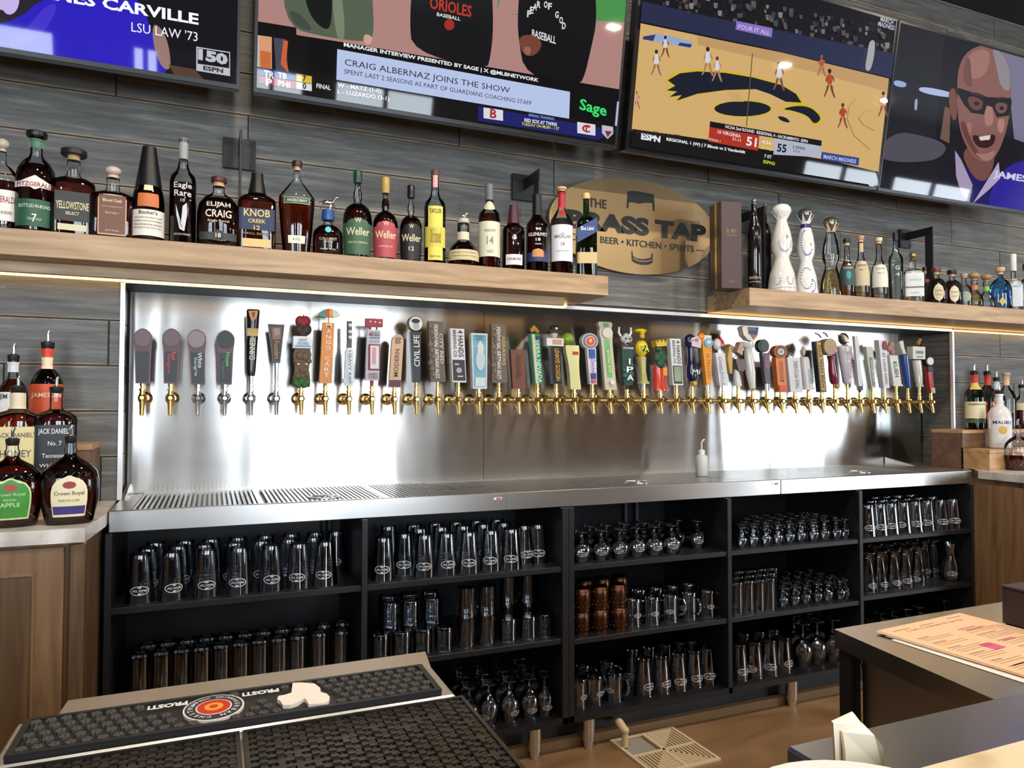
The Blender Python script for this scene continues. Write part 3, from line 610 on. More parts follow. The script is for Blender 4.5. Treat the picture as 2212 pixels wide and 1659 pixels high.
handle(22, 'dark green tap handle lettered IPA with a white horned beast head', (1355, 832), (1351.5, 748), 22, 24, '1f3a30', rough=.5, depth=.03, fer='black', out=[(0, .7), (.1, .95), (1, 1)],
       parts=[('lump', [(1348, 812, 7), (1360, 808, 7), (1354, 818, 7), (1346, 800, 5), (1362, 790, 5)], '2f5a48', 'leaf_relief'), ('lump', [(1344, 733, 7), (1357, 733, 7), (1350.6, 739, 7), (1350, 728, 8)], 'a9abad', 'beast_head'), ('ball', 1346, 732, 2.5, 2, '141416', 'eye'), ('ball', 1356, 732, 2.5, 2, '141416', 'eye'), ('ball', 1351, 742, 4, 2, '1b1b1d', 'mouth'),
              ('tube', [(1341, 726), (1336, 718), (1337, 706)], 2.3, 'e6e6e4', 'horn'), ('tube', [(1359, 726), (1363, 718), (1362, 707)], 2.3, 'e6e6e4', 'horn')],
       text=[('IPA', .40, .62, .62, 'eef2f0', 'stack', .15), ('STONE', .95, .05, .9, 'dfe5e2', 'flat')])
handle(23, 'yellow tap handle with an egg-shaped IPA medallion and knobbed cap', (1389.4, 829), (1384, 770), 17, 16, 'a7a05a', 'round', out=[(0, 1.35), (.06, 1.4), (.12, .9), (.5, .8), (1, 1.2)], fer='chrome',
       parts=[('ball', 1384, 752, 14.5, 19, 'e0c21f', 'egg_medallion'), ('rect', 1384, 753, 16, 13, '2b2a16', 1, 'medallion_print'), ('lump', [(1381, 727, 6), (1381, 720, 6)], 'c2a61c', 'neck_relief'), ('ball', 1381, 714, 15.5, 5.5, 'd9b91c', 'cap')],
       text=[('IPA', 1.28, .22, 1.3, 'efe12d', 'flat', .1), ('HALO', 1.62, .12, 1.2, '2b2a16', 'flat', .1)])
handle(24, 'red and green figure tap handle wearing a gold crown', (1426.5, 843.6), (1423, 790), 27, 25, 'c23420', 'round', out=[(0, 1.15), (.08, 1.2), (.14, 1), (1, .98)], rough=.25,
       parts=[('rect', 1430, 803, 9, 18, 'd98a2c', 1, 'orange_flash'), ('lump', [(1416, 773, 10), (1428, 773, 10), (1422, 784, 11), (1422, 765, 8)], '1c4a2a', 'torso'), ('ball', 1421, 752, 8.5, 9, '2f5a34', 'head'),
              ('poly', [(1411, 749), (1409, 736), (1414, 742), (1417, 734), (1421, 741), (1426, 733), (1428, 741), (1433, 735), (1432, 748)], 'cfae35', 0, 'crown')])
handle(25, 'white slab tap handle with black lettering above a green picture', (1462.7, 832), (1456.3, 731.5), 22, 23, 'dcdcd8', depth=.03,
       parts=[('band', .03, .42, .84, '343c34', 'dark_picture'), ('band', .08, .40, .66, '8a9c78', 'green_print')], text=[('4 HANDS', .71, .50, .34, '4a4a4a', 'down', .38), ('BREWING CO', .71, .50, .22, '4a4a4a', 'down', -.45)])
handle(26, 'glossy navy bulb tap handle with a domed head and pale badge', (1495, 824), (1491, 750), 15, 14, '10163a', 'round', out=[(0, .9), (.1, 1.3), (.3, 1.4), (.55, 1.0), (.85, .75), (1, .9)], rough=.12,
       parts=[('ball', 1490, 736, 14, 15, '121940', 'domed_head'), ('poly', [(1486, 731), (1500, 726), (1508, 736), (1507, 752), (1488, 748)], 'd9c6cf', 0, 'pale_badge'), ('ball', 1497, 734, 4, 4, 'b9a5a8', 'badge_print'), ('lump', [(1495, 829, 6)], 'd0a94e', 'gold_knob')], text=[('Mi', .28, .14, 1.1, 'e4e4ea', 'flat', .2)])
handle(27, 'bright orange tapered tap handle with a round blue badge', (1529.4, 832), (1524.3, 724), 10, 23, 'eb9a1e', out=[(0, 1), (.86, 1), (.97, .9), (1, .6)], fer='chrome',
       parts=[('ball', 1514, 727, 8, 10, 'ef8f20', 'orange_knob'), ('rect', 1524, 730, 20, 12, 'efe6d8', 1, 'white_head'), ('disc', 1527, 740, 9, 10, '86b3da', 1, 'blue_badge'), ('disc', 1527, 739, 4, 4, 'dfeaf2', 1, 'badge_print')], text=[('O FALLON', .38, .5, .4, 'b8691c', 'down')])
handle(28, 'white slab tap handle topped by a white ball with a red fin', (1558.5, 833), (1549.6, 762), 19, 21, 'dddbdb', fer='chrome',
       parts=[('ball', 1545, 743, 9, 13, 'e8e2e2', 'white_ball'), ('poly', [(1549, 726), (1557, 736), (1560, 749), (1548, 748)], 'b8232f', 0, 'red_fin'), ('ball', 1552, 745, 2, 2, 'f0f0f0', 'fin_dot')], text=[('CHARLEVILLE', .45, .86, .34, '8d9096', 'down', -.3)])
handle(29, 'tap handle of carved wooden leaves above a white mug', (1592.7, 834), (1589, 797), 14, 12, 'e2e0de', 'round', out=[(0, 1), (.1, 1.05), (.4, 1), (.6, .95), (.8, .7), (1, .3)], fer='gold',
       parts=[('poly', [(1568, 748), (1573, 750), (1575, 778), (1574, 808), (1570, 806), (1565, 775)], 'c9a15a', 0, 'wooden_leaf'), ('poly', [(1581, 775), (1600, 776), (1606, 790), (1598, 803), (1588, 800)], '6e5b5a', 0, 'dark_leaf'), ('poly', [(1584, 760), (1592, 738), (1598, 745), (1596, 768)], 'caa78c', 0, 'wooden_leaf'), ('tube', [(1571, 748), (1597, 750)], 1.5, 'caa06a', 'twig')])
handle(30, 'largest tap handle, glossy white with a navy shield on its block head', (1624.3, 839), (1613, 738), 12, 17, 'e4e2dc', 'round', out=[(0, .9), (.1, 1), (.35, 1.3), (.65, 1.1), (.85, .8), (.9, 1.5), (1, 1.5)], fer='chrome', rough=.2,
       parts=[('poly', [(1594, 707), (1600, 704), (1631, 706), (1628, 729), (1620, 737), (1608, 735), (1598, 724)], 'e6e4dc', 0, 'block_head'), ('poly', [(1606, 707), (1629, 708), (1627, 724), (1608, 722)], '2c4272', 1, 'navy_shield'), ('poly', [(1610, 722), (1626, 724), (1619, 734)], 'a56a3c', 1, 'brown_point')], text=[('SMITHWICKS', 1.26, .04, 1.0, '9fb4d8', 'flat', .35)])
handle(31, 'tap handle with dark green disc head and striped plum stem', (1656, 829), (1650, 762), 10, 16, '54464f', fer='chrome',
       parts=[('disc', 1645, 747, 12, 14.5, '2c3a38', 0, 'green_disc'), ('disc', 1647, 747, 9, 11.5, '3d4c42', 1, 'disc_face'), ('rect', 1647, 747, 9, 8, '77803f', 1, 'disc_print')]+[('band', .5+.06*k, .53+.06*k, .8, 'b0768c', 'stripe') for k in range(7)])
handle(32, 'orange tap handle with round brown brewery disc', (1685, 847), (1679, 772), 19, 20, 'e2781c', depth=.03,
       parts=[('disc', 1678.7, 759.6, 14.5, 14.5, 'b0632c', 0, 'disc_rim'), ('disc', 1678.7, 759.6, 11.5, 11.5, '7b4526', 1, 'disc_ring'), ('disc', 1678.7, 759.6, 7, 7, 'e3ddcf', 1, 'disc_centre'), ('disc', 1678.7, 759.6, 3.6, 4.4, '8ab0a8', 1, 'disc_emblem'), ('band', .02, .2, .9, 'd65c22', 'red_foot')], text=[('ORANGE BLOSSOM', .6, .6, .26, '5a3212', 'down')])
handle(33, 'white angular tap handle with grey upward letters beside the orange one', (1715.4, 847), (1707.8, 772), 27, 27, 'dcdada', depth=.034, parts=[('lump', [(1704, 766, 3)], '8c8474', 'top_knob')], text=[('TWO PITCHERS', .5, .8, .30, '7e7c7e', 'up', .2)])
handle(34, 'white tap handle with a pale wooden egg knob', (1743.3, 842), (1734.4, 771), 20, 19, 'd9d5d2', 'round', parts=[('ball', 1732, 758, 5, 11, 'cbb9a0', 'wooden_knob')], text=[('SHINER', .4, .45, .4, '8f8f8c', 'down', .2)], out=[(0, 1.1), (.06, 1.1), (.12, .9), (.9, .9), (1, .7)])
handle(35, 'black tap handle with a bright yellow edge of dark letters', (1772, 847), (1757, 737), 14, 14, '20222a', depth=.03, parts=[('band', .04, .98, .62, 'd9a420', 'yellow_strip')], text=[('FOUR PEAKS BREW', .5, .86, .4, '2c2416', 'down')])
handle(36, 'maroon baluster tap handle with antlers and a round beige disc', (1800, 830), (1792, 768), 13, 12, '8a2440', 'round', out=[(0, .7), (.1, 1.1), (.4, 1.2), (.8, .9), (1, 1.1)], rough=.15,
       parts=[('disc', 1783, 749, 14, 18, 'b59a74', 0, 'beige_disc'), ('rect', 1783, 746, 16, 2, '6b5a40', 1, 'disc_print'), ('rect', 1783, 754, 18, 3, '5b4c36', 1, 'disc_print'), ('tube', [(1770, 729), (1764, 722), (1757, 719)], 1.4, '3b3128', 'antler'), ('tube', [(1784, 727), (1780, 720), (1774, 718)], 1.4, '3b3128', 'antler'), ('lump', [(1800, 834, 5)], 'd0a94e', 'gold_knob')])
handle(37, 'white pink-lettered tap handle topped by a black and white ball', (1826, 830), (1818, 747), 15, 23, 'dcd4d8', 'round', out=[(0, .5), (.05, .9), (.9, 1.1), (.96, 1.25), (1, 1.1)],
       parts=[('ball', 1817, 731, 12, 13, '3a3536', 'black_ball'), ('poly', [(1808, 722), (1818, 732), (1822, 741), (1813, 738)], 'e6e2de', 0, 'white_flash')], text=[('BIG WAVE', .5, .7, .36, 'cf8a9c', 'down')])
handle(38, 'very thin plain white tap handle next to the black and white ball', (1852, 843), (1836, 725), 8, 8, 'dedada', depth=.016, fer='black', parts=[('band', .0, .08, 1.05, '2a2a2c', 'black_foot')])
handle(39, 'grey tap handle with pale green cap', (1880, 838), (1869, 748), 9, 15, 'c9cabc', out=[(0, 1), (.7, 1.05), (1, .9)], parts=[('band', .04, .74, .6, '7d8583', 'grey_face')], text=[('LOGBOAT', .4, .5, .4, 'd8dad4', 'down')])
handle(40, 'white tap handle with a dark red oval near its top', (1906, 838), (1894, 734), 13, 15, 'e2dfe0', depth=.03, parts=[('disc', 1901, 746, 5, 10, '7e2234', 1, 'red_oval')], text=[('ST LOUIS CIVIC', .4, .66, .34, '4a4648', 'down')], fer='chrome')
handle(41, 'short white tap handle under a pink figurine', (1929, 834), (1918, 767), 17, 18, 'dddad4', parts=[('lump', [(1911, 752, 7), (1914, 743, 6), (1917, 760, 6)], 'c08c7c', 'pink_figurine'), ('band', .0, .06, 1.2, 'e6dcc0', 'foot_plate')], text=[('KUSH', .55, .5, .45, '3a3838', 'down')])
handle(42, 'blue tapered tap handle with a white crescent top', (1955, 838), (1941.3, 767), 9, 15, '2c4a94', 'round', rough=.2, parts=[('poly', [(1928, 738), (1936, 735), (1939, 752), (1943, 764), (1937, 765), (1932, 752)], 'd6d8d2', 0, 'white_crescent')])
handle(43, 'white ceramic tap handle with a box head and small orange figure', (1981.3, 835), (1974, 778), 12, 13, 'e4e0d2', 'round', rough=.18, out=[(0, 1.2), (.08, .8), (.5, 1.1), (1, 1.2)], fer='gold',
       parts=[('rect', 1972, 762, 27, 27, 'e2e0d6', 0, 'box_head'), ('rect', 1973, 761, 16, 6, '74808a', 1, 'head_print'), ('rect', 1973, 771, 13, 2, '6b747c', 1, 'head_print'), ('lump', [(1972, 740, 5), (1975, 734, 4)], 'b07c3e', 'orange_figure')])
handle(44, 'short black and red tap handle with a white disc, last of the row', (2010.5, 849), (2004, 792), 9, 10, 'b93530', parts=[('disc', 2003, 780, 9, 10.5, '0c0c0d', 0, 'black_disc'), ('disc', 2003.5, 780, 7, 8, 'e6e6e2', 1, 'disc_face'), ('rect', 2004, 781, 8, 2.5, '16161a', 1, 'disc_print'), ('band', .8, 1.0, 1.1, '101011', 'black_neck'), ('band', .0, .2, .9, 'cfc4a4', 'cream_foot')])

# ------------------------------------------------------------------ oval brass sign
M_SIGN = steel('brushed_brass_sign', .42, .5, (0, 0, 1), hx('b69c74'))
M_DK = mat('sign_charcoal', hx('1f1e1c'), .6)
SX, SZ, SRX, SRZ = 1.748, 2.131, .432, .215; SYF = 2.765
t = thing('oval_sign', (SX, SYF, SZ), 'oval brushed brass sign with dark words and a tap outline', 'sign')
part('plate', MB().prism(oval(0, 0, SRX, SRZ, 64), 0, .012), M_SIGN, t)
for x, z in ((-.2, 0), (.2, 0)): part('standoff', MB().cyl((x, .012, z), (x, WY-.009-SYF, z), .012), M_CHROME, t, smooth=True)
def sgn(px, py): p = PY(px, py, SYF); return p.x-SX, p.z-SZ
def sgtxt(st, a, b, h, bold):
    x0, z0 = sgn(*a); x1, z1 = sgn(*b); mb = MB(); cz = (z0+z1)/2
    textmb(mb, st, lambda u, v: ((x0+x1)/2+u, -.0016, cz+v), w=x1-x0, h=h, bold=bold, res=4); part('lettering', mb, M_DK, t)
sgtxt('THE', (1271, 439), (1310, 440), .040, .02)
sgtxt('BRASS TAP', (1224, 474), (1525, 503), .082, .055)
sgtxt('\u2014 CRAFT BEER \u2022 KITCHEN \u2022 SPIRITS \u2014', (1205, 513), (1521, 536), .030, .012)
def sgpoly(nm, pts, d=.002): part(nm, MB().prism([sgn(*p) for p in pts], -d, -.0004), M_DK, t)
sgpoly('tap_outline', [(1356, 413), (1375, 413), (1412, 420), (1414, 456), (1411, 456), (1409, 439), (1395, 438), (1380, 440), (1366, 437), (1358, 437), (1357, 450), (1354, 449)])
sgpoly('glass_outline', [(1364, 543), (1366, 543), (1367, 553), (1375, 558), (1390, 560), (1406, 557), (1408, 547), (1410, 547), (1409, 568), (1400, 572), (1385, 572), (1370, 567), (1365, 562)])
part('glass_line', MB().prism([sgn(*p) for p in [(1367, 557), (1380, 563), (1395, 564), (1407, 561), (1407, 563), (1395, 566), (1380, 565), (1367, 559)]], -.003, -.0018), M_SIGN, t)

# ------------------------------------------------------------------ black flat-bar shelf brackets
def bracket(px, pz0, pz1, yfront, label, arm=.03, plate=(.055, .055)):
    c = PY(px, (pz0+pz1)/2, 2.78)
    t = thing('shelf_bracket', (c.x, 2.78, c.z), label, 'bracket')
    part('wall_plate', MB().bbox(-plate[0], plate[0], 0, .011, -plate[1], plate[1], .001), M_BLACKM, t)
    part('arm', MB().bbox(-.004, .004, yfront-2.78, -.0005, -.01, arm, .001), M_BLACKM, t)
    part('upright_bar', MB().bbox(-.004, .004, yfront-2.78, yfront-2.78+.045, ZS-c.z, -.0105, .001), M_BLACKM, t)
    for x in (-.04, .04):
        for z in (-.04, .04): part('bolt', MB().cyl((x*plate[0]/.055, 0, z*plate[1]/.055), (x*plate[0]/.055, -.004, z*plate[1]/.055), .005, n=8), M_CHROME if False else M_BLACKM, t)
bracket(517, 302, 362, 2.63, 'black flat-bar shelf bracket behind the 18-year bottle', .035)
bracket(1133, 378, 432, 2.63, 'black flat-bar shelf bracket near the oval sign', .035)
bracket(1602, 452, 500, 2.62, 'black flat-bar shelf bracket behind the tall dark bottle', .03)
bracket(1957, 496, 535, 2.62, 'black flat-bar shelf bracket with open elbow above the small bottles', .03, (.04, .05))

# ------------------------------------------------------------------ televisions
M_BEZ = mat('tv_bezel', (.008, .008, .009), .25, coat=.3)
TILT = math.radians(9.7); TVY = 2.5
SMOOTH = set('face forehead_light forehead_side cheek open_mouth emblem_beak green_jacket black_sweatshirt black_pullover clasped_hands blue_jacket sofa_edge ear nose cardigan cardigan_dark blue_shoulder neck black_shirt jacket_fold finger_light hand pale_collar lens blurred_lamp standing_figure player_jersey player_leg player_arm skin_edge blue_highlight brow jaw_shade'.split())
class TV:
    def __init__(s, x0, x1, label, zb=2.357):
        s.w = x1-x0; s.h = .772; s.t = thing('television', (x0, TVY, zb), label, 'television')
        s.o = Vector((x0, TVY, zb)); s.ux = Vector((1, 0, 0)); s.uz = Vector((0, -math.sin(TILT), math.cos(TILT))); s.n = s.ux.cross(s.uz)
        s.t.rotation_euler = (TILT, 0, 0)
        part('housing', MB().bbox(0, s.w, 0, .045, 0, s.h, .004), M_BEZ, s.t)
        part('bezel_edge', MB().box(0, s.w, -.004, -.0002, 0, .014).box(0, s.w, -.004, -.0002, s.h-.010, s.h).box(0, .009, -.004, -.0002, .014, s.h-.010).box(s.w-.009, s.w, -.004, -.0002, .014, s.h-.010), mat('tv_edge', (.02, .02, .022), .3, .5), s.t)
        part('wall_mount', MB().box(s.w/2-.2, s.w/2+.2, .045, .075, s.h*.45, s.h*.75).box(s.w/2-.15, s.w/2+.15, .075, .16, s.h*.42, s.h*.5), M_BLACKM, s.t)
        s.sc = part('screen', MB().box(.009, s.w-.009, -.0012, -.0002, .014, s.h-.010), glow('07070a', .6), s.t)
        s.k = 0; s.cache = {}
    def loc(s, px, py):
        d = ray(px, py); cam0 = Vector((0, 0, H)); nn = Vector((0, -math.cos(TILT), -math.sin(TILT)))
        tt = (s.o-cam0).dot(nn)/d.dot(nn); p = cam0+d*tt-s.o; return p.dot(s.ux), p.dot(s.uz)
    def clip(s, pts):
        x0, x1, z0, z1 = .0095, s.w-.0095, .0145, s.h-.0105
        for ax, lim, sg in ((0, x0, 1), (0, x1, -1), (1, z0, 1), (1, z1, -1)):
            out = []
            for i in range(len(pts)):
                a, b = pts[i], pts[(i+1) % len(pts)]; ia, ib = (a[ax]-lim)*sg >= 0, (b[ax]-lim)*sg >= 0
                if ia: out.append(a)
                if ia != ib:
                    q = (lim-a[ax])/(b[ax]-a[ax]); out.append((a[0]+(b[0]-a[0])*q, a[1]+(b[1]-a[1])*q))
            pts = out
            if not pts: return pts
        return pts
    def poly(s, pts, c, name='picture_patch', es=1., raw=False):
        q = pts if raw else [s.loc(*p) for p in pts]
        if name in SMOOTH:
            for _ in range(2): q = [w_ for i in range(len(q)) for w_ in ((q[i][0]*.75+q[(i+1) % len(q)][0]*.25, q[i][1]*.75+q[(i+1) % len(q)][1]*.25), (q[i][0]*.25+q[(i+1) % len(q)][0]*.75, q[i][1]*.25+q[(i+1) % len(q)][1]*.75))]
        q = s.clip(q)
        if len(q) < 3: return
        s.k += 1; y = -.0014-.00012*s.k
        n = len(q); ar = sum(q[i][0]*q[(i+1) % n][1]-q[(i+1) % n][0]*q[i][1] for i in range(n))
        if ar < 0: q = q[::-1]
        part(name, MB().add([(x, y, z) for x, z in q], [tuple(range(n))]), glow(c, es), s.sc)
    def ell(s, px, py, rx, ry, c, name='picture_patch', es=1.):
        s.poly([(px+rx*math.cos(a), py+ry*math.sin(a)) for a in (2*math.pi*i/20 for i in range(20))], c, name, es)
    def text(s, st, a, b, hpx, c, bold=.0, es=1.):
        """a, b: photo points at the start and end of the line (mid height); hpx: cap height in px"""
        x0, z0 = s.loc(*a); x1, z1 = s.loc(*b); h = abs(s.loc(a[0], a[1]-hpx/2)[1]-s.loc(a[0], a[1]+hpx/2)[1])
        s.k += 1; y = -.0014-.00012*s.k; mb = MB(); cx, cz = (x0+x1)/2, (z0+z1)/2
        sh = (z1-z0)/max(x1-x0, .001)
        textmb(mb, st, lambda u, v: (cx+u, y, cz+v+sh*u), w=x1-x0, h=h, bold=bold)
        # keep only faces that lie on the screen
        mb.f = [f for f in mb.f if all(.01 < mb.v[i][0] < s.w-.01 and .015 < mb.v[i][2] < s.h-.011 for i in f)]
        if mb.f: part('lettering', mb, glow(c, es), s.sc)

# 1: interview close-up with blue jacket, only its lower end in view
tv = TV(-1.302, .069, 'television whose caption reads LSU LAW, above the decanter end of the whiskey shelf')
tv.poly([(-700, -400), (600, -400), (600, 300), (-700, 300)], '14131a', 'picture_ground')
tv.poly([(-100, -40), (110, -60), (190, -10), (60, 50), (20, 60), (-100, 90)], '2a2430', 'picture_patch')
tv.poly([(-100, -60), (44, -20), (40, 22), (18, 36), (0, 14), (-60, 60)], 'c9b6ee', 'pale_collar', 1.1)
tv.poly([(-200, 60), (20, 60), (110, -20), (300, -20), (330, 80), (372, 165), (300, 160), (60, 112), (-200, 92)], '2c1fc0', 'blue_jacket', 1.1)
tv.poly([(60, 60), (100, 10), (130, 10), (90, 80), (40, 106), (10, 98)], '4636d8', 'blue_highlight')



tv.poly([(330, 45), (360, 75), (372, 150), (350, 150), (330, 95)], 'b08f86', 'skin_edge', .8)
tv.poly([(364, 140), (420, 150), (440, 172), (380, 168)], '6a4f3c', 'brown_edge', .7)
tv.text('JAMES CARVILLE', (62, -18), (429, 46), 34, 'f2f2f6', .03, 1.3)
tv.text("LSU LAW '73", (284, 58), (427, 80), 21, 'ececf0', .0, 1.2)
tv.poly([(424, 101), (497, 113), (497, 165), (424, 153)], 'c9ccd8', 'network_badge'); tv.poly([(427, 104), (495, 115), (495, 148), (427, 138)], '121218', 'badge_dark')
tv.text('150', (428, 117), (492, 130), 25, 'c9ccd8', .06); tv.text('ESPN', (439, 147), (482, 154), 10, '30303a', .04)
# 2: baseball network interview
tv = TV(.113, 1.487, 'television showing a baseball interview caption, second from the oak cabinet end')
tv.poly([(548, -400), (1400, -400), (1400, 320), (548, 200)], '0a0a0d', 'picture_ground')
tv.poly([(548, -300), (1400, -300), (1400, 210), (1260, 190), (700, 90), (548, 52)], 'b98a84', 'infield_dirt', 1.)
tv.poly([(860, -300), (1400, -300), (1360, 50), (1080, 30), (1060, 0), (870, 0)], '4d9a50', 'outfield_grass', 1.)
tv.poly([(1080, 0), (1130, 0), (1130, 30), (1070, 32)], 'b98a84', 'infield_dirt')
tv.poly([(1040, 0), (1075, 0), (1070, 40), (1040, 80), (1050, 130), (1020, 150)], 'b98a84', 'infield_dirt')
tv.poly([(548, 45), (640, 60), (640, 78), (548, 62)], '0a0a0d', 'dark_bar')
tv.poly([(606, -60), (620, 60), (700, 80), (790, 92), (808, 80), (805, 0), (800, -60)], '5f6b58', 'green_jacket', .9)
tv.poly([(655, -40), (715, -40), (718, 20), (712, 70), (680, 50), (660, 10)], '17181a', 'black_shirt'); tv.poly([(715, -40), (735, -40), (748, 90), (725, 86)], '7f8a72', 'jacket_fold'); tv.poly([(620, 20), (650, 30), (680, 70), (640, 60)], '454f42', 'jacket_fold')
tv.poly([(786, 72), (806, 80), (800, 98), (784, 94)], 'd8a898', 'hand')
tv.poly([(893, -60), (1060, -60), (1066, 60), (1058, 130), (1050, 150), (890, 112), (884, 40)], '131418', 'black_sweatshirt')
tv.poly([(1125, -60), (1280, -60), (1290, 40), (1275, 110), (1262, 165), (1250, 185), (1134, 165), (1118, 80), (1118, 20)], '0e0f14', 'black_pullover')
tv.text('ORIOLES', (928, 6), (1018, 26), 26, 'c8392a', .02); tv.text('BASEBALL', (943, 31), (994, 42), 8, 'e8e8ea', .02); tv.ell(970, 54, 11, 12, 'a83028', 'chest_emblem')
for ch, x, y in zip('FEAROFGOD', (1142, 1148, 1155, 1163, 1178, 1187, 1202, 1211, 1217), (30, 22, 15, 10, 10, 14, 32, 44, 56)): tv.text(ch, (x-4, y), (x+4, y+1), 15, 'e6e6e8', .03)
tv.text('BASEBALL', (1148, 72), (1200, 88), 17, 'e6e6e8', .02)
tv.poly([(1120, 78), (1150, 75), (1172, 92), (1160, 118), (1136, 124), (1122, 105)], '7a4636', 'clasped_hands'); tv.poly([(1132, 100), (1148, 104), (1142, 122), (1130, 114)], 'a0685a', 'finger_light')
tv.poly([(548, 62), (740, 92), (1345, 195), (1345, 330), (548, 215)], '0a0a0e', 'lower_third')
tv.poly([(551, 76), (587, 81), (587, 150), (551, 144)], 'e2a57a', 'orange_card', 1.); tv.poly([(551, 76), (559, 77), (559, 145), (551, 144)], 'c9cadc', 'card_edge'); tv.poly([(562, 110), (585, 114), (585, 150), (562, 146)], 'd2703a', 'card_glow')
tv.poly([(591, 82), (618, 86), (622, 160), (596, 154)], '4a4c5c', 'grey_card'); tv.poly([(612, 88), (622, 90), (618, 130), (624, 160), (606, 140)], 'd8643a', 'orange_sliver')
tv.text('MANAGER INTERVIEW PRESENTED BY SAGE | X @MLBNETWORK', (742, 98), (1162, 175), 12, 'eef0f4', .03, 1.1)
tv.poly([(728, 107), (1230, 199), (1228, 257), (726, 173)], 'bccbf0', 'caption_panel', 1.05)
tv.text('CRAIG ALBERNAZ JOINS THE SHOW', (744, 137), (1100, 198), 18, '25272f', .0)
tv.text('SPENT LAST 2 SEASONS AS PART OF GUARDIANS COACHING STAFF', (743, 155), (1147, 224), 10, '2a2c36', .0)
tv.poly([(558, 147), (640, 160), (640, 176), (558, 163)], '23307a', 'team_bar'); tv.poly([(560, 165), (640, 177), (640, 194), (560, 181)], 'a01f30', 'team_bar')
tv.text('TB', (600, 163), (619, 166), 13, 'f2f2f6', .03); tv.text('PHI', (600, 180), (626, 185), 13, 'f2f2f6', .03); tv.text('TR', (570, 160), (592, 164), 16, 'f2f2f6', .03); tv.text('P', (574, 178), (588, 180), 16, 'f2f2f6', .04)
tv.poly([(640, 160), (673, 166), (673, 182), (640, 176)], 'e2c23a', 'score_cell'); tv.poly([(640, 178), (673, 183), (673, 198), (640, 193)], 'e6e8ee', 'score_cell')
tv.text('7', (653, 170), (661, 171), 13, '1c1c22', .03); tv.text('0', (653, 186), (661, 188), 13, '1c1c22', .03)
tv.text('FINAL', (683, 186), (714, 191), 10, 'eef0f4', .02); tv.text('W - MATZ (1-0)', (728, 186), (822, 199), 12, 'eef0f4', .02); tv.text('L - LUZARDO (3-1)', (728, 200), (840, 216), 12, 'eef0f4', .02)

tv.poly([(1031, 230), (1332, 283), (1290, 303), (1031, 262)], '16206a', 'blue_ticker')
tv.poly([(1043, 233), (1085, 239), (1085, 262), (1043, 256)], 'e4e4ec', 'ticker_card'); tv.text('B', (1057, 245), (1071, 248), 20, 'b4283a', .03)
tv.poly([(1245, 264), (1284, 270), (1284, 294), (1245, 288)], 'e4e4ec', 'ticker_card'); tv.text('C', (1255, 277), (1273, 280), 17, 'b4283a', .03); tv.text('T', (1258, 279), (1271, 281), 14, 'b4283a', .03)
tv.text('SPRING TRAINING', (1140, 249), (1195, 258), 6, '7fa8e8', .02); tv.text('RED SOX AT TWINS', (1131, 260), (1201, 270), 8, 'eef0f6', .03); tv.text('TUESDAY ON MLBN - 1 ET', (1125, 268), (1206, 279), 7, 'd8cf4a', .02)
tv.text('Sage', (1250, 229), (1308, 244), 32, '3ad86a', .02, 1.2)
tv.poly([(1331, 220), (1335, 221), (1330, 273), (1326, 272)], 'c4cce8', 'side_bar'); tv.poly([(1298, 271), (1322, 275), (1322, 290), (1310, 301), (1298, 288)], 'c9c9d4', 'league_shield'); tv.poly([(1304, 283), (1320, 285), (1310, 298)], '8c3040', 'shield_patch')
# 3: basketball game
tv = TV(1.530, 2.912, 'television showing a basketball court with a big bird-head emblem')
tv.poly([(1300, -500), (2100, -500), (2000, 500), (1300, 400)], '14141a', 'picture_ground')
random.seed(5)
for k in range(150):
    x = random.uniform(1410, 1925); y0 = -30+(x-1378)*.19
    y = random.uniform(y0-10, y0+75-(x-1378)*.02); c = random.choice(['6a6060', '3a3540', '8a8288', '4a4a5a', '2c2c34', '77655c', '565a70', 'a39a98'])
    r = random.uniform(2.5, 5.5); tv.poly([(x-r, y-r), (x+r, y-r+.5), (x+r*.7, y+r*1.5), (x-r*.7, y+r*1.4)], c, 'spectator', .7)
tv.poly([(1375, 5), (1530, 40), (1925, 118), (1920, 170), (1640, 105), (1372, 48)], '2a3052', 'courtside_board', .9)
tv.poly([(1372, 48), (1640, 105), (1920, 170), (1917, 178), (1600, 118), (1372, 58)], '12131c', 'board_shadow')
tv.poly([(1584, 48), (1662, 64), (1660, 84), (1582, 67)], '8f76c8', 'lit_board'); tv.text('FOUR IT ALL', (1588, 60), (1656, 74), 10, 'cabaf0', .03)
tv.poly([(1370, 52), (1560, 92), (1912, 172), (1890, 372), (1620, 330), (1355, 280)], 'd6ae70', 'court_floor', 1.08)
tv.poly([(1500, 80), (1680, 116), (1912, 172), (1908, 200), (1640, 130), (1500, 100)], 'caa06a', 'court_shade')
tv.poly([(1410, 76), (1440, 80), (1490, 94), (1486, 108), (1438, 98), (1382, 88), (1384, 82)], '9fb0d0', 'court_logo'); tv.poly([(1384, 82), (1410, 78), (1405, 92), (1382, 88)], '2c3a78', 'court_logo'); tv.poly([(1462, 95), (1488, 99), (1485, 106), (1458, 101)], '2c3a78', 'court_logo')
HK = [(1436, 176), (1462, 161), (1500, 157), (1560, 160), (1620, 170), (1680, 186), (1712, 205), (1724, 224), (1690, 222), (1655, 205), (1625, 195), (1560, 197), (1500, 205), (1455, 220), (1466, 208), (1440, 212), (1456, 200), (1434, 198), (1452, 188)]
tv.poly([(x+(x-1570)*.03+(-3 if x < 1500 else 2), y+(y-192)*.14) for x, y in HK], 'd8c02a', 'emblem_edge'); tv.poly(HK, '1c1e30', 'emblem_head')
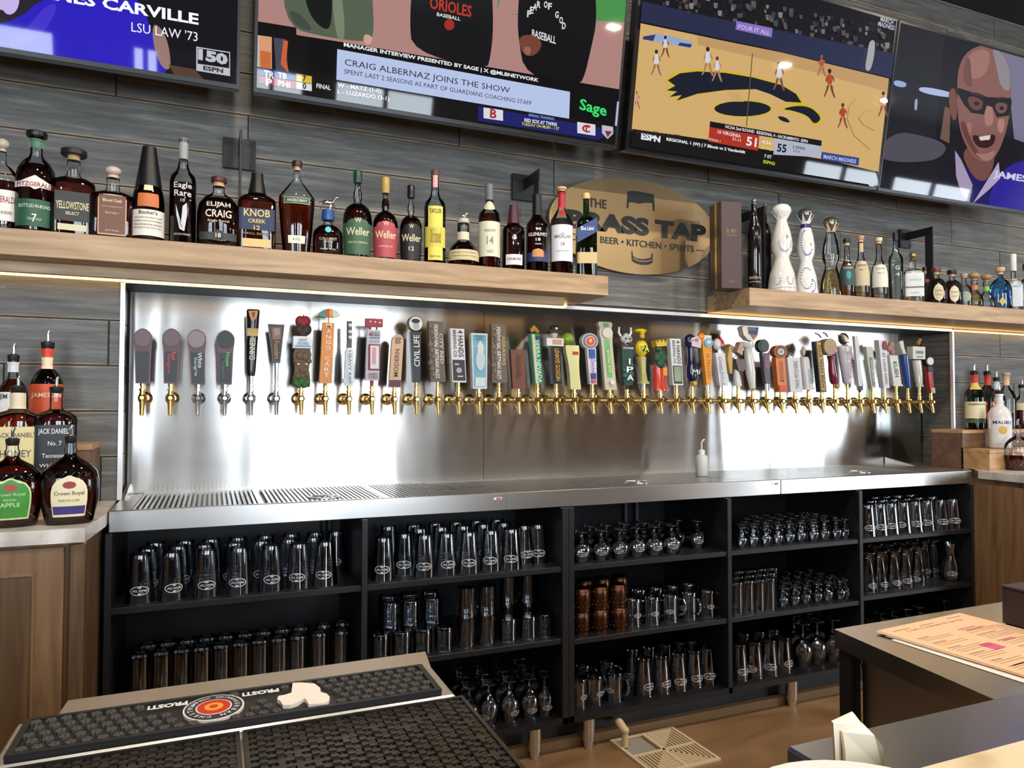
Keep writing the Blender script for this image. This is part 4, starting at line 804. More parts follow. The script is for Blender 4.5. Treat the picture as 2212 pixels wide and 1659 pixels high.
tv.ell(1597, 237, 64, 19, 'd8c02a', 'emblem_edge'); tv.ell(1597, 237, 61, 16.5, '1c1e30', 'emblem_jaw'); tv.poly([(1560, 199), (1592, 205), (1600, 222), (1560, 222), (1575, 215)], 'd6ae70', 'emblem_gap')
tv.poly([(1670, 238), (1710, 226), (1745, 230), (1766, 248), (1768, 264), (1750, 275), (1735, 255), (1700, 242)], 'd8c02a', 'emblem_edge'); tv.poly([(1680, 238), (1712, 230), (1742, 233), (1762, 250), (1765, 262), (1750, 271), (1738, 252), (1705, 241)], '1c1e30', 'emblem_beak')
tv.poly([(1670, 252), (1690, 255), (1702, 268), (1680, 264)], '1c1e30', 'emblem_beak')
tv.poly([(1617, 118), (1619, 118), (1606, 275), (1604, 275)], '6a5a44', 'court_line', .8)
for p0 in ([(1840, 215), (1825, 235), (1822, 260), (1836, 295), (1870, 325)], [(1880, 240), (1856, 245), (1846, 258), (1856, 272), (1880, 285)]):
    for a, b in zip(p0, p0[1:]): tv.poly([(a[0]-.8, a[1]), (a[0]+.8, a[1]-.8), (b[0]+.8, b[1]-.8), (b[0]-.8, b[1])], '8f7a5c', 'court_line')
def player(x, y, s, jersey, skin, hair):
    tv.poly([(x-3*s, y-11*s), (x+3*s, y-11*s), (x+4*s, y+4*s), (x-4*s, y+4*s)], jersey, 'player_jersey'); tv.ell(x, y-14.5*s, 2.4*s, 3.2*s, hair, 'player_head')
    tv.poly([(x-4*s, y+4*s), (x, y+4*s), (x-3*s, y+13*s), (x-7*s, y+21*s), (x-8.5*s, y+20*s), (x-5*s, y+12*s)], skin, 'player_leg'); tv.poly([(x, y+4*s), (x+4*s, y+4*s), (x+5*s, y+13*s), (x+8*s, y+21*s), (x+6*s, y+22*s), (x+2*s, y+13*s)], skin, 'player_leg')
    tv.poly([(x-3*s, y-10*s), (x-6*s, y-3*s), (x-5*s, y+2*s), (x-3*s, y-4*s)], skin, 'player_arm'); tv.poly([(x+3*s, y-10*s), (x+6.5*s, y-4*s), (x+6*s, y+1*s), (x+3*s, y-5*s)], skin, 'player_arm')
for a in ((1411, 136, 1.45, 'dcdce2', 'a87058', '3a2a26'), (1430, 102, 1.2, 'dcdce2', '7a4a38', '1a1416'), (1521, 133, 1.6, 'dcdce2', 'b98468', '2a1e1c'), (1541, 150, 1.4, 'dcdce2', 'b98468', '5a4638'), (1674, 165, 1.6, 'dcdce2', '8a5a48', '1a1416'),
          (1765, 143, 1.2, 'c0583a', 'a86a50', '8a6a48'), (1782, 180, 1.6, 'c0482c', '7a4634', '1e1412'), (1810, 250, 1.4, 'c0482c', '8a5240', '5a3a2a'), (1897, 225, 1.4, 'c0482c', '8a5240', '2a1a16'), (1367, 218, 1.0, 'd0a0a0', 'b06a60', '8a6060')): player(*a)
tv.poly([(1866, 92), (1880, 90), (1876, 130), (1868, 158), (1856, 155), (1862, 120)], 'b9b6b8', 'standing_figure', .9)
tv.poly([(1355, 281), (1525, 305), (1790, 350), (1880, 372), (1890, 410), (1345, 335)], '0c0c10', 'lower_bar')

tv.poly([(1764, 330), (1845, 343), (1843, 360), (1762, 346)], '3a4690', 'network_strip'); tv.text('MARCH MADNESS', (1768, 340), (1838, 351), 9, 'c2ccf0', .02)
tv.poly([(1524, 265), (1764, 306), (1763, 318), (1523, 277)], '14141a', 'score_header'); tv.text('NCAA 2nd ROUND  REGIONAL 4 - SACRAMENTO  ESPN', (1557, 276), (1734, 308), 7, 'e6e6ea', .03)
tv.poly([(1523, 277), (1630, 295), (1627, 328), (1520, 308)], 'b83426', 'score_panel'); tv.poly([(1663, 301), (1763, 318), (1762, 342), (1660, 336)], 'b9bed0', 'score_panel')
tv.text('10 VIRGINIA', (1540, 287), (1590, 297), 8, 'f2e6e2', .02); tv.text('21-11', (1572, 302), (1590, 306), 6, 'f2e6e2', .02); tv.text('FOULS: 1', (1522, 303), (1546, 308), 5, 'f2e6e2', .02); tv.text('51', (1602, 307), (1624, 311), 20, 'f4ecea', .03)
tv.text('4:56', (1635, 308), (1655, 312), 8, 'f0f0f4', .02); tv.text('2B 4Q', (1632, 321), (1656, 325), 8, 'd6e24a', .02); tv.text('55', (1668, 321), (1688, 324), 18, '1c1e28', .03); tv.text('2 IOWA', (1701, 319), (1728, 324), 7, '33384a', .02); tv.text('27-6', (1702, 328), (1716, 330), 5, '33384a', .01)
tv.text('ESPN', (1376, 297), (1417, 304), 14, 'eceef2', .05, 1.1); tv.text('REGIONAL 1 (W) | 7 Illinois vs 2 Vanderbilt', (1430, 304), (1599, 332), 9, 'eceef2', .03, 1.1); tv.text('7 ET', (1640, 339), (1656, 342), 7, 'eceef2', .02); tv.text('ESPN2', (1638, 351), (1663, 356), 7, 'd6e24a', .02)
tv.text('MARCH\nMADNESS', (1885, 50), (1920, 60), 22, 'c9ccd6', .02); tv.text('mediacom', (1366, 288), (1460, 296), 11, '3a3226', .0)
# 4: smiling man in glasses
tv = TV(2.924, 4.30, 'television showing a smiling bald man in dark glasses and a blue cardigan')
tv.poly([(1800, -500), (2800, -500), (2800, 700), (1800, 460)], '1b1c24', 'picture_ground')
tv.poly([(2140, 80), (2300, 110), (2300, 340), (2190, 300), (2180, 200)], '8b86a4', 'pale_wall', .8); tv.poly([(1945, 40), (2040, 70), (2020, 300), (1910, 330)], '24262e', 'dark_wall')
tv.poly([(1905, 310), (1930, 290), (1960, 285), (2050, 310), (2030, 345), (1960, 352), (1900, 345)], '5d5a68', 'sofa_edge', .8); tv.poly([(1930, 172), (1958, 178), (1956, 190), (1930, 186)], 'a0b4e0', 'blurred_lamp'); tv.poly([(1985, 185), (2060, 200), (2058, 213), (1984, 200)], 'b4c4e8', 'blurred_lamp'); tv.poly([(1975, 215), (1982, 212), (1980, 240), (1974, 238)], 'a0a8c8', 'blurred_lamp')
tv.poly([(2040, 230), (2052, 235), (2050, 310), (2030, 300)], '8a6a5c', 'warm_edge', .7)

tv.poly([(2000, 440), (2030, 360), (2060, 330), (2120, 400), (2180, 360), (2240, 350), (2400, 420), (2400, 520), (1990, 470)], '231c66', 'cardigan', .9)
tv.poly([(2010, 420), (2034, 352), (2056, 330), (2075, 400), (2085, 440), (2000, 430)], '1a1a26', 'cardigan_dark'); tv.poly([(2160, 360), (2240, 340), (2260, 470), (2120, 470)], '30259a', 'blue_shoulder')
tv.poly([(2062, 325), (2075, 345), (2100, 400), (2092, 440), (2076, 420), (2064, 380)], 'b4a2c4', 'shirt_collar', .9); tv.poly([(2128, 395), (2156, 350), (2160, 385), (2135, 410), (2100, 440)], 'c0b0d4', 'shirt_collar', .9)
tv.poly([(2070, 320), (2100, 385), (2130, 395), (2150, 345), (2140, 310)], '7a4e48', 'neck')
HD = [(2066, 190), (2068, 150), (2082, 118), (2106, 101), (2135, 97), (2162, 110), (2178, 140), (2184, 185), (2182, 230), (2176, 268), (2164, 310), (2146, 345), (2124, 352), (2100, 338), (2080, 305), (2068, 262)]
tv.poly(HD, '8c5f58', 'face'); tv.poly([(2078, 150), (2090, 118), (2120, 104), (2140, 115), (2130, 160), (2100, 175)], 'b07a74', 'forehead_light', .9); tv.poly([(2140, 101), (2165, 115), (2180, 150), (2182, 200), (2160, 190), (2150, 140)], 'a39aa4', 'forehead_side', .8)
tv.poly([(2048, 195), (2062, 188), (2068, 225), (2064, 262), (2054, 258), (2048, 225)], '7a4c44', 'ear'); tv.poly([(2128, 215), (2140, 212), (2146, 262), (2136, 275), (2124, 268)], 'b58078', 'nose', .9)
tv.poly([(2068, 190), (2132, 210), (2182, 212), (2184, 222), (2178, 250), (2152, 254), (2142, 232), (2130, 228), (2124, 248), (2096, 244), (2080, 225), (2066, 200)], '16121a', 'glasses_frame')
tv.poly([(2086, 205), (2124, 215), (2118, 240), (2094, 236)], '6a4642', 'lens'); tv.poly([(2146, 222), (2176, 222), (2172, 244), (2152, 246)], '74504c', 'lens'); tv.ell(2108, 224, 6, 4, '1c1416', 'eye'); tv.ell(2162, 234, 5, 4, '1c1416', 'eye')
tv.poly([(2096, 290), (2120, 296), (2150, 288), (2146, 312), (2128, 322), (2106, 316)], '3c1e20', 'open_mouth'); tv.poly([(2112, 296), (2138, 292), (2136, 302), (2116, 304)], 'e0d8d4', 'teeth'); tv.poly([(2086, 262), (2100, 270), (2092, 300), (2082, 285)], 'a87068', 'cheek'); tv.poly([(2152, 258), (2170, 256), (2164, 290), (2154, 285)], 'b88078', 'cheek')
tv.poly([(2086, 120), (2078, 160), (2084, 186), (2100, 190), (2096, 160), (2094, 130)], '75504c', 'jaw_shade'); tv.poly([(2070, 262), (2082, 300), (2102, 334), (2122, 348), (2112, 330), (2092, 296), (2084, 262)], '6a423e', 'jaw_shade'); tv.poly([(2100, 328), (2124, 336), (2150, 322), (2142, 344), (2124, 350)], 'a67a74', 'jaw_shade')
tv.poly([(2088, 203), (2104, 199), (2126, 207), (2124, 212), (2104, 206)], '3a2624', 'brow'); tv.poly([(2144, 214), (2164, 209), (2178, 214), (2164, 215)], '3a2624', 'brow')
tv.text('JAMES CARVILLE', (2144, 377), (2330, 408), 20, 'd8d8ea', .03)

# ------------------------------------------------------------------ bottles
def interp(prof, z):
    for (r0, z0), (r1, z1) in zip(prof, prof[1:]):
        if z0 <= z <= z1 and z1 > z0: return r0+(r1-r0)*(z-z0)/(z1-z0)
    return prof[-1][0]
# profiles: radius (1 = half the body width) against height (0..1 of the glass)
PF = {
 'std':   [(.88, 0), (1, .015), (1, .60), (.95, .66), (.62, .73), (.36, .79), (.31, .84), (.31, .965), (.37, .97), (.37, 1)],
 'round': [(.84, 0), (.96, .02), (1, .30), (1, .55), (.93, .65), (.70, .73), (.42, .78), (.32, .82), (.30, .95), (.36, .96), (.36, 1)],
 'weller': [(.80, 0), (.86, .02), (.95, .25), (1, .48), (.96, .58), (.80, .66), (.50, .71), (.24, .74), (.30, .80), (.30, .86), (.20, .92), (.20, 1)],
 'burg':  [(.94, 0), (1, .015), (1, .42), (.92, .52), (.68, .64), (.46, .76), (.40, .84), (.40, 1)],
 'square': [(.94, 0), (1, .02), (1, .66), (.97, .72), (.70, .76), (.36, .79), (.30, .82), (.30, 1)],
 'decant': [(.80, 0), (.88, .02), (.98, .35), (1, .62), (.93, .72), (.60, .80), (.30, .84), (.25, .88), (.25, 1)],
 'angel': [(.70, 0), (.74, .02), (.88, .30), (1, .60), (.98, .68), (.70, .76), (.40, .84), (.20, .90), (.18, 1)],
 'blanton': [(.90, 0), (1, .04), (1, .26), (.86, .44), (.55, .56), (.36, .62), (.34, .82), (.38, .84), (.38, 1)],
 'dome':  [(.92, 0), (1, .03), (1, .55), (.93, .70), (.66, .82), (.35, .88), (.28, .91), (.28, 1)],
 'tall':  [(.9, 0), (1, .012), (1, .62), (.92, .68), (.55, .73), (.40, .78), (.34, .84), (.34, 1)],
 'pot':   [(.86, 0), (.96, .02), (1, .28), (.98, .45), (.80, .58), (.50, .68), (.36, .74), (.33, .80), (.33, 1)],
 'bell':  [(.95, 0), (1, .03), (.86, .25), (.55, .42), (.50, .47), (.72, .56), (.74, .66), (.62, .80), (.40, .93), (.36, 1)],
 'crown': [(.74, 0), (.82, .03), (1, .30), (1.0, .52), (.92, .64), (.62, .74), (.28, .81), (.20, .85), (.24, .90), (.20, .94), (.20, 1)],
 'slim':  [(.9, 0), (1, .01), (1, .68), (.80, .76), (.50, .84), (.40, .90), (.40, 1)],
}
def bottle(name, label, cat, loc, wid, hgt, prof, liquid, fill=.6, glass=None, cap=('cyl', .12, '111111'), q=2., depth=1., labels=(), text=(), neck=None, group=None, rz=0., extra=None, solid=None):
    """hgt covers glass and stopper; cap = (shape, share of the height, colour[, radius factor])"""
    t = thing(name, loc, label, cat, group, rz)
    a = wid/2; ch = cap[1]*hgt if cap else 0; gh = hgt-ch; P = [(r*a, z*gh) for r, z in PF[prof]]
    qs = [q if z < .70*gh else 2. for _, z in P]
    inn = [(max(r-.0022, .001), z) for r, z in reversed(P)]
    ay = depth
    if solid: part('body', MB().lathe(P, 28, ay=ay, p=qs), paint(solid, .12, coat=.6), t, smooth=True)
    else:
        g = part('glass', MB().lathe(P, 28, ay=ay, p=qs), glass or G_CLEAR, t, smooth=True)
        if liquid:
            zf = fill*gh; L = [(max(r-.003, .002), max(z, .004)) for r, z in P if z < zf-.003]+[(interp(P, zf)-.003, zf)]
            part('liquid', MB().lathe(L, 28, ay=ay, p=[q if z < .70*gh else 2. for _, z in L]), liquid, t, smooth=True)
    def surf(x, z, off):
        r = max(interp(P, z), abs(x)*1.001)+off; qq = q if z < .70*gh else 2.
        return -r*ay*max(0, 1-abs(x/r)**qq)**(1/qq)
    for i, lb in enumerate(labels):     # (z0, z1, half width share, colour[, shape, name])
        z0, z1, hw, c = lb[:4]; shp = lb[4] if len(lb) > 4 else 'rect'; nm = lb[5] if len(lb) > 5 else 'label'
        z0 *= gh; z1 *= gh; off = .0007+.0004*i; nx, nz = 14, 8; vs = []; fs = []
        for j in range(nz+1):
            z = z0+(z1-z0)*j/nz; v = 2*j/nz-1
            k = 1. if shp == 'rect' else max(.03, math.sqrt(max(0, 1-v*v))) if shp == 'oval' else (1. if v < .2 else max(.05, math.sqrt(max(0, 1-((v-.2)/.8)**2)))) if shp == 'arch' else (1-.25*(1-v)/2) if shp == 'taper' else max(.05, 1-abs(v))
            h = min(hw, .985)*k*(interp(P, z)+off)
            for m2 in range(nx+1):
                u = math.sin(math.pi/2*(2*m2/nx-1)*.98)/math.sin(math.pi/2*.98) if hw > .8 else 2*m2/nx-1
                x = h*u; vs.append((x, surf(x, z, off), z))
        for j in range(nz):
            for m2 in range(nx): b = j*(nx+1)+m2; fs.append((b, b+1, b+nx+2, b+nx+1))
        part(nm, MB().add(vs, fs), paint(c, .5), t, smooth=True)
    tb = {}
    for tx in text:                    # (string, z centre, width share, colour[, height share])
        st, zc, ww, c = tx[:4]; mb = tb.setdefault(c, MB()); off = .0012+.0004*len(labels); z = zc*gh; rr = interp(P, z)
        textmb(mb, st, lambda u, v: (u, surf(u, z+v, off), z+v), w=2*rr*ww, h=tx[4]*gh if len(tx) > 4 else None, bold=.01)
    for c, mb in tb.items(): part('lettering', mb, paint(c, .5), t)
    rn = P[-1][0]
    if cap:
        k, _, c = cap[:3]; cr = rn*(cap[3] if len(cap) > 3 else 1.25)
        if k == 'cyl': part('cap', MB().lathe([(cr*.96, 0), (cr, .002), (cr, ch-.003), (cr*.85, ch)], 18), paint(c, .35), t, (0, 0, gh), smooth=True)
        elif k == 'foil':
            z0 = gh*(1-cap[4]); part('foil', MB().lathe([(interp(P, z0)+.0012, z0-gh), (rn+.0015, 0), (rn+.0015, ch)], 18), paint(c, .4), t, (0, 0, gh), smooth=True)
        elif k == 'cork':     # wooden or coloured top over a pale cork ring
            part('cork', MB().lathe([(rn*.95, 0), (rn*.95, ch*.45)], 16), M_CORK, t, (0, 0, gh), smooth=True)
            part('stopper', MB().lathe([(cr*.92, ch*.42), (cr, ch*.5), (cr, ch*.92), (cr*.9, ch)], 18), paint(c, .4), t, (0, 0, gh), smooth=True)
        elif k == 'ball':
            part('cap', MB().lathe([(rn*.9, 0), (rn*.9, ch*.2)], 14).ball((0, 0, ch*.6), cr, cr, ch*.42), paint(c, .15, cap[4] if len(cap) > 4 else 0), t, (0, 0, gh), smooth=True)
        elif k == 'pour':
            part('pourer_collar', MB().lathe([(rn*.9, -.004), (rn*1.05, 0), (rn*1.15, ch*.30), (rn*.9, ch*.34)], 14), M_BLACKM, t, (0, 0, gh), smooth=True)
            part('pour_spout', MB().lathe([(.0105, ch*.34), (.0115, ch*.37), (.006, ch*.40)], 12).cyl((0, 0, ch*.38), (.0, -.002, ch*.8), .0048, .0045, 10).cyl((0, -.002, ch*.8), (.004, -.004, ch), .0045, .0035, 10), M_CHROME, t, (0, 0, gh), smooth=True)
        elif k == 'figure':
            part('stopper', MB().lathe([(cr*.9, 0), (cr, ch*.1), (cr*.9, ch*.42)], 16), paint(c, .3), t, (0, 0, gh), smooth=True)
            hb = MB(); s = ch*.55; z = ch*.45
            hb.ball((0, 0, z+s*.55), s*.42, s*.14, s*.18).cyl((s*.3, 0, z+s*.6), (s*.55, 0, z+s*.95), s*.10, s*.06).ball((s*.62, 0, z+s*.95), s*.16, s*.07, s*.08, 8, 5)
            for xx, dx in ((-.3, -.25), (-.2, .1), (.2, -.1), (.3, .3)): hb.cyl((s*xx, 0, z+s*.45), (s*(xx+dx), 0, z), s*.05, s*.03, 6)
            hb.cyl((-s*.38, 0, z+s*.6), (-s*.7, 0, z+s*.5), s*.05, s*.02, 6)
            part('horse_figure', hb, M_CHROME, t, (0, 0, gh), smooth=True)
    if extra: extra(t, P, gh, a, surf)
    return t
def onshelf(px, ytop, wpx, Y=2.56, z0=ZS):
    p = PY(px, ytop, Y); w_ = wpx*(PY(px+.5, 500, Y)-PY(px-.5, 500, Y)).length
    # silhouette width of a round body seen at an angle
    w_ = wpx*mpp(px, Y)
    return (p.x, Y, z0), w_, p.z-z0, -math.atan2(p.x, Y)*.75
def sb(px, yt, wpx, name, label, prof, liquid, Y=2.565, group='bottles on the whiskey shelf', **k):
    loc, w_, h, rz = onshelf(px, yt, wpx, Y)
    return bottle(name, label, 'bottle', loc, w_, h, prof, liquid, rz=rz, group=group, **k)
W = 'whiskey_bottle'
sb(6, 300, 62, W, 'whiskey decanter with glass stopper and lettered white label, at the shelf end', 'decant', L_DARK, fill=.62, cap=('ball', .14, 'b9aea0', 1.7), q=3, depth=.7, labels=[(.12, .50, .9, 'e9e2dc')], text=[('FITZGERALD', .38, .8, '8c1f28', .08), ('BOTTLED-IN-BOND', .22, .7, '3a3634', .04)])
sb(80, 285, 76, W, 'round-shouldered whiskey bottle with green lower label and red-lettered banner', 'round', L_DARK, fill=.70, cap=('cyl', .055, '111111', 1.45), labels=[(.05, .32, .96, '2c5a40'), (.42, .56, .78, 'e6e0d6', 'diamond'), (.44, .50, .95, 'efe6dc'), (.88, .97, .98, '4d7a60')], text=[('FITZGERALD', .47, .85, '8c2a34', .045), ('BOTTLED-IN-BOND', .25, .75, 'cfe0cc', .035), ('7', .13, .12, 'dfe8dc', .08), ('YEARS OLD', .12, .35, 'b9ccb8', .025)])
sb(160, 325, 84, W, 'square whiskey bottle with charcoal label in yellow lettering and black strapped stopper', 'square', L_WHISKEY, fill=.74, cap=('cork', .12, '1c1a1a', 2.0), q=6, depth=.55, labels=[(.18, .56, .78, '2b2e2a'), (.06, .14, .62, 'cfc8a4')], text=[('YELLOWSTONE', .38, .72, 'd9cf9a', .10), ('SELECT', .28, .3, 'd9cf9a', .04)])
sb(245, 360, 86, W, 'square whiskey bottle with brown cream-bordered label and clear stopper', 'square', L_WHISKEY, fill=.76, cap=('ball', .16, 'cbb6a8', 1.3), q=6, depth=.55, labels=[(.05, .70, .62, 'c9a890'), (.07, .68, .57, '6d4836')], text=[('Blood Oath', .60, .42, 'e0c9a4', .05), ('PACT NO. 7', .40, .3, 'd9bf98', .03), ('Kentucky Straight Bourbon', .50, .45, 'd9bf98', .02), ('John E. Rempe', .12, .3, 'd9bf98', .03)])
sb(323, 319, 65, W, 'wine-shaped whiskey bottle sealed in black wax with handwritten cream label', 'burg', L_DARK, fill=.8, cap=('foil', .01, '0d0d0e', 1, .42), labels=[(.05, .32, .97, 'e6dfcf'), (.35, .49, .62, 'c8703a'), (.52, .58, .3, 'e9d9a8')], text=[("Booker's", .29, .55, '3c3630', .04), ('we bottle it by hand in small', .235, .8, '55504a', .02), ('batches uncut and straight', .20, .8, '55504a', .02), ('from the barrel as it should', .165, .8, '55504a', .02), ('be enjoyed over ice or neat', .13, .8, '55504a', .02)])
sb(397, 301, 54, W, 'tall clear-shouldered whiskey bottle with silver neck and eagle print', 'tall', L_DARK, fill=.6, cap=('foil', .05, '9a9a9c', 1.1, .15), text=[('Eagle', .56, .65, 'd9d9dc', .07), ('Rare', .49, .62, 'd9d9dc', .06), ('10', .42, .15, 'c9c9cc', .03), ('KENTUCKY STRAIGHT', .09, .6, 'b0b0b4', .02)],
   extra=lambda t, P, gh, a, surf: (part('eagle_print', MB().add([(x*a, surf(x*a, z*gh, .001), z*gh) for x, z in ((-.5, .38), (-.1, .20), (.0, .36), (.3, .40), (.35, .30), (.15, .12), (-.2, .14), (-.45, .28))], [tuple(range(8))]), M_LOGO, t), part('cap_top', MB().lathe([(a*.38, 0), (a*.38, .012)], 16), M_BLACKM, t, (0, 0, gh+.004), smooth=True)))
sb(473, 384, 86, W, 'broad round-shouldered dark whiskey bottle with large white lettering and 18 medal label', 'dome', L_DARK, fill=.8, cap=('cork', .13, '54211f', 1.35), q=2.6, depth=.65, labels=[(.10, .22, .85, '2f3531'), (.08, .27, .26, '1e2422', 'oval')], text=[('ELIJAH', .66, .58, 'e6dcc4', .10), ('CRAIG', .52, .60, 'e6dcc4', .12), ('Single Barrel', .40, .5, 'd0c4a8', .05), ('18', .175, .12, 'e6dcc4', .07)])
sb(556, 376, 78, W, 'square whiskey bottle with navy label numbered 12 in gold, black waxed neck', 'square', L_WHISKEY, fill=.72, cap=('foil', .06, '121214', 1.2, .22), q=7, depth=.5, labels=[(.04, .15, .72, 'd8b878'), (.27, .56, .92, '1d2a4a'), (.27, .56, .16, '1d2a4a')], text=[('KNOB', .50, .68, 'e0bf6c', .10), ('CREEK', .39, .45, 'e0bf6c', .05), ('12', .30, .16, 'e0bf6c', .06), ('SMALL BATCH', .22, .7, '8a7a5a', .03)])
sb(642, 349, 76, W, 'tall fluted whiskey bottle with green plaque and cream lower label', 'angel', L_WHISKEY, fill=.66, cap=('cork', .10, '3d1c1e', 1.6), depth=.55, labels=[(.58, .66, .72, '7f9a7a'), (.59, .65, .66, '43573f'), (.12, .21, .55, 'e6e2cc')], text=[('ANGELS ENVY', .62, .55, 'd5dcc0', .03), ('RYE', .165, .25, '6a7a5c', .03)])
sb(709, 424, 64, W, 'small dark whiskey bottle with blue stopper topped by a silver horse', 'dome', L_DARK, fill=.85, cap=('figure', .40, '27508c', 1.6), depth=.7, labels=[(.62, .80, .22, '5fc0c0', 'oval')], text=[('CALUMET', .45, .58, 'b9a894', .07), ('FARM', .37, .3, 'b9a894', .04), ('Single Rack', .17, .5, 'd9cfc0', .05)])
sb(773, 369, 63, W, 'green-labelled round whiskey bottle with green cap', 'weller', L_DARK, fill=.70, cap=('cyl', .14, '1e4430', 1.5), labels=[(.04, .44, .97, '3f6247', 'rect'), (.36, .50, .70, '3f6247', 'arch')], text=[('W', .47, .22, 'd8cf98', .06), ('Weller', .33, .8, 'e2dcae', .10), ('SPECIAL RESERVE', .19, .7, 'c9c38e', .025)])
sb(833, 384, 55, W, 'red-labelled round whiskey bottle with gold neck cap', 'weller', L_DARK, fill=.93, cap=('cyl', .19, 'b0924a', 1.7), labels=[(.04, .48, .97, 'b04a52'), (.42, .56, .70, 'b04a52', 'arch')], text=[('W', .52, .22, 'e6cfa0', .06), ('Weller', .36, .82, 'f0dcb0', .11), ('ANTIQUE 107', .19, .6, 'e6cfa0', .03)])
sb(888, 401, 49, W, 'black-labelled round whiskey bottle numbered 12 with black cap', 'weller', L_DARK, fill=.68, cap=('cyl', .16, '101012', 1.7), labels=[(.04, .50, .97, '17181a'), (.44, .58, .70, '17181a', 'arch')], text=[('W', .53, .2, 'd9cfa0', .06), ('Weller', .36, .85, 'e2d9a8', .11), ('12', .20, .25, 'e2d9a8', .06)])
sb(940, 369, 47, W, 'clear round whiskey bottle with tall yellow label and pink tax strip', 'tall', L_DARK, fill=.62, cap=('foil', .03, '5a3a34', 1.05, .05), labels=[(.04, .62, .66, 'e6d35c'), (.18, .40, .9, 'd9c750'), (.84, .97, .6, 'e0a4a4', 'rect', 'tax_strip')], text=[('TAYLOR', .565, .55, '4a4020', .05), ('Old Fashioned', .30, .5, '8a7c2c', .16), ('STRAIGHT KENTUCKY', .08, .5, '6a5c24', .02)])
sb(1001, 460, 68, W, 'squat round whiskey bottle with kraft band label, horse stopper', 'blanton', L_DARK, fill=.55, cap=('figure', .20, 'b9b0a0', 1.1), labels=[(.12, .36, .97, 'c9b98e'), (.62, .80, 1.0, 'd9cfae', 'rect', 'neck_label')], text=[('Blanton The Original', .29, .75, '6a5a3c', .04), ('Single Barrel Bourbon Whiskey', .21, .75, '6a5a3c', .03)])
sb(1057, 399, 47, W, 'clear cylinder whiskey bottle with cream 14 label and grey cap', 'tall', L_WHISKEY, fill=.66, cap=('foil', .03, '6b6d72', 1.2, .16), labels=[(.14, .56, .98, 'd9d5bc'), (.70, .82, 1., 'cfcab0', 'oval', 'neck_seal')], text=[('14', .33, .32, '8a8670', .10), ('HIGHLAND', .45, .5, '8a8670', .03), ('AGED', .2, .3, '8a8670', .03)])
sb(1109, 444, 49, W, 'dark whiskey bottle with silver stag head and small white label', 'tall', L_DARK, fill=.78, cap=('foil', .03, '4a1f30', 1.15, .26), labels=[(.08, .24, .72, 'e0dcdc')], text=[('DALMORE', .17, .6, '7a3a3c', .04)],
   extra=lambda t, P, gh, a, surf: part('stag_head', MB().ball((0, -a*.98, gh*.50), a*.22, a*.1, gh*.05).tube([(0, -a, gh*.53), (-a*.5, -a*.95, gh*.60), (-a*.6, -a*.9, gh*.64)], .0018, 6).tube([(0, -a, gh*.53), (a*.5, -a*.95, gh*.60), (a*.6, -a*.9, gh*.64)], .0018, 6), M_CHROME, t, smooth=True))
sb(1160, 421, 48, W, 'dark whiskey bottle with white lettering numbered 18 and navy-gold label', 'std', L_DARK, fill=.78, cap=('foil', .06, '121214', 1.1, .22), labels=[(.14, .26, .98, '2c3560'), (.20, .31, .5, 'c98a50', 'arch')], text=[('THE', .57, .25, 'ebe8e2', .03), ('GLENLIVET', .50, .85, 'f0ece6', .045), ('18', .43, .22, 'ebe8e2', .04), ('YEARS', .37, .3, 'd9d5cc', .02)])
sb(1213, 405, 49, W, 'whiskey bottle with red neck foil and large white label', 'std', L_DARK, fill=.66, cap=('cork', .05, 'd9a878', 1.25), labels=[(.15, .58, .93, 'e6e6ea'), (.80, .985, 1.03, 'b01f30', 'rect', 'neck_foil'), (.68, .78, .5, 'a8242e', 'diamond')], text=[('THE', .47, .15, '8a5a5a', .02), ('MACALLAN', .44, .7, '6a6a70', .04), ('18', .35, .16, '9a5a5a', .04), ('HIGHLAND SINGLE MALT', .27, .6, '8a8a90', .015)])
sb(1266, 418, 44, W, 'square green-glass whiskey bottle with slanted blue label, last on the shelf', 'square', L_AMBER, fill=.72, glass=G_GREEN, cap=('cyl', .07, 'cdb878', 1.3), q=7, depth=.95, labels=[(.16, .30, .98, 'cdb27a')], text=[('Blue Label', .60, .62, 'e6ecf4', .05)],
   extra=lambda t, P, gh, a, surf: part('slanted_label', MB().add([(-a*.98, -a*.985*.95, gh*.42), (a*.98, -a*.985*.95, gh*.56), (a*.98, -a*.985*.95, gh*.74), (-a*.98, -a*.985*.95, gh*.60)], [(0, 1, 2, 3)]), paint('27407a'), t, (0, -.0012, 0)))
# tequila shelf
p = PY(1578, 636, 2.60); wbx = .088
t = thing('gift_box', (p.x-.025, 2.60, ZS), 'tall brown gift box with a gold edge stripe beside the oval sign', 'box', rz=-.15)
hb = PY(1578, 443, 2.6).z-ZS
part('carton', MB().bbox(-.05, .05, -.05, .05, 0, hb, .0015), paint('4a3a38', .5), t)
part('gold_stripe', MB().box(-.0512, -.0502, -.012, .004, .002, hb-.002), paint('b59a4a', .3, .8), t)
mb = MB(); textmb(mb, 'EL REY', lambda u, v: (u, -.0512, hb*.66+v), w=.05, h=.016); textmb(mb, 'TEQUILA', lambda u, v: (u, -.0512, hb*.61+v), w=.05, h=.008); textmb(mb, 'EXTRA', lambda u, v: (u, -.0512, hb*.08+v), w=.03, h=.006)
part('lettering', mb, paint('a08a64', .4), t)
T = dict(group='bottles on the tequila shelf')
TQ = 'tequila_bottle'
sb(1628, 429, 30, TQ, 'very tall slim black tequila bottle with silver stopper beside the gift box', 'slim', None, solid='120c0c', cap=('ball', .06, 'b0b0b0', 1.0, .9), text=[('RESERVA', .14, .8, 'b9a8a0', .03), ('EXTRA ANEJO', .09, .8, 'b9a8a0', .02)], **T)
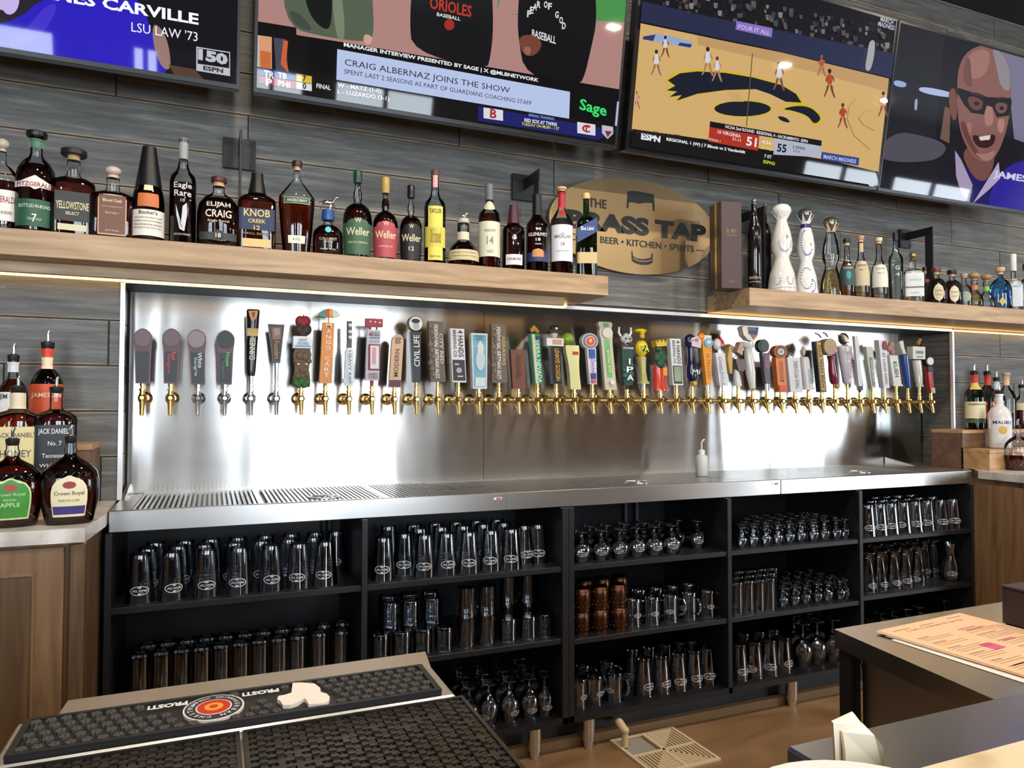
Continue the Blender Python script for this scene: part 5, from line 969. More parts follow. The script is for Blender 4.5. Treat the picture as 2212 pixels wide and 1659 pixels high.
t = sb(1653, 440, 22, 'bottle_sleeve', 'flat black upright bottle sleeve behind the slim black bottle', 'square', None, Y=2.66, solid='101012', cap=None, q=8, depth=.5, **T)
t['category'] = 'sleeve'
M_CRW = lambda c, c2: None
def bellx(dots, band, crown, mushroom, metal=0.):
    def f(t, P, gh, a, surf):
        pts = []
        n = 6
        mbc = MB()
        for i in range(n):
            a0 = 2*math.pi*i/n
            mbc.add([(a*.40*math.cos(a0-.5), a*.40*math.sin(a0-.5), gh-.012), (a*.40*math.cos(a0+.5), a*.40*math.sin(a0+.5), gh-.012), (a*.72*math.cos(a0), a*.72*math.sin(a0), gh+.030),
                     (a*.34*math.cos(a0-.5), a*.34*math.sin(a0-.5), gh-.012), (a*.34*math.cos(a0+.5), a*.34*math.sin(a0+.5), gh-.012), (a*.66*math.cos(a0), a*.66*math.sin(a0), gh+.030)], [(0, 1, 2), (5, 4, 3), (0, 2, 5, 3), (1, 4, 5, 2)])
        part('petal_crown', mbc, paint(crown, .2, coat=.5), t)
        part('stopper', MB().lathe([(a*.30, gh-.01), (a*.62, gh+.020), (a*.68, gh+.030), (a*.66, gh+.040), (a*.50, gh+.054), (a*.22, gh+.061), (.0005, gh+.063)], 20), paint(mushroom, .12, metal, coat=.5), t, smooth=True)
        if band: part('neck_band', MB().lathe([(interp(P, gh*.90)+.001, gh*.90), (interp(P, gh*.955)+.0015, gh*.955)], 20), paint(band, .3), t, smooth=True)
        for nm, c, runs in dots:
            mb = MB()
            for x, z in runs:
                xx = x*a; zz = z*gh
                if abs(xx) < interp(P, zz)*.97: mb.ball((xx, surf(xx, zz, .0002), zz), .0042, .0012, .0026, 8, 5)
            part(nm, mb, paint(c, .4), t)
    return f
def ring(cx, cz, rx, rz, n, a0=0, a1=2*math.pi): return [(cx+rx*math.cos(a0+(a1-a0)*i/n), cz+rz*math.sin(a0+(a1-a0)*i/n)) for i in range(n+1)]
sb(1688, 470, 60, TQ, 'white ceramic bell-shaped tequila bottle with plain white crown stopper', 'bell', None, solid='e0dcd4', cap=None, extra=bellx([('blue_grey_dots', '7c86a0', ring(.1, .66, .42, .13, 14, math.pi, 2*math.pi)+ring(-.45, .15, .2, .06, 8, math.pi*.8, 2.1*math.pi)+ring(.4, .15, .2, .06, 8, math.pi*.8, 2.1*math.pi)), ('brown_dots', '8a6a3a', [(.25, .74), (.3, .72), (.2, .72), (.25, .70)]), ('grey_base_band', 'a9adb4', [(x/10, .05) for x in range(-8, 9)])], None, 'ece8e2', 'f0ece6'), **T)
sb(1740, 478, 50, TQ, 'white ceramic bell-shaped tequila bottle painted with blue leaf sprigs, silver stopper', 'bell', None, Y=2.60, solid='e2e0dc', cap=None, extra=bellx([('blue_leaves', '3c3a8c', ring(.0, .70, .45, .17, 18, math.pi*.6, math.pi*1.8)+ring(-.1, .22, .45, .14, 16, math.pi*.3, math.pi*1.9)+ring(.3, .12, .3, .08, 9, -math.pi*.5, math.pi*.5)), ('badge', '8a8890', [(.3, .68), (.3, .66), (.25, .67)])], '262a70', 'e6dede', '8f9096', .8), **T)
sb(1794, 497, 48, TQ, 'clear glass bell-shaped tequila bottle with mirrored stopper and pale tequila', 'bell', L_PALE, fill=.40, cap=None, depth=.9, extra=bellx([], None, 'c9b9a0', 'b0a898', .9), **T)
sb(1829, 516, 33, TQ, 'amber tequila bottle with teal label and black top', 'pot', L_AMBER, fill=.70, cap=('cork', .12, '17181a', 1.4), labels=[(.22, .62, .95, '33474a'), (.34, .50, .28, '2f9a84', 'oval')], text=[('RESPOSADO', .56, .7, 'c9d0c8', .03)], **T)
sb(1859, 510, 34, TQ, 'tequila bottle with pinkish cork, beige label and paper neck tag', 'pot', L_PALE, fill=.6, cap=('cork', .10, 'b98a70', 1.3), labels=[(.22, .66, .9, 'c4b494'), (.82, .98, .7, 'c9b08a', 'rect', 'neck_tag')], text=[('CAZCANES', .58, .6, '6a5a40', .03), ('No. 7', .50, .4, '6a5a40', .03)], **T)
sb(1898, 514, 35, TQ, 'clear tequila bottle with cream cork and white mountain label', 'pot', L_CLEAR, fill=.6, cap=('cork', .10, 'd5c9a8', 1.3), labels=[(.22, .62, .9, 'd9d9cc')], text=[('CAZCANES', .55, .6, '5a6a60', .03), ('No. 9', .47, .4, '5a6a60', .03)], **T)
sb(1934, 503, 29, TQ, 'tall clear vodka-like bottle with dark green vertical lettering', 'tall', L_CLEAR, fill=.6, cap=('foil', .04, '16181a', 1.05, .08), labels=[(.06, .56, .42, '33443c')], text=[('G', .50, .3, 'cfd8cc', .06), ('4', .40, .3, 'cfd8cc', .05)], **T)
sb(1971, 545, 42, TQ, 'square clear bottle with white and blue-grey label and gold stopper', 'square', L_PALE, fill=.5, cap=('ball', .16, 'b59a58', 1.2, .8), q=5, depth=.8, labels=[(.14, .74, .85, 'd4d9da'), (.33, .37, .86, '6d7274')], text=[('CASTILLO', .52, .6, '8a8f94', .03), ('CHILE', .22, .4, '8a8f94', .03)], **T)
sb(1998, 577, 24, TQ, 'small dark bottle with black cap standing behind the oval-labelled ones', 'dome', L_DARK, Y=2.66, fill=.8, cap=('cork', .16, '151313', 1.6), labels=[(.72, .82, 1.0, '8a2a26', 'rect', 'neck_ring')], **T)
sb(2022, 579, 40, TQ, 'dark bottle with red-brown stopper and cream oval label', 'dome', L_DARK, fill=.85, cap=('cork', .18, '6a3024', 1.7), labels=[(.10, .66, .50, 'd9d0b4', 'oval'), (.14, .62, .42, 'cbbf9c', 'oval')], text=[('DON', .44, .3, '6a5c40', .05), ('ANEJO', .3, .3, '6a5c40', .04)], **T)
sb(2056, 584, 40, TQ, 'dark bottle with wide black stopper and cream oval label', 'dome', L_DARK, fill=.85, cap=('cork', .18, '131313', 1.7), labels=[(.10, .66, .46, 'd9d0b4', 'oval')], text=[('DON', .44, .3, '6a5c40', .05), ('ANEJO', .3, .3, '6a5c40', .04)], **T)
sb(2082, 592, 30, TQ, 'clear round bottle between the dark oval-label bottle and the yellow one', 'round', L_CLEAR, fill=.7, cap=('cork', .12, 'a9a9a0', 1.3), labels=[(.16, .52, .7, '9aa08c', 'oval')], **T)
sb(2104, 589, 34, TQ, 'squat bottle of golden tequila with brown round stopper', 'blanton', L_PALE, fill=.6, cap=('ball', .22, 'b08a64', 1.7), labels=[(.66, .82, 1., 'd2714c', 'rect', 'neck_ring')], text=[('PATRON', .25, .6, '6a6a30', .08)], **T)
sb(2130, 592, 32, TQ, 'squat bottle with green neck ring and brown round stopper', 'blanton', L_CLEAR, fill=.6, cap=('ball', .22, 'a88458', 1.7), labels=[(.66, .82, 1., '7cc23c', 'rect', 'neck_ring')], text=[('PATRON', .25, .6, '4a6a50', .08)], **T)
sb(2160, 578, 42, TQ, 'broad blue glass bottle with pale cork stopper', 'dome', None, glass=G_BLUE, cap=('cork', .17, 'c9a880', 1.6), q=3, depth=.7, labels=[(.1, .35, .3, 'c9b45c', 'diamond')], **T)
sb(2188, 549, 30, TQ, 'dark bottle with tall clear stopper and white paper label', 'square', L_CLEAR, fill=.6, cap=('cyl', .30, 'd9dcd8', 1.4), q=4, labels=[(.10, .80, .95, 'd0d6de')], text=[('BLANCO', .6, .7, '6a7480', .05)], **T)
sb(2218, 570, 34, TQ, 'bottle with white diamond label cut by the picture edge', 'round', L_CLEAR, fill=.6, cap=('cyl', .12, '2c4a40', 1.3), labels=[(.12, .60, .9, 'dfe0de', 'diamond')], **T)

# ------------------------------------------------------------------ pour bottles on the side counters, standing on stepped risers
def riser(x0, x1, label, steps, side):
    t = thing('bottle_riser', ((x0+x1)/2, 2.6, ZT), label, 'riser'); W2 = (x1-x0)/2
    for i, (ya, yb, z) in enumerate(steps):
        part('step_board', MB().bbox(-W2, W2, ya-2.6, yb-2.6, z-.018, z, .001), M_MAPLE, t)
        part('step_front', MB().bbox(-W2+.004, W2-.004, ya-2.6+.004, ya-2.6+.016, 0 if i == 0 else steps[i-1][2]+.0005, z-.018, .001), M_MAPLE if i % 2 == 0 else M_MAPLED, t)
    for s in (-1, 1):
        xa = s*W2-(.012 if s > 0 else 0)
        for i, (ya, yb, z) in enumerate(steps): part('side_board', MB().box(xa, xa+.012, ya-2.6+.017, yb-2.6-.0005, 0, z-.0185), M_MAPLE if i != 1 else M_MAPLED, t)
    return t
R1, R2Z = .105, .200
zr = PZ  # readability
riser(-.86, -.345, 'stepped maple bottle riser behind the crown whiskey bottles', [(2.46, 2.60, R1), (2.601, 2.78, R2Z)], 1)
_rx = PY(2072, 935, 2.62).x
riser(_rx, _rx+.62, 'stepped maple bottle riser carrying the irish whiskey pour bottles', [(2.46, 2.60, R1), (2.601, 2.78, R2Z)], -1)
def cb(px, yt, wpx, Y, z0, label, prof, liquid, group, **k):
    loc, w_, h, rz = onshelf(px, yt, wpx, Y, z0)
    return bottle('liquor_bottle', label, 'bottle', loc, w_, h, prof, liquid, rz=rz, group=group, **k)
GL = 'pour bottles on the counter under the whiskey shelf'; GR = 'pour bottles on the far counter'
cb(30, 742, 56, 2.69, ZT+R2Z, 'bourbon pour bottle with white red-seal label on the riser top', 'round', L_WHISKEY, GL, fill=.78, cap=('pour', .17, '', 1), q=3, labels=[(.10, .62, .9, 'e9e6e2'), (.24, .46, .3, 'b0302c', 'oval'), (.86, .98, 1.05, 'd9dadc', 'rect', 'neck_label')], text=[('JIM BEAM', .56, .8, '16161a', .08), ('BOURBON', .16, .7, '16161a', .07), ('B', .35, .1, 'e8b0a8', .08)])
cb(104, 714, 64, 2.68, ZT+R2Z, 'orange-labelled pour bottle, tallest on the riser by the steel edge', 'round', L_DARK, GL, fill=.7, glass=G_DARK, cap=('pour', .155, '', 1), labels=[(.04, .62, .97, 'd0552c'), (.78, .99, 1.06, 'd9472c', 'rect', 'neck_label'), (.78, .90, 1.07, 'ead9b8', 'taper', 'neck_label')], text=[('JAMESON', .50, .85, 'f2d9b8', .06), ('ORANGE', .18, .55, 'f2d9b8', .06)])
cb(40, 812, 92, 2.53, ZT+R1, 'square honey whiskey pour bottle with tan label', 'square', L_WHISKEY, GL, fill=.82, cap=('pour', .15, '', 1), q=4, depth=.85, labels=[(.08, .60, .92, 'dccb94'), (.80, .98, 1.06, 'e2d2b0', 'rect', 'neck_label')], text=[("JACK DANIEL'S", .50, .8, '5a5040', .07), ('HONEY', .3, .6, '5a5040', .08)])
cb(123, 814, 82, 2.53, ZT+R1, 'square whiskey pour bottle with black Tennessee label', 'square', L_DARK, GL, fill=.80, cap=('pour', .15, '', 1), q=4, depth=.85, labels=[(.05, .62, .86, '2d3236')], text=[("JACK DANIEL'S", .54, .74, 'dfe2e4', .08), ('No. 7', .41, .3, 'dfe2e4', .05), ('Tennessee', .27, .55, 'dfe2e4', .05), ('WHISKEY', .16, .66, 'dfe2e4', .04)])
def facets(t, P, gh, a, surf):
    mb = MB()
    for i in range(7):
        for s in (-1, 1):
            x0 = (i-3.3)*a*.28; mb2 = []
            pts = [(x0+s*k*a*.09, .10*gh+k*gh*.035) for k in range(4)]
            for (xa, za), (xb, zb) in zip(pts, pts[1:]):
                if abs(xa) < interp(P, za)*.93 and abs(xb) < interp(P, zb)*.93: mb.cyl((xa, surf(xa, za, .0), za), (xb, surf(xb, zb, .0), zb), .0009, n=5)
            pts = [(x0+s*k*a*.08, .55*gh+k*gh*.03) for k in range(4)]
            for (xa, za), (xb, zb) in zip(pts, pts[1:]):
                if abs(xa) < interp(P, za)*.93 and abs(xb) < interp(P, zb)*.93: mb.cyl((xa, surf(xa, za, .0), za), (xb, surf(xb, zb, .0), zb), .0009, n=5)
    if mb.v: part('cut_facets', mb, G_CLEAR if False else MC['clear_glass'], t, kind='stuff')
pA = PZ(25, 1139, ZT); pB = PZ(153, 1131, ZT)
cb(28, 923, 118, 2.30, ZT, 'cut-glass crown whiskey pour bottle with green apple label', 'crown', L_DARK, GL, fill=.86, cap=('pour', .17, '', 1), q=2.4, depth=.62, labels=[(.10, .60, .62, 'cfd89a', 'arch'), (.12, .58, .57, '3f8a32', 'arch'), (.44, .53, .2, 'a04a38', 'oval', 'crown_crest')], text=[('Crown Royal', .40, .45, 'a8d890', .05), ('APPLE', .28, .3, 'c4e8a8', .05), ('REGAL', .34, .2, 'a8d890', .03)], extra=facets)
cb(154, 918, 110, 2.30, ZT, 'cut-glass crown whiskey pour bottle with cream and purple label', 'crown', L_DARK, GL, fill=.86, cap=('pour', .17, '', 1), q=2.4, depth=.62, labels=[(.10, .60, .60, 'e4dcb4', 'arch'), (.13, .23, .56, '3c3478', 'rect'), (.44, .53, .22, '9a2c3a', 'oval', 'crown_crest')], text=[('Crown Royal', .38, .5, '5a4a3c', .06), ('FINE DE LUXE', .30, .35, '7a6a50', .025)], extra=facets)
cb(2104, 787, 40, 2.66, ZT+R2Z, 'green-glass irish whiskey pour bottle with cream label', 'round', L_DARK, GR, fill=.5, glass=G_GREEN, cap=('pour', .15, '', 1), labels=[(.20, .50, .98, 'e0d9b4'), (.12, .19, .99, '3d5c40'), (.82, .98, 1.06, 'b0342c', 'rect', 'neck_label'), (.72, .84, 1.0, 'cfb45c', 'taper', 'neck_label')], text=[('JAMESON', .45, .8, '3a3a30', .04)])
cb(2132, 788, 36, 2.735, ZT+R2Z, 'green-glass pour bottle with orange label behind the cream-labelled one', 'round', L_DARK, GR, fill=.5, glass=G_GREEN, cap=('pour', .15, '', 1), labels=[(.18, .50, .98, 'd0482c'), (.80, .98, 1.06, 'c8402c', 'rect', 'neck_label')], text=[('JAMESON', .45, .8, 'f0d8c0', .04), ('ORANGE', .26, .5, 'f0d8c0', .04)])
cb(2152, 803, 34, 2.65, ZT+R2Z, 'clear pour bottle with pale blue neck label behind the white rum', 'round', L_CLEAR, GR, fill=.5, cap=('pour', .15, '', 1), labels=[(.82, .96, 1.05, 'c4dce0', 'rect', 'neck_label')])
cb(2173, 805, 36, 2.69, ZT+R2Z, 'clear bottle with broad wooden cork and purple liquor', 'round', L_RED, GR, fill=.3, cap=('cork', .08, 'a89a8c', 1.3), labels=[(.84, .99, 1.1, 'd9b890', 'rect', 'neck_label')])
cb(2158, 830, 45, 2.53, ZT+R1, 'milky white rum pour bottle with sun and palm label', 'round', None, GR, solid='dcdcda', cap=('pour', .15, '', 1), labels=[(.10, .55, .85, 'e6e6e8'), (.26, .42, .34, 'd9b04a', 'oval')], text=[('MALIBU', .48, .75, '3a3e70', .06)])
cb(2207, 820, 34, 2.68, ZT+R2Z, 'pour bottle with beige label and dark red liquor near the picture edge', 'round', L_RED, GR, fill=.5, cap=('pour', .16, '', 1), labels=[(.45, .62, .9, 'd9c8a4')])
cb(2198, 905, 52, 2.42, ZT, 'cut-glass crown pour decanter with dark whiskey on the far counter', 'crown', L_DARK, GR, fill=.36, cap=('pour', .18, '', 1), depth=.7, extra=facets)

# ------------------------------------------------------------------ glassware in the bays
def shell(outer, th=.0022, base=.008, flip=False, n=20):
    """outer: (r, z) from the closed end up; returns a thin-walled vessel; flip turns it mouth down"""
    inn = [(max(r-th, .0015), z) for r, z in outer if z > base]
    prof = [(.0004, outer[0][1])]+outer+inn[::-1]+[(max(interp(outer, base)-th, .001), base), (.0004, base)]
    h = outer[-1][1]
    if flip: prof = [(r, h-z) for r, z in prof][::-1]
    m = MB().lathe(prof, n, caps=False)
    if False: pass
    return m
ORD = ['first', 'second', 'third', 'fourth', 'fifth', 'sixth', 'seventh', 'eighth', 'ninth', 'tenth', 'eleventh', 'twelfth', 'thirteenth']
def logo_mb(rf, zc, w_=.050, h_=.026):
    mb = MB(); n = 24
    def f(u, v): a = u/rf(zc+v); r = rf(zc+v)+.0007; return (r*math.sin(a), -r*math.cos(a), zc+v)
    vo = [(w_/2*math.cos(2*math.pi*i/n), h_/2*math.sin(2*math.pi*i/n)) for i in range(n)]
    mb.add([f(x, y) for x, y in vo]+[f(x*.90, y*.86) for x, y in vo], [(i, (i+1) % n, (i+1) % n+n, i+n) for i in range(n)])
    textmb(mb, 'BRASS TAP', lambda u, v: f(-u, -v), w=w_*.74, h=h_*.24, bold=.02, res=1)
    textmb(mb, 'THE', lambda u, v: f(-u+w_*.16, -v-h_*.24), w=w_*.12, h=h_*.11, res=1)
    mb.add([f(-w_*.08, -h_*.40), f(w_*.08, -h_*.40), f(w_*.08, -h_*.26), f(-w_*.08, -h_*.26)], [(0, 1, 2, 3)])
    mb.add([f(-w_*.08, h_*.26), f(w_*.08, h_*.26), f(w_*.09, h_*.38), f(-w_*.09, h_*.38)], [(0, 1, 2, 3)])
    return mb
VES = {}
def vessel(key):
    if key in VES: return VES[key]
    out = []
    if key == 'pint':
        o = [(.0285, 0), (.0295, .003), (.031, .02), (.0435, .148)]; out = [('glass', shell(o, .0024, .012, True), G_BAR)]
        rf = lambda z: .0435-(.0435-.0295)*z/.148; out.append(('printed_logo', logo_mb(rf, .040, .056, .028), M_LOGO))
    elif key == 'pintdark': o = [(.0285, 0), (.0295, .003), (.031, .02), (.0435, .148)]; out = [('glass', shell(o, .0024, .012, True), G_BAR)]
    elif key == 'collins': o = [(.029, 0), (.0300, .003), (.031, .02), (.034, .155)]; out = [('glass', shell(o, .0022, .012, True), G_BAR)]
    elif key == 'highball': o = [(.030, 0), (.031, .003), (.0315, .02), (.033, .135)]; out = [('glass', shell(o, .0022, .012, True), G_BAR)]
    elif key in ('snifter', 'tulip', 'taster', 'wine'):
        S = {'snifter': (.0335, .030, .044, .031, .118), 'tulip': (.0335, .042, .041, .032, .150), 'taster': (.0235, .026, .026, .019, .088), 'wine': (.037, .070, .044, .033, .195)}[key]
        fr_, st, br, mr, h = S; bh = h-st
        o = [(fr_*.90, .0012), (fr_*.93, 0), (fr_*.98, 0), (fr_, .0016), (fr_*.98, .0036), (fr_*.92, .0036), (.010, .006), (.0048, .010), (.0045, st-.008), (.009, st), (br*.60, st+bh*.12), (br*.92, st+bh*.30), (br, st+bh*.48), (br*.93, st+bh*.72), (mr, h)]
        inn = [(mr-.0015, h), (br*.93-.0018, st+bh*.72), (br-.0018, st+bh*.48), (br*.92-.002, st+bh*.31), (br*.58, st+bh*.16), (.0005, st+bh*.08)]
        prof = [(.0004, .0016)]+o+inn; prof = [(r, h-z) for r, z in prof][::-1]
        out = [('glass', MB().lathe(prof, 20, caps=False), G_BAR)]
        if key in ('snifter', 'tulip'):
            pts = [(r, h-z) for r, z in o[::-1]]; rf = lambda z, pts=pts: interp(pts, z)
            out.append(('printed_logo', logo_mb(rf, .034, .040, .020), M_LOGO))
    elif key == 'pilsner':
        o = [(.036, 0), (.037, .003), (.033, .010), (.023, .030), (.022, .055), (.030, .11), (.036, .165), (.037, .185)]
        out = [('glass', shell([(r, z) for r, z in o], .002, .012, True), G_BAR)]
        pts = [(r, .185-z) for r, z in o[::-1]]; out.append(('printed_logo', logo_mb(lambda z: interp(pts, z), .032, .046, .024), M_LOGO))
    elif key == 'carafe':
        o = [(.040, 0), (.042, .004), (.046, .03), (.044, .06), (.026, .12), (.025, .14), (.036, .185)]
        out = [('glass', shell(o, .002, .008), G_BAR), ('printed_logo', logo_mb(lambda z: interp(o, z), .040, .046, .024), M_LOGO)]
    elif key == 'mug':
        o = [(.034, 0), (.036, .004), (.038, .03), (.038, .085), (.040, .112)]
        hd = MB().tube([(.037, 0, .025), (.055, 0, .028), (.064, 0, .045), (.064, 0, .07), (.055, 0, .088), (.036, 0, .092)], .0048, 8)
        pts = [(r, .112-z) for r, z in o[::-1]]
        out = [('glass', shell(o, .004, .012, True), G_BAR), ('handle', hd, G_BAR), ('printed_logo', logo_mb(lambda z: interp(pts, z), .045, .036, .018), M_LOGO)]
    elif key == 'rocks':      # ribbed stacking tumbler
        o = [(.033, 0), (.034, .003)]
        for k in range(7): o += [(.0345, .012+k*.009), (.0358, .016+k*.009)]
        o += [(.0355, .082)]; out = [('glass', shell(o, .0025, .010, True), G_BAR)]
    elif key == 'crystal':
        m = MB(); n = 16; rows = 11; rr = random.Random(3); vs = []
        for j in range(rows):
            for i in range(n):
                a = 2*math.pi*i/n+(j % 2)*math.pi/n; r = .034+.0026*((i+j) % 2)+rr.uniform(-.0008, .0008); vs.append((r*math.cos(a), r*math.sin(a), .004+j*.0102))
        m.add(vs, [(j*n+i, j*n+(i+1) % n, (j+1)*n+(i+1) % n, (j+1)*n+i) for j in range(rows-1) for i in range(n)])
        m.lathe([(.0005, .106), (.033, .106), (.031, .10), (.031, 0), (.033, .0), (.034, .004)], 16, caps=False); out = [('glass', m, G_BAR)]
    elif key == 'copper':
        o = [(.030, 0), (.034, .004), (.037, .03), (.036, .06), (.033, .078), (.034, .088)]; m = shell(o, .002, .008, True, 22)
        d = MB()
        for j in range(4):
            for i in range(12):
                a = 2*math.pi*(i+.5*(j % 2))/12; z = .018+j*.017; r = .0335; d.ball((r*math.cos(a), r*math.sin(a), z), .0042, .0042, .0055, 6, 4)
        h = MB().tube([(.0, .034, .020), (.0, .056, .022), (.0, .062, .042), (.0, .054, .064), (.0, .035, .068)], .0035, 8)
        out = [('copper_body', m, mat('hammered_copper', hx('61402e'), .32, 1.)), ('hammer_marks', d, MC['hammered_copper']), ('handle', h, M_BRASS if False else M_CHROME)]
    VES[key] = [(n, b.mesh(n, mt, True, 50), mt) for n, b, mt in out]; return VES[key]
def place(key, name, label, cat, group, x, y, z, rz):
    vs = vessel(key); n0, m0, _ = vs[0]
    root = tag(link(name, m0, None, (x, y, z), (0, 0, rz)), label, cat, group)
    for n, me, mt in vs[1:]:
        c = link(n, me, root)
        if n == 'hammer_marks': c['kind'] = 'stuff'
    return root
rg = random.Random(11)
BND = dict(zip(('fir', 'sec', 'thi', 'fou', 'fif'), (BAYS[k] for k in 'ABCDE')))
RAD = dict(pint=.0435, pintdark=.0435, collins=.034, highball=.033, snifter=.044, tulip=.041, taster=.026, wine=.044, pilsner=.037, carafe=.046, mug=.046, rocks=.036, crystal=.038, copper=.039)
def row(key, name, desc, cat, group, pxs, Y, z, where, rowname, jr=.45, z_add=0., base_px=1300):
    for i, px in enumerate(pxs):
        p = PY(px, base_px, Y); p.x = min(max(p.x, BND[where[:3]][0]+RAD[key]+.003), BND[where[:3]][1]-RAD[key]-.003); ang = -math.atan2(p.x, Y)*.8+rg.uniform(-jr, jr)
        lab = '%s, %s in the %s, %s' % (desc, ORD[i], rowname, where)
        place(key, name, lab, cat, group, p.x, Y+rg.uniform(-.004, .004), z+.0004+z_add, ang)
G = 'inverted glassware in the black bays'
T1, T2, T3 = .715, .435, CB
W1, W2, W3, W4, W5 = 'first bay', 'second bay', 'third bay', 'fourth bay', 'fifth bay'
P = 'inverted pint glass'
row('pint', 'pint_glass', P, 'glass', 'pint glasses, first bay top shelf', [302, 370, 446, 516, 585, 645, 702], 2.545, T1, W1+' upper shelf', 'front row', .25)
row('pint', 'pint_glass', P, 'glass', 'pint glasses, first bay top shelf', [318, 383, 440, 505, 563, 622, 676], 2.645, T1, W1+' upper shelf', 'middle row')
row('pint', 'pint_glass', P, 'glass', 'pint glasses, first bay top shelf', [335, 398, 455, 512, 572, 628, 680, 731], 2.745, T1, W1+' upper shelf', 'back row')
row('collins', 'tall_glass', 'dim straight tall glass', 'glass', 'tall glasses, first bay lower shelf', [304, 350, 393, 437, 479, 521, 562, 603, 643, 690, 737], 2.545, .40, W1+' lower shelf', 'front row')
row('collins', 'tall_glass', 'dim straight tall glass', 'glass', 'tall glasses, first bay lower shelf', [322, 364, 406, 448, 489, 530, 570, 610, 650, 700, 744], 2.64, .40, W1+' lower shelf', 'back row')
GB = 'pint glasses, second bay top shelf'
row('pint', 'pint_glass', P, 'glass', GB, [828, 916, 964, 1012, 1060, 1104], 2.545, T1, W2+' upper shelf', 'front row', .2)
row('pint', 'pint_glass', P, 'glass', GB, [872, 1132, 1169], 2.60, T1, W2+' upper shelf', 'gap behind the front row', .3)
row('pint', 'pint_glass', P, 'glass', GB, [905, 952, 999, 1044, 1088], 2.685, T1, W2+' upper shelf', 'middle row')
row('pint', 'pint_glass', P, 'glass', GB, [838, 893, 940, 985, 1030, 1073], 2.78, T1, W2+' upper shelf', 'back row')
GR_ = 'ribbed tumblers, second bay middle shelf'
Z2 = .445
row('rocks', 'ribbed_tumbler', 'ribbed clear tumbler', 'tumbler', GR_, [822, 868, 914, 959], 2.545, Z2, W2+' middle shelf', 'front row')
row('rocks', 'ribbed_tumbler', 'ribbed clear tumbler', 'tumbler', GR_, [842, 886, 934], 2.63, Z2, W2+' middle shelf', 'second row, bottom of its stack')
row('rocks', 'ribbed_tumbler', 'ribbed clear tumbler', 'tumbler', GR_, [842, 886, 934], 2.63, Z2, W2+' middle shelf', 'second row, top of its stack', z_add=.0835)
row('rocks', 'ribbed_tumbler', 'ribbed clear tumbler', 'tumbler', GR_, [838, 884, 929], 2.72, Z2, W2+' middle shelf', 'third row, bottom of its stack')
row('rocks', 'ribbed_tumbler', 'ribbed clear tumbler', 'tumbler', GR_, [838, 884, 929], 2.72, Z2, W2+' middle shelf', 'third row, top of its stack', z_add=.0835)
GX = 'cut crystal glasses, second bay middle shelf'
row('crystal', 'crystal_glass', 'cut crystal glass', 'glass', GX, [1008, 1052], 2.545, Z2, W2+' middle shelf', 'front row, bottom of its stack')
row('crystal', 'crystal_glass', 'cut crystal glass', 'glass', GX, [1008, 1052], 2.545, Z2, W2+' middle shelf', 'front row, top of its stack', z_add=.1075)
row('rocks', 'short_tumbler', 'short crystal tumbler', 'tumbler', GX, [1098, 1142, 1183], 2.55, Z2, W2+' middle shelf', 'front row by the double upright')
row('crystal', 'crystal_glass', 'cut crystal glass', 'glass', GX, [1098, 1140], 2.65, Z2, W2+' middle shelf', 'back row, bottom of its stack')
row('crystal', 'crystal_glass', 'cut crystal glass', 'glass', GX, [1098, 1140], 2.65, Z2, W2+' middle shelf', 'back row, top of its stack', z_add=.1075)
GT = 'stemmed tulip glasses, second bay bottom'
row('tulip', 'tulip_glass', 'foot-up tulip glass', 'glass', GT, [1014, 1056, 1101, 1143, 1187], 2.545, T3, W2+' bottom board', 'front row', .6)
row('tulip', 'tulip_glass', 'foot-up tulip glass', 'glass', GT, [1000, 1043, 1086, 1128, 1170], 2.65, T3, W2+' bottom board', 'middle row', .6)
row('tulip', 'tulip_glass', 'foot-up tulip glass', 'glass', GT, [988, 1030, 1072, 1113, 1154], 2.755, T3, W2+' bottom board', 'back row', .6)
GS = 'snifters, third bay top shelf'
row('snifter', 'snifter_glass', 'foot-up snifter', 'glass', GS, [1257, 1299, 1339, 1377, 1413, 1451], 2.545, T1, W3+' upper shelf', 'front row', .35)
row('snifter', 'snifter_glass', 'foot-up snifter', 'glass', GS, [1274, 1311, 1349, 1390, 1424, 1464], 2.65, T1, W3+' upper shelf', 'back row', .35)
row('snifter', 'snifter_glass', 'foot-up snifter', 'glass', GS, [1507], 2.60, T1, W3+' upper shelf', 'spot standing apart from the rest', .1)
GC = 'copper mugs, third bay middle shelf'
for Yc, pl, rn in ((2.545, [1255, 1294, 1334], 'front row'), (2.67, [1262, 1300, 1338], 'back row')):
    row('copper', 'copper_mug', 'hammered copper mug', 'mug', GC, pl, Yc, T2, W3+' middle shelf', rn+', bottom of its stack', .1)
    row('copper', 'copper_mug', 'hammered copper mug', 'mug', GC, pl, Yc, T2, W3+' middle shelf', rn+', top of its stack', .1, z_add=.0895)
GM = 'glass mugs, third bay middle shelf'
row('mug', 'glass_mug', 'inverted glass mug', 'mug', GM, [1367, 1406, 1445, 1487, 1527], 2.56, T2, W3+' middle shelf', 'front row', .9)
row('mug', 'glass_mug', 'inverted glass mug', 'mug', GM, [1378, 1416, 1453, 1497], 2.68, T2, W3+' middle shelf', 'back row', .9)
GN = 'mugs and pints, third bay bottom'
row('mug', 'glass_mug', 'inverted glass mug', 'mug', GN, [1247, 1283, 1326], 2.56, T3, W3+' bottom board', 'front row', .8)
row('mug', 'glass_mug', 'inverted glass mug', 'mug', GN, [1258, 1309], 2.68, T3, W3+' bottom board', 'back row', .8)
row('pint', 'pint_glass', P, 'glass', GN, [1390, 1427, 1463, 1498, 1533], 2.56, T3, W3+' bottom board', 'front row', .8)
row('pint', 'pint_glass', P, 'glass', GN, [1366, 1402, 1437, 1471, 1505], 2.67, T3, W3+' bottom board', 'back row', .8)
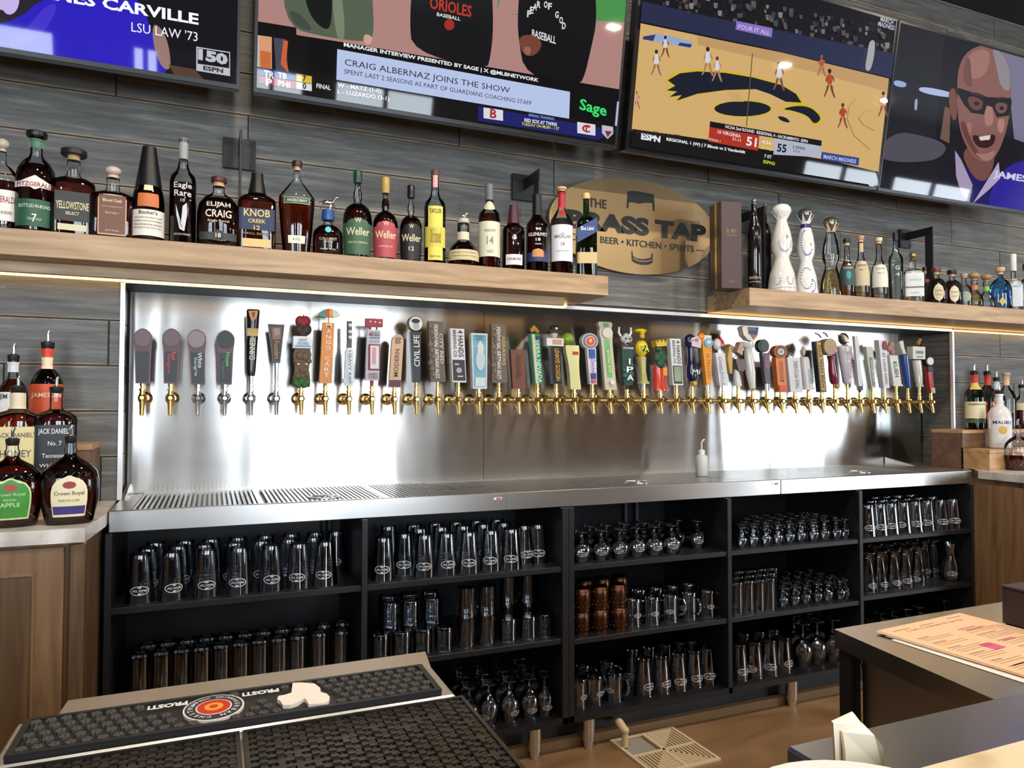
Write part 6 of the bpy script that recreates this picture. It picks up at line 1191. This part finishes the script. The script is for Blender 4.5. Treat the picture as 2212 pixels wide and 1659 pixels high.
GD = 'tiny snifters, fourth bay top shelf'
for Yc, off, n, rn in ((2.535, 0, 10, 'front row'), (2.595, -1, 10, 'second row'), (2.655, 5, 9, 'third row'), (2.715, 14, 8, 'fourth row'), (2.775, 28, 6, 'back row')):
    row('taster', 'tasting_snifter', 'tiny foot-up snifter', 'glass', GD, [1603+off+k*25.8 for k in range(n)], Yc, T1, W4+' upper shelf', rn)
GH = 'highball glasses, fourth bay middle shelf'
for Yc, off, rn in ((2.54, 0, 'front row'), (2.62, 3, 'middle row'), (2.70, 6, 'back row')):
    row('highball', 'highball_glass', 'inverted highball glass', 'glass', GH, [1589+off, 1614+off, 1637+off, 1660+off], Yc, T2, W4+' middle shelf', rn)
GE = 'tiny snifters, fourth bay middle shelf'
for Yc, off, n, rn in ((2.535, 0, 7, 'front row'), (2.605, 2, 6, 'second row'), (2.675, 6, 5, 'third row'), (2.745, 12, 4, 'back row')):
    row('taster', 'tasting_snifter', 'tiny foot-up snifter', 'glass', GE, [1691+off+k*24.6 for k in range(n)], Yc, T2, W4+' middle shelf', rn)
GF = 'pints and wine glasses, fourth bay bottom'
row('pint', 'pint_glass', P, 'glass', GF, [1595, 1627, 1659, 1691], 2.55, T3, W4+' bottom board', 'front row', .9)
row('pint', 'pint_glass', P, 'glass', GF, [1605, 1637, 1668], 2.66, T3, W4+' bottom board', 'back row', .9)
row('wine', 'wine_glass', 'foot-up wine glass', 'glass', GF, [1734, 1765, 1798], 2.56, T3, W4+' bottom board', 'front row')
row('wine', 'wine_glass', 'foot-up wine glass', 'glass', GF, [1714, 1746, 1778], 2.68, T3, W4+' bottom board', 'back row')
GG = 'pint glasses, fifth bay top shelf'
row('pint', 'pint_glass', P, 'glass', GG, [1875, 1900, 1926, 1952, 1979, 2006, 2034, 2062], 2.545, T1, W5+' upper shelf', 'front row', .5)
row('pint', 'pint_glass', P, 'glass', GG, [1884, 1909, 1935, 1962, 1989, 2017], 2.65, T1, W5+' upper shelf', 'middle row', .5)
row('pint', 'pint_glass', P, 'glass', GG, [1893, 1918, 1944, 1971], 2.755, T1, W5+' upper shelf', 'back row', .5)
GP = 'pilsner glasses, fifth bay middle shelf'
Z5 = .45
row('pilsner', 'pilsner_glass', 'inverted pilsner glass', 'glass', GP, [1876, 1902, 1930, 1958, 1986], 2.55, Z5, W5+' middle shelf', 'front row', .6)
row('pilsner', 'pilsner_glass', 'inverted pilsner glass', 'glass', GP, [1890, 1917, 1944, 1972, 2000, 2029], 2.66, Z5, W5+' middle shelf', 'back row', .6)
row('carafe', 'glass_carafe', 'waisted glass carafe', 'carafe', GP, [2058], 2.56, Z5, W5+' middle shelf', 'spot beside the oak side', .05)
GQ = 'stemmed glasses, fifth bay bottom'
row('tulip', 'tulip_glass', 'foot-up tulip glass', 'glass', GQ, [1885, 1912, 1940, 1968, 1996], 2.56, T3, W5+' bottom board', 'front row')
row('tulip', 'tulip_glass', 'foot-up tulip glass', 'glass', GQ, [1900, 1928, 1957, 1984], 2.67, T3, W5+' bottom board', 'back row')
row('wine', 'wine_glass', 'foot-up wine glass', 'glass', GQ, [2040], 2.60, T3, W5+' bottom board', 'corner by the oak side')

# ------------------------------------------------------------------ near bar: steel well, mats, liners
t = thing('underbar_station', (0, 0, 0), 'steel underbar station top beneath the rubber mats', 'counter')
part('worktop', MB().bbox(-1.6, .358, .30, 1.100, .835, .861, .003), M_STEELD, t)
part('rail_top', MB().bbox(-.252, .362, 1.1005, 1.236, .850, .870, .004), M_STEEL, t)
part('rear_lip', MB().add([(-.205, 1.2365, .868), (.360, 1.2365, .868), (.368, 1.302, .874), (-.197, 1.295, .874), (-.205, 1.2365, .84), (.360, 1.2365, .84), (.368, 1.302, .84), (-.197, 1.295, .84)],
     [(0, 1, 2, 3), (0, 4, 5, 1), (1, 5, 6, 2), (2, 6, 7, 3), (3, 7, 4, 0), (7, 6, 5, 4)]), M_STEEL, t)
part('body', MB().box(-1.58, .34, .34, 1.08, .1, .834), M_BLACKM, t)
for x in (-1.5, .30): part('foot', MB().cyl((x, .9, 0), (x, .9, .0995), .02), M_STEEL, t, smooth=True)
# rail mat
mx0, mx1, my0, my1, mz = -.238, .340, 1.106, 1.226, .880
t = thing('rail_mat', ((mx0+mx1)/2, (my0+my1)/2, .8705), 'long black rubber rail mat with upside-down PROST and a red round seal', 'bar mat')
ML, MWd = (mx1-mx0)/2, (my1-my0)/2
fr = MB().bbox(-ML, ML, -MWd, MWd, 0, .006, .001)
for a in ((-ML, ML, -MWd, -MWd+.007), (-ML, ML, MWd-.007, MWd), (-ML, -ML+.009, -MWd+.007, MWd-.007), (ML-.009, ML, -MWd+.007, MWd-.007)): fr.box(a[0], a[1], a[2], a[3], .006, .0098)
part('mat_tray', fr, M_RUB, t)
def ml(px, py): p = PZ(px, py, .880); return p.x-(mx0+mx1)/2, p.y-(my0+my1)/2
M_NUB = mat('rubber_nubs', (.05, .046, .043), .6); nb = MB(); c0 = (ml(462, 1536)[0], .001); c1 = ml(655, 1506)
ncol = 30
PRO = [(ml(362, 1527)[0], .030), (ml(563, 1498)[0], .030)]
for i in range(ncol):
    for j in range(5):
        x = -ML+.019+i*(2*ML-.038)/(ncol-1)+(.004 if j % 2 else -.004); y = -MWd+.0165+j*(2*MWd-.033)/4
        if (x-c0[0])**2/.050**2+(y-c0[1])**2/.052**2 < 1 or ((x-c1[0])**2/.045**2+(y-c1[1])**2/.05**2 < 1): continue
        if any(abs(x-tx_) < .033 and abs(y-ty_) < .0135 for tx_, ty_ in PRO): continue
        for q in range(5):
            a = 2*math.pi*q/5+i; nb.lathe([(.0042, 0), (.0036, .0038), (.0018, .0046)], 5, (x+.0042*math.cos(a), y+.0042*math.sin(a), .006))
part('nubs', nb, M_NUB, t, kind='stuff')
seal = []
def dsk(nm, r, ry, c, z): part(nm, MB().prismz([(c0[0]+r*math.cos(2*math.pi*i/36), c0[1]+ry*math.sin(2*math.pi*i/36)) for i in range(36)], .006, z), paint(c, .6), t)
dsk('seal_rim', .042, .047, 'e8e0d8', .0100); dsk('seal_ring', .0395, .0445, '2a2630', .0103); dsk('seal_inner', .0250, .028, 'e8e0d8', .0106); dsk('seal_centre', .0230, .026, 'c83222', .0109); dsk('seal_emblem', .013, .014, 'e0a030', .0112); dsk('seal_heart', .006, .006, 'c83222', .0115)
mb = MB()
for k, ch in enumerate('URBAN CHESTNUT'):
    if ch == ' ': continue
    a = math.radians(200-k*17-90+250); 
    textmb(mb, ch, lambda u, v: (c0[0]+(.0322+v)*math.cos(a)*1.0+u*math.sin(a), c0[1]+(.036+v)*math.sin(a)-u*math.cos(a), .0107), h=.0075, bold=.02)
for k, ch in enumerate('BREWING COMPANY'):
    if ch == ' ': continue
    a = math.radians(15+k*11)
    textmb(mb, ch, lambda u, v: (c0[0]+(.0322+v)*math.cos(a)+u*math.sin(a), c0[1]+(.036+v)*math.sin(a)-u*math.cos(a), .0107), h=.0055, bold=.02)
part('seal_lettering', mb, M_WHITE, t)
for cx, cy in PRO:
    mb = MB(); textmb(mb, 'PROST!', lambda u, v: (cx-u, cy-v, .0112), w=.054, h=.0155, bold=.05)
    part('lettering', mb, M_WHITE, t)
part('white_relief', MB().prismz([(q[0], q[1]*.92+.004) for q in (ml(*p) for p in [(632, 1478), (650, 1477), (680, 1480), (692, 1490), (694, 1500), (707, 1504), (714, 1512), (712, 1521), (700, 1527), (668, 1529), (663, 1518), (658, 1514), (645, 1524), (628, 1530), (612, 1530), (606, 1520), (599, 1516), (602, 1508), (615, 1506), (630, 1501)])], .006, .0116), mat('relief_white', hx('efe6dc'), .5), t)
# woven bar liners
def liner(x0, x1, y0, y1, label):
    t = thing('bar_liner', (x0, y0, .8615), label, 'bar liner'); W_, D_ = x1-x0, y1-y0; px_, py_ = .0215, .0175
    nx = int(W_/px_); ny = int(D_/py_); px_ = W_/nx; py_ = D_/ny
    fr = MB().box(0, W_, 0, .006, 0, .007).box(0, W_, D_-.006, D_, 0, .007).box(0, .006, .006, D_-.006, 0, .007).box(W_-.006, W_, .006, D_-.006, 0, .007)
    part('border', fr, M_LIN, t)
    a = MB()
    for i in range(1, nx): a.box(i*px_-.0042, i*px_+.0042, .006, D_-.006, .001, .005)
    for i in range(nx): a.box((i+.5)*px_-.0018, (i+.5)*px_+.0018, .006, D_-.006, .0, .0032)
    for j in range(1, ny):
        y = j*py_; a.box(.006, W_-.006, y-.0042, y+.0042, .0012, .0048)
        if j % 2: a.box(.006, W_-.006, y+py_/2-.0016, y+py_/2+.0016, .0, .003)
    rr = random.Random(4)
    for j in range(1, ny):
        for i in range(1, nx):
            if rr.random() < .9: a.box(i*px_-.0050, i*px_+.0050, j*py_-.0032, j*py_+.0032, .004, .0072)
            if rr.random() < .45: a.box((i+.5)*px_-.004, (i+.5)*px_+.004, (j+.5)*py_-.003, (j+.5)*py_+.003, .0005, .0045)
    part('lattice', a, M_LIN, t, kind='stuff'); return t
M_LIN, _nt, _b = nodes('liner_plastic', .33)
_nt.links.new(ramp(_nt, noise(_nt, 60, detail=3), [(.3, (.010, .009, .008)), (.75, (.030, .026, .022))]), _b.inputs['Base Color'])
liner(.046, .372, .62, 1.099, 'woven black bar liner with a worn square hole grid')
liner(-.50, .042, .62, 1.099, 'second woven black bar liner, its seam under the PROST mat')

# ------------------------------------------------------------------ end station with the menus
t = thing('service_counter', (0, 0, 0), 'steel topped service counter holding the peach menus', 'counter')
part('counter_top', MB().prismz([(1.104, 1.054), (2.6, 1.075), (2.6, .553), (1.033, .553)], .866, .9), M_STEELT, t)
part('side_panel', MB().prismz([(1.126, 1.01), (1.140, 1.01), (1.075, .56), (1.06, .56)], .12, .865), M_STEELD, t)
part('inner_body', MB().prismz([(1.16, 1.0), (2.5, 1.0), (2.5, .56), (1.09, .56)], .1, .86), M_STEELD, t)
part('leg', MB().bbox(1.106, 1.130, 1.016, 1.045, .06, .865, .002), M_BLACKM, t)
part('leg_foot', MB().cyl((1.118, 1.03, 0), (1.118, 1.03, .06), .019), M_CHROME, t, smooth=True)
part('leg', MB().bbox(2.44, 2.48, 1.012, 1.045, .0, .865, .002), M_BLACKM, t)
part('leg_clamp', MB().cyl((1.118, 1.014, .60), (1.118, 1.014, .66), .020), M_CHROME, t, smooth=True)
M_PAPER = mat('peach_paper', hx('e6bb96'), .7); M_PAPERW = mat('white_paper', hx('e6dfd6'), .7)
A = Vector((1.159, 1.005)); Bv = (Vector((1.413, 1.026))-A).normalized(); Dv = Vector((Bv.y, -Bv.x)); 
def sheet(name, off, rot, z, mt, label, cat='menu', w_=.256, l_=.36, th=.0006):
    c, s = math.cos(rot), math.sin(rot); ub = Vector((Bv.x*c-Bv.y*s, Bv.x*s+Bv.y*c)); ud = Vector((Dv.x*c-Dv.y*s, Dv.x*s+Dv.y*c)); o = A+Vector(off)
    pts = [o, o+ub*w_, o+ub*w_+ud*l_, o+ud*l_]
    return tag(part(name, MB().prismz([(p.x, p.y) for p in pts], z, z+th), mt), label, cat, 'stack of menus'), ub, ud, o
sheet('menu_sheet', (-.012, -.040), -.03, .9004, M_PAPERW, 'lowest white sheet under the peach menus, sticking out the most')
sheet('menu_sheet', (-.006, -.022), .02, .9014, M_PAPERW, 'white sheet in the middle of the menu stack')
sheet('menu_sheet', (.004, -.010), -.015, .9024, mat('lilac_paper', hx('b9a9b4'), .6), 'lilac-grey sheet second from the top of the menus')
sheet('menu_sheet', (-.006, -.002), .01, .9034, M_PAPER, 'peach sheet just under the top menu')
o, ub, ud, oo = sheet('menu_sheet', (0, 0), 0, .9044, M_PAPER, 'top peach menu sheet with a magenta square and brown print')
ink = MB(); ink2 = MB(); rr = random.Random(2)
def mp(u, v, z=.9053): p = oo+ub*u+ud*v; return (p.x, p.y, z)
def bar(mb, u0, u1, v, h): mb.add([mp(u0, v), mp(u1, v), mp(u1, v+h), mp(u0, v+h)], [(3, 2, 1, 0)])
for u0, u1 in ((.02, .07), (.10, .14), (.19, .235)): bar(ink, u0, u1, .012+rr.uniform(0, .006), .0025)
textmb(ink, 'Craft Cocktails & Spirits', lambda a, b: mp(.128+a, .030-b), w=.17, h=.010)
for col in (.020, .140):
    v = .065
    while v < .34:
        bar(ink, col, col+rr.uniform(.03, .06), v, .0030)
        for k in range(rr.randint(2, 3)): v += .0075; bar(ink, col, col+rr.uniform(.06, .095), v, .0013)
        v += .013
for u, v, w_ in ((.15, .075, .05), (.15, .14, .04), (.03, .22, .05), (.16, .25, .05)): bar(ink2, u, u+w_, v, .0035)
ink2.add([mp(.085, .135), mp(.118, .135), mp(.118, .165), mp(.085, .165)], [(3, 2, 1, 0)])
part('print', ink, mat('brown_ink', hx('a07860'), .7), o); part('magenta_print', ink2, mat('magenta_ink', hx('cf5a86'), .6), o)
p = PZ(2166, 1352, .9)
t = thing('condiment_box', (p.x, p.y, .9), 'dark brown box standing behind the peach menus', 'box', rz=-.02)
part('box_body', MB().bbox(0, .14, -.13, 0, .006, .074, .002), paint('2e2527', .45), t); part('box_lid', MB().bbox(-.001, .141, -.131, .001, .0745, .079, .001), paint('3a3033', .4), t)
part('box_foot', MB().box(.004, .136, -.126, -.004, 0, .0055), M_BLACKM, t)
# patrons' bar: drip ledge and stone top, charger, plate, napkin
t = thing('bar_counter', (0, 0, 0), 'beige stone bar top with a steel drink ledge along its inner edge', 'counter')
part('stone_top', MB().bbox(.30, 3.2, -.25, .427, 1.0015, 1.030, .002), M_STONE, t)
part('stone_top', MB().bbox(-2.8, .298, -.25, .285, 1.0015, 1.030, .002), M_STONE, t)  # unseen left run, added to keep low light off the lower cabinets
part('bar_front', MB().box(-2.75, .29, .10, .28, 0, 1.001), M_CAB, t)  # front of the added left run, out of view, blocks low light
part('steel_ledge', MB().bbox(.512, 3.2, .4275, .547, .972, 1.0, .003), M_STEELT, t)
part('bar_front', MB().box(.56, 3.1, .20, .42, 0, 1.001), M_CAB, t)
pc = PZ(1775, 1641, 1.056); pcx, pcy = pc.x-.035, pc.y-.088
t = thing('plate', (pcx, pcy, 1.0302), 'white round plate on a brown charger at the bar edge', 'plate')
part('plate_disc', MB().lathe([(.0005, .0105), (.055, .0105), (.065, .014), (.093, .024), (.094, .026), (.092, .0265), (.064, .0165), (.05, .0135), (.0005, .0135)], 40, caps=False), mat('white_china', hx('e6e2e0'), .15, coat=.5), t, smooth=True)
t = thing('charger_plate', (pcx, pcy, 1.0301), 'brown wooden charger under the white plate', 'charger')
part('charger_disc', MB().lathe([(.105, 0), (.115, .004), (.116, .010), (.111, .0102), (.104, .008), (.0005, .008)], 40), wood('charger_wood', hx('5f3c28'), hx('8a5c40')), t, smooth=True)
t = thing('paper_napkin', (.541, .47, 1.0), 'folded white paper napkin standing beside the white plate', 'napkin')
NP = [(1800, 1562), (1853, 1545), (1862, 1565), (1873, 1602), (1889, 1659), (1900, 1690), (1801, 1690), (1799, 1620)]
q = [PY(x, y, .475) for x, y in NP]; 
vs = [(p.x-.541, .005+.004*math.sin(i*1.7), p.z-1.0) for i, p in enumerate(q)]
vb = [(x+.002, y+.004, z) for x, y, z in vs]; n = len(vs)
part('front_fold', MB().add(vs+vb, [tuple(range(n-1, -1, -1)), tuple(range(n, 2*n))]+[(i, (i+1) % n, (i+1) % n+n, i+n) for i in range(n)]), mat('tissue', hx('e9dfc8'), .8), t)
vs2 = [(x*.92+.004, y-.006+.003*math.cos(i), z*(.86 if i in (0, 1, 2) else 1.)) for i, (x, y, z) in enumerate(vs)]; vb2 = [(x, y+.003, z) for x, y, z in vs2]
part('inner_fold', MB().add(vs2+vb2, [tuple(range(n-1, -1, -1)), tuple(range(n, 2*n))]+[(i, (i+1) % n, (i+1) % n+n, i+n) for i in range(n)]), MC['tissue'], t)
# ------------------------------------------------------------------ floor sink with its drain pipe
M_GRT = mat('beige_grate', hx('d8c29c'), .5); M_PVC = mat('old_pvc', hx('c9b58c'), .45)
c = [PZ(1317, 1600, .004), PZ(1436, 1574, .004), PZ(1524, 1650, .004)]
ex = (c[1]-c[0]).normalized(); ln = (c[1]-c[0]).length; ey = Vector((ex.y, -ex.x, 0)); S_ = .30
t = thing('floor_sink', (c[0].x, c[0].y, .0005), 'square beige floor sink grate with diagonal slots and a missing quarter', 'drain', rz=math.atan2(ex.y, ex.x))
fr = MB().box(0, S_, -S_, -S_+.012, 0, .008).box(0, S_, -.012, 0, 0, .008).box(0, .012, -S_+.012, -.012, 0, .008).box(S_-.012, S_, -S_+.012, -.012, 0, .008)
fr.box(S_/2-.006, S_/2+.006, -S_+.012, -.012, .0, .007).box(.012, S_-.012, -S_/2-.006, -S_/2+.006, .0, .007)
part('frame', fr, M_GRT, t)
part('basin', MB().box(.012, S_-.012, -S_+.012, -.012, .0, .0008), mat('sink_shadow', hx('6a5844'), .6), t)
def quarter(cx, cy, sx, sy):
    hh = S_/2-.018
    for k in range(9):
        d = .010+k*.0145
        if d > hh-.004: break
        b = MB().box(min(cx, cx+sx*d), max(cx, cx+sx*d), min(cy+sy*d, cy+sy*(d+.006)), max(cy+sy*d, cy+sy*(d+.006)), .001, .0062)
        b.box(min(cx+sx*d, cx+sx*(d+.006)), max(cx+sx*d, cx+sx*(d+.006)), min(cy, cy+sy*(d+.006)), max(cy, cy+sy*(d+.006)), .001, .0062)
        part('grate_bar', b, M_GRT, t)
for sx, sy in ((1, 1), (1, -1), (-1, -1)): quarter(S_/2, -S_/2, sx, sy)
part('basin_wall', MB().box(.014, .13, -.14, -.02, .001, .002), mat('sink_grey', hx('9a958c'), .5), t)
a = PZ(1350, 1612, .01); b = PY(1347, 1582, a.y+.005); d = Vector((PY(1303, 1546, 2.66)))
t = thing('drain_pipe', (a.x, a.y, .009), 'old beige drain pipe bending down into the floor sink', 'pipe')
o0 = Vector((a.x, a.y, .009))
part('outlet', MB().cyl((0, 0, .0), (0, 0, .062), .013), M_PVC, t, smooth=True)
part('elbow', MB().cyl((0, 0, .058), (-.012, .02, .085), .0165).ball((0, 0, .062), .0165).ball((-.012, .02, .085), .0165), M_PVC, t, smooth=True)
pe = PY(1303, 1548, 2.575)-Vector((a.x, a.y, .009)); part('run', MB().cyl((-.012, .02, .085), (pe.x, pe.y, min(pe.z, .112)), .0125), mat('grey_pipe', hx('7a786e'), .5), t, smooth=True)
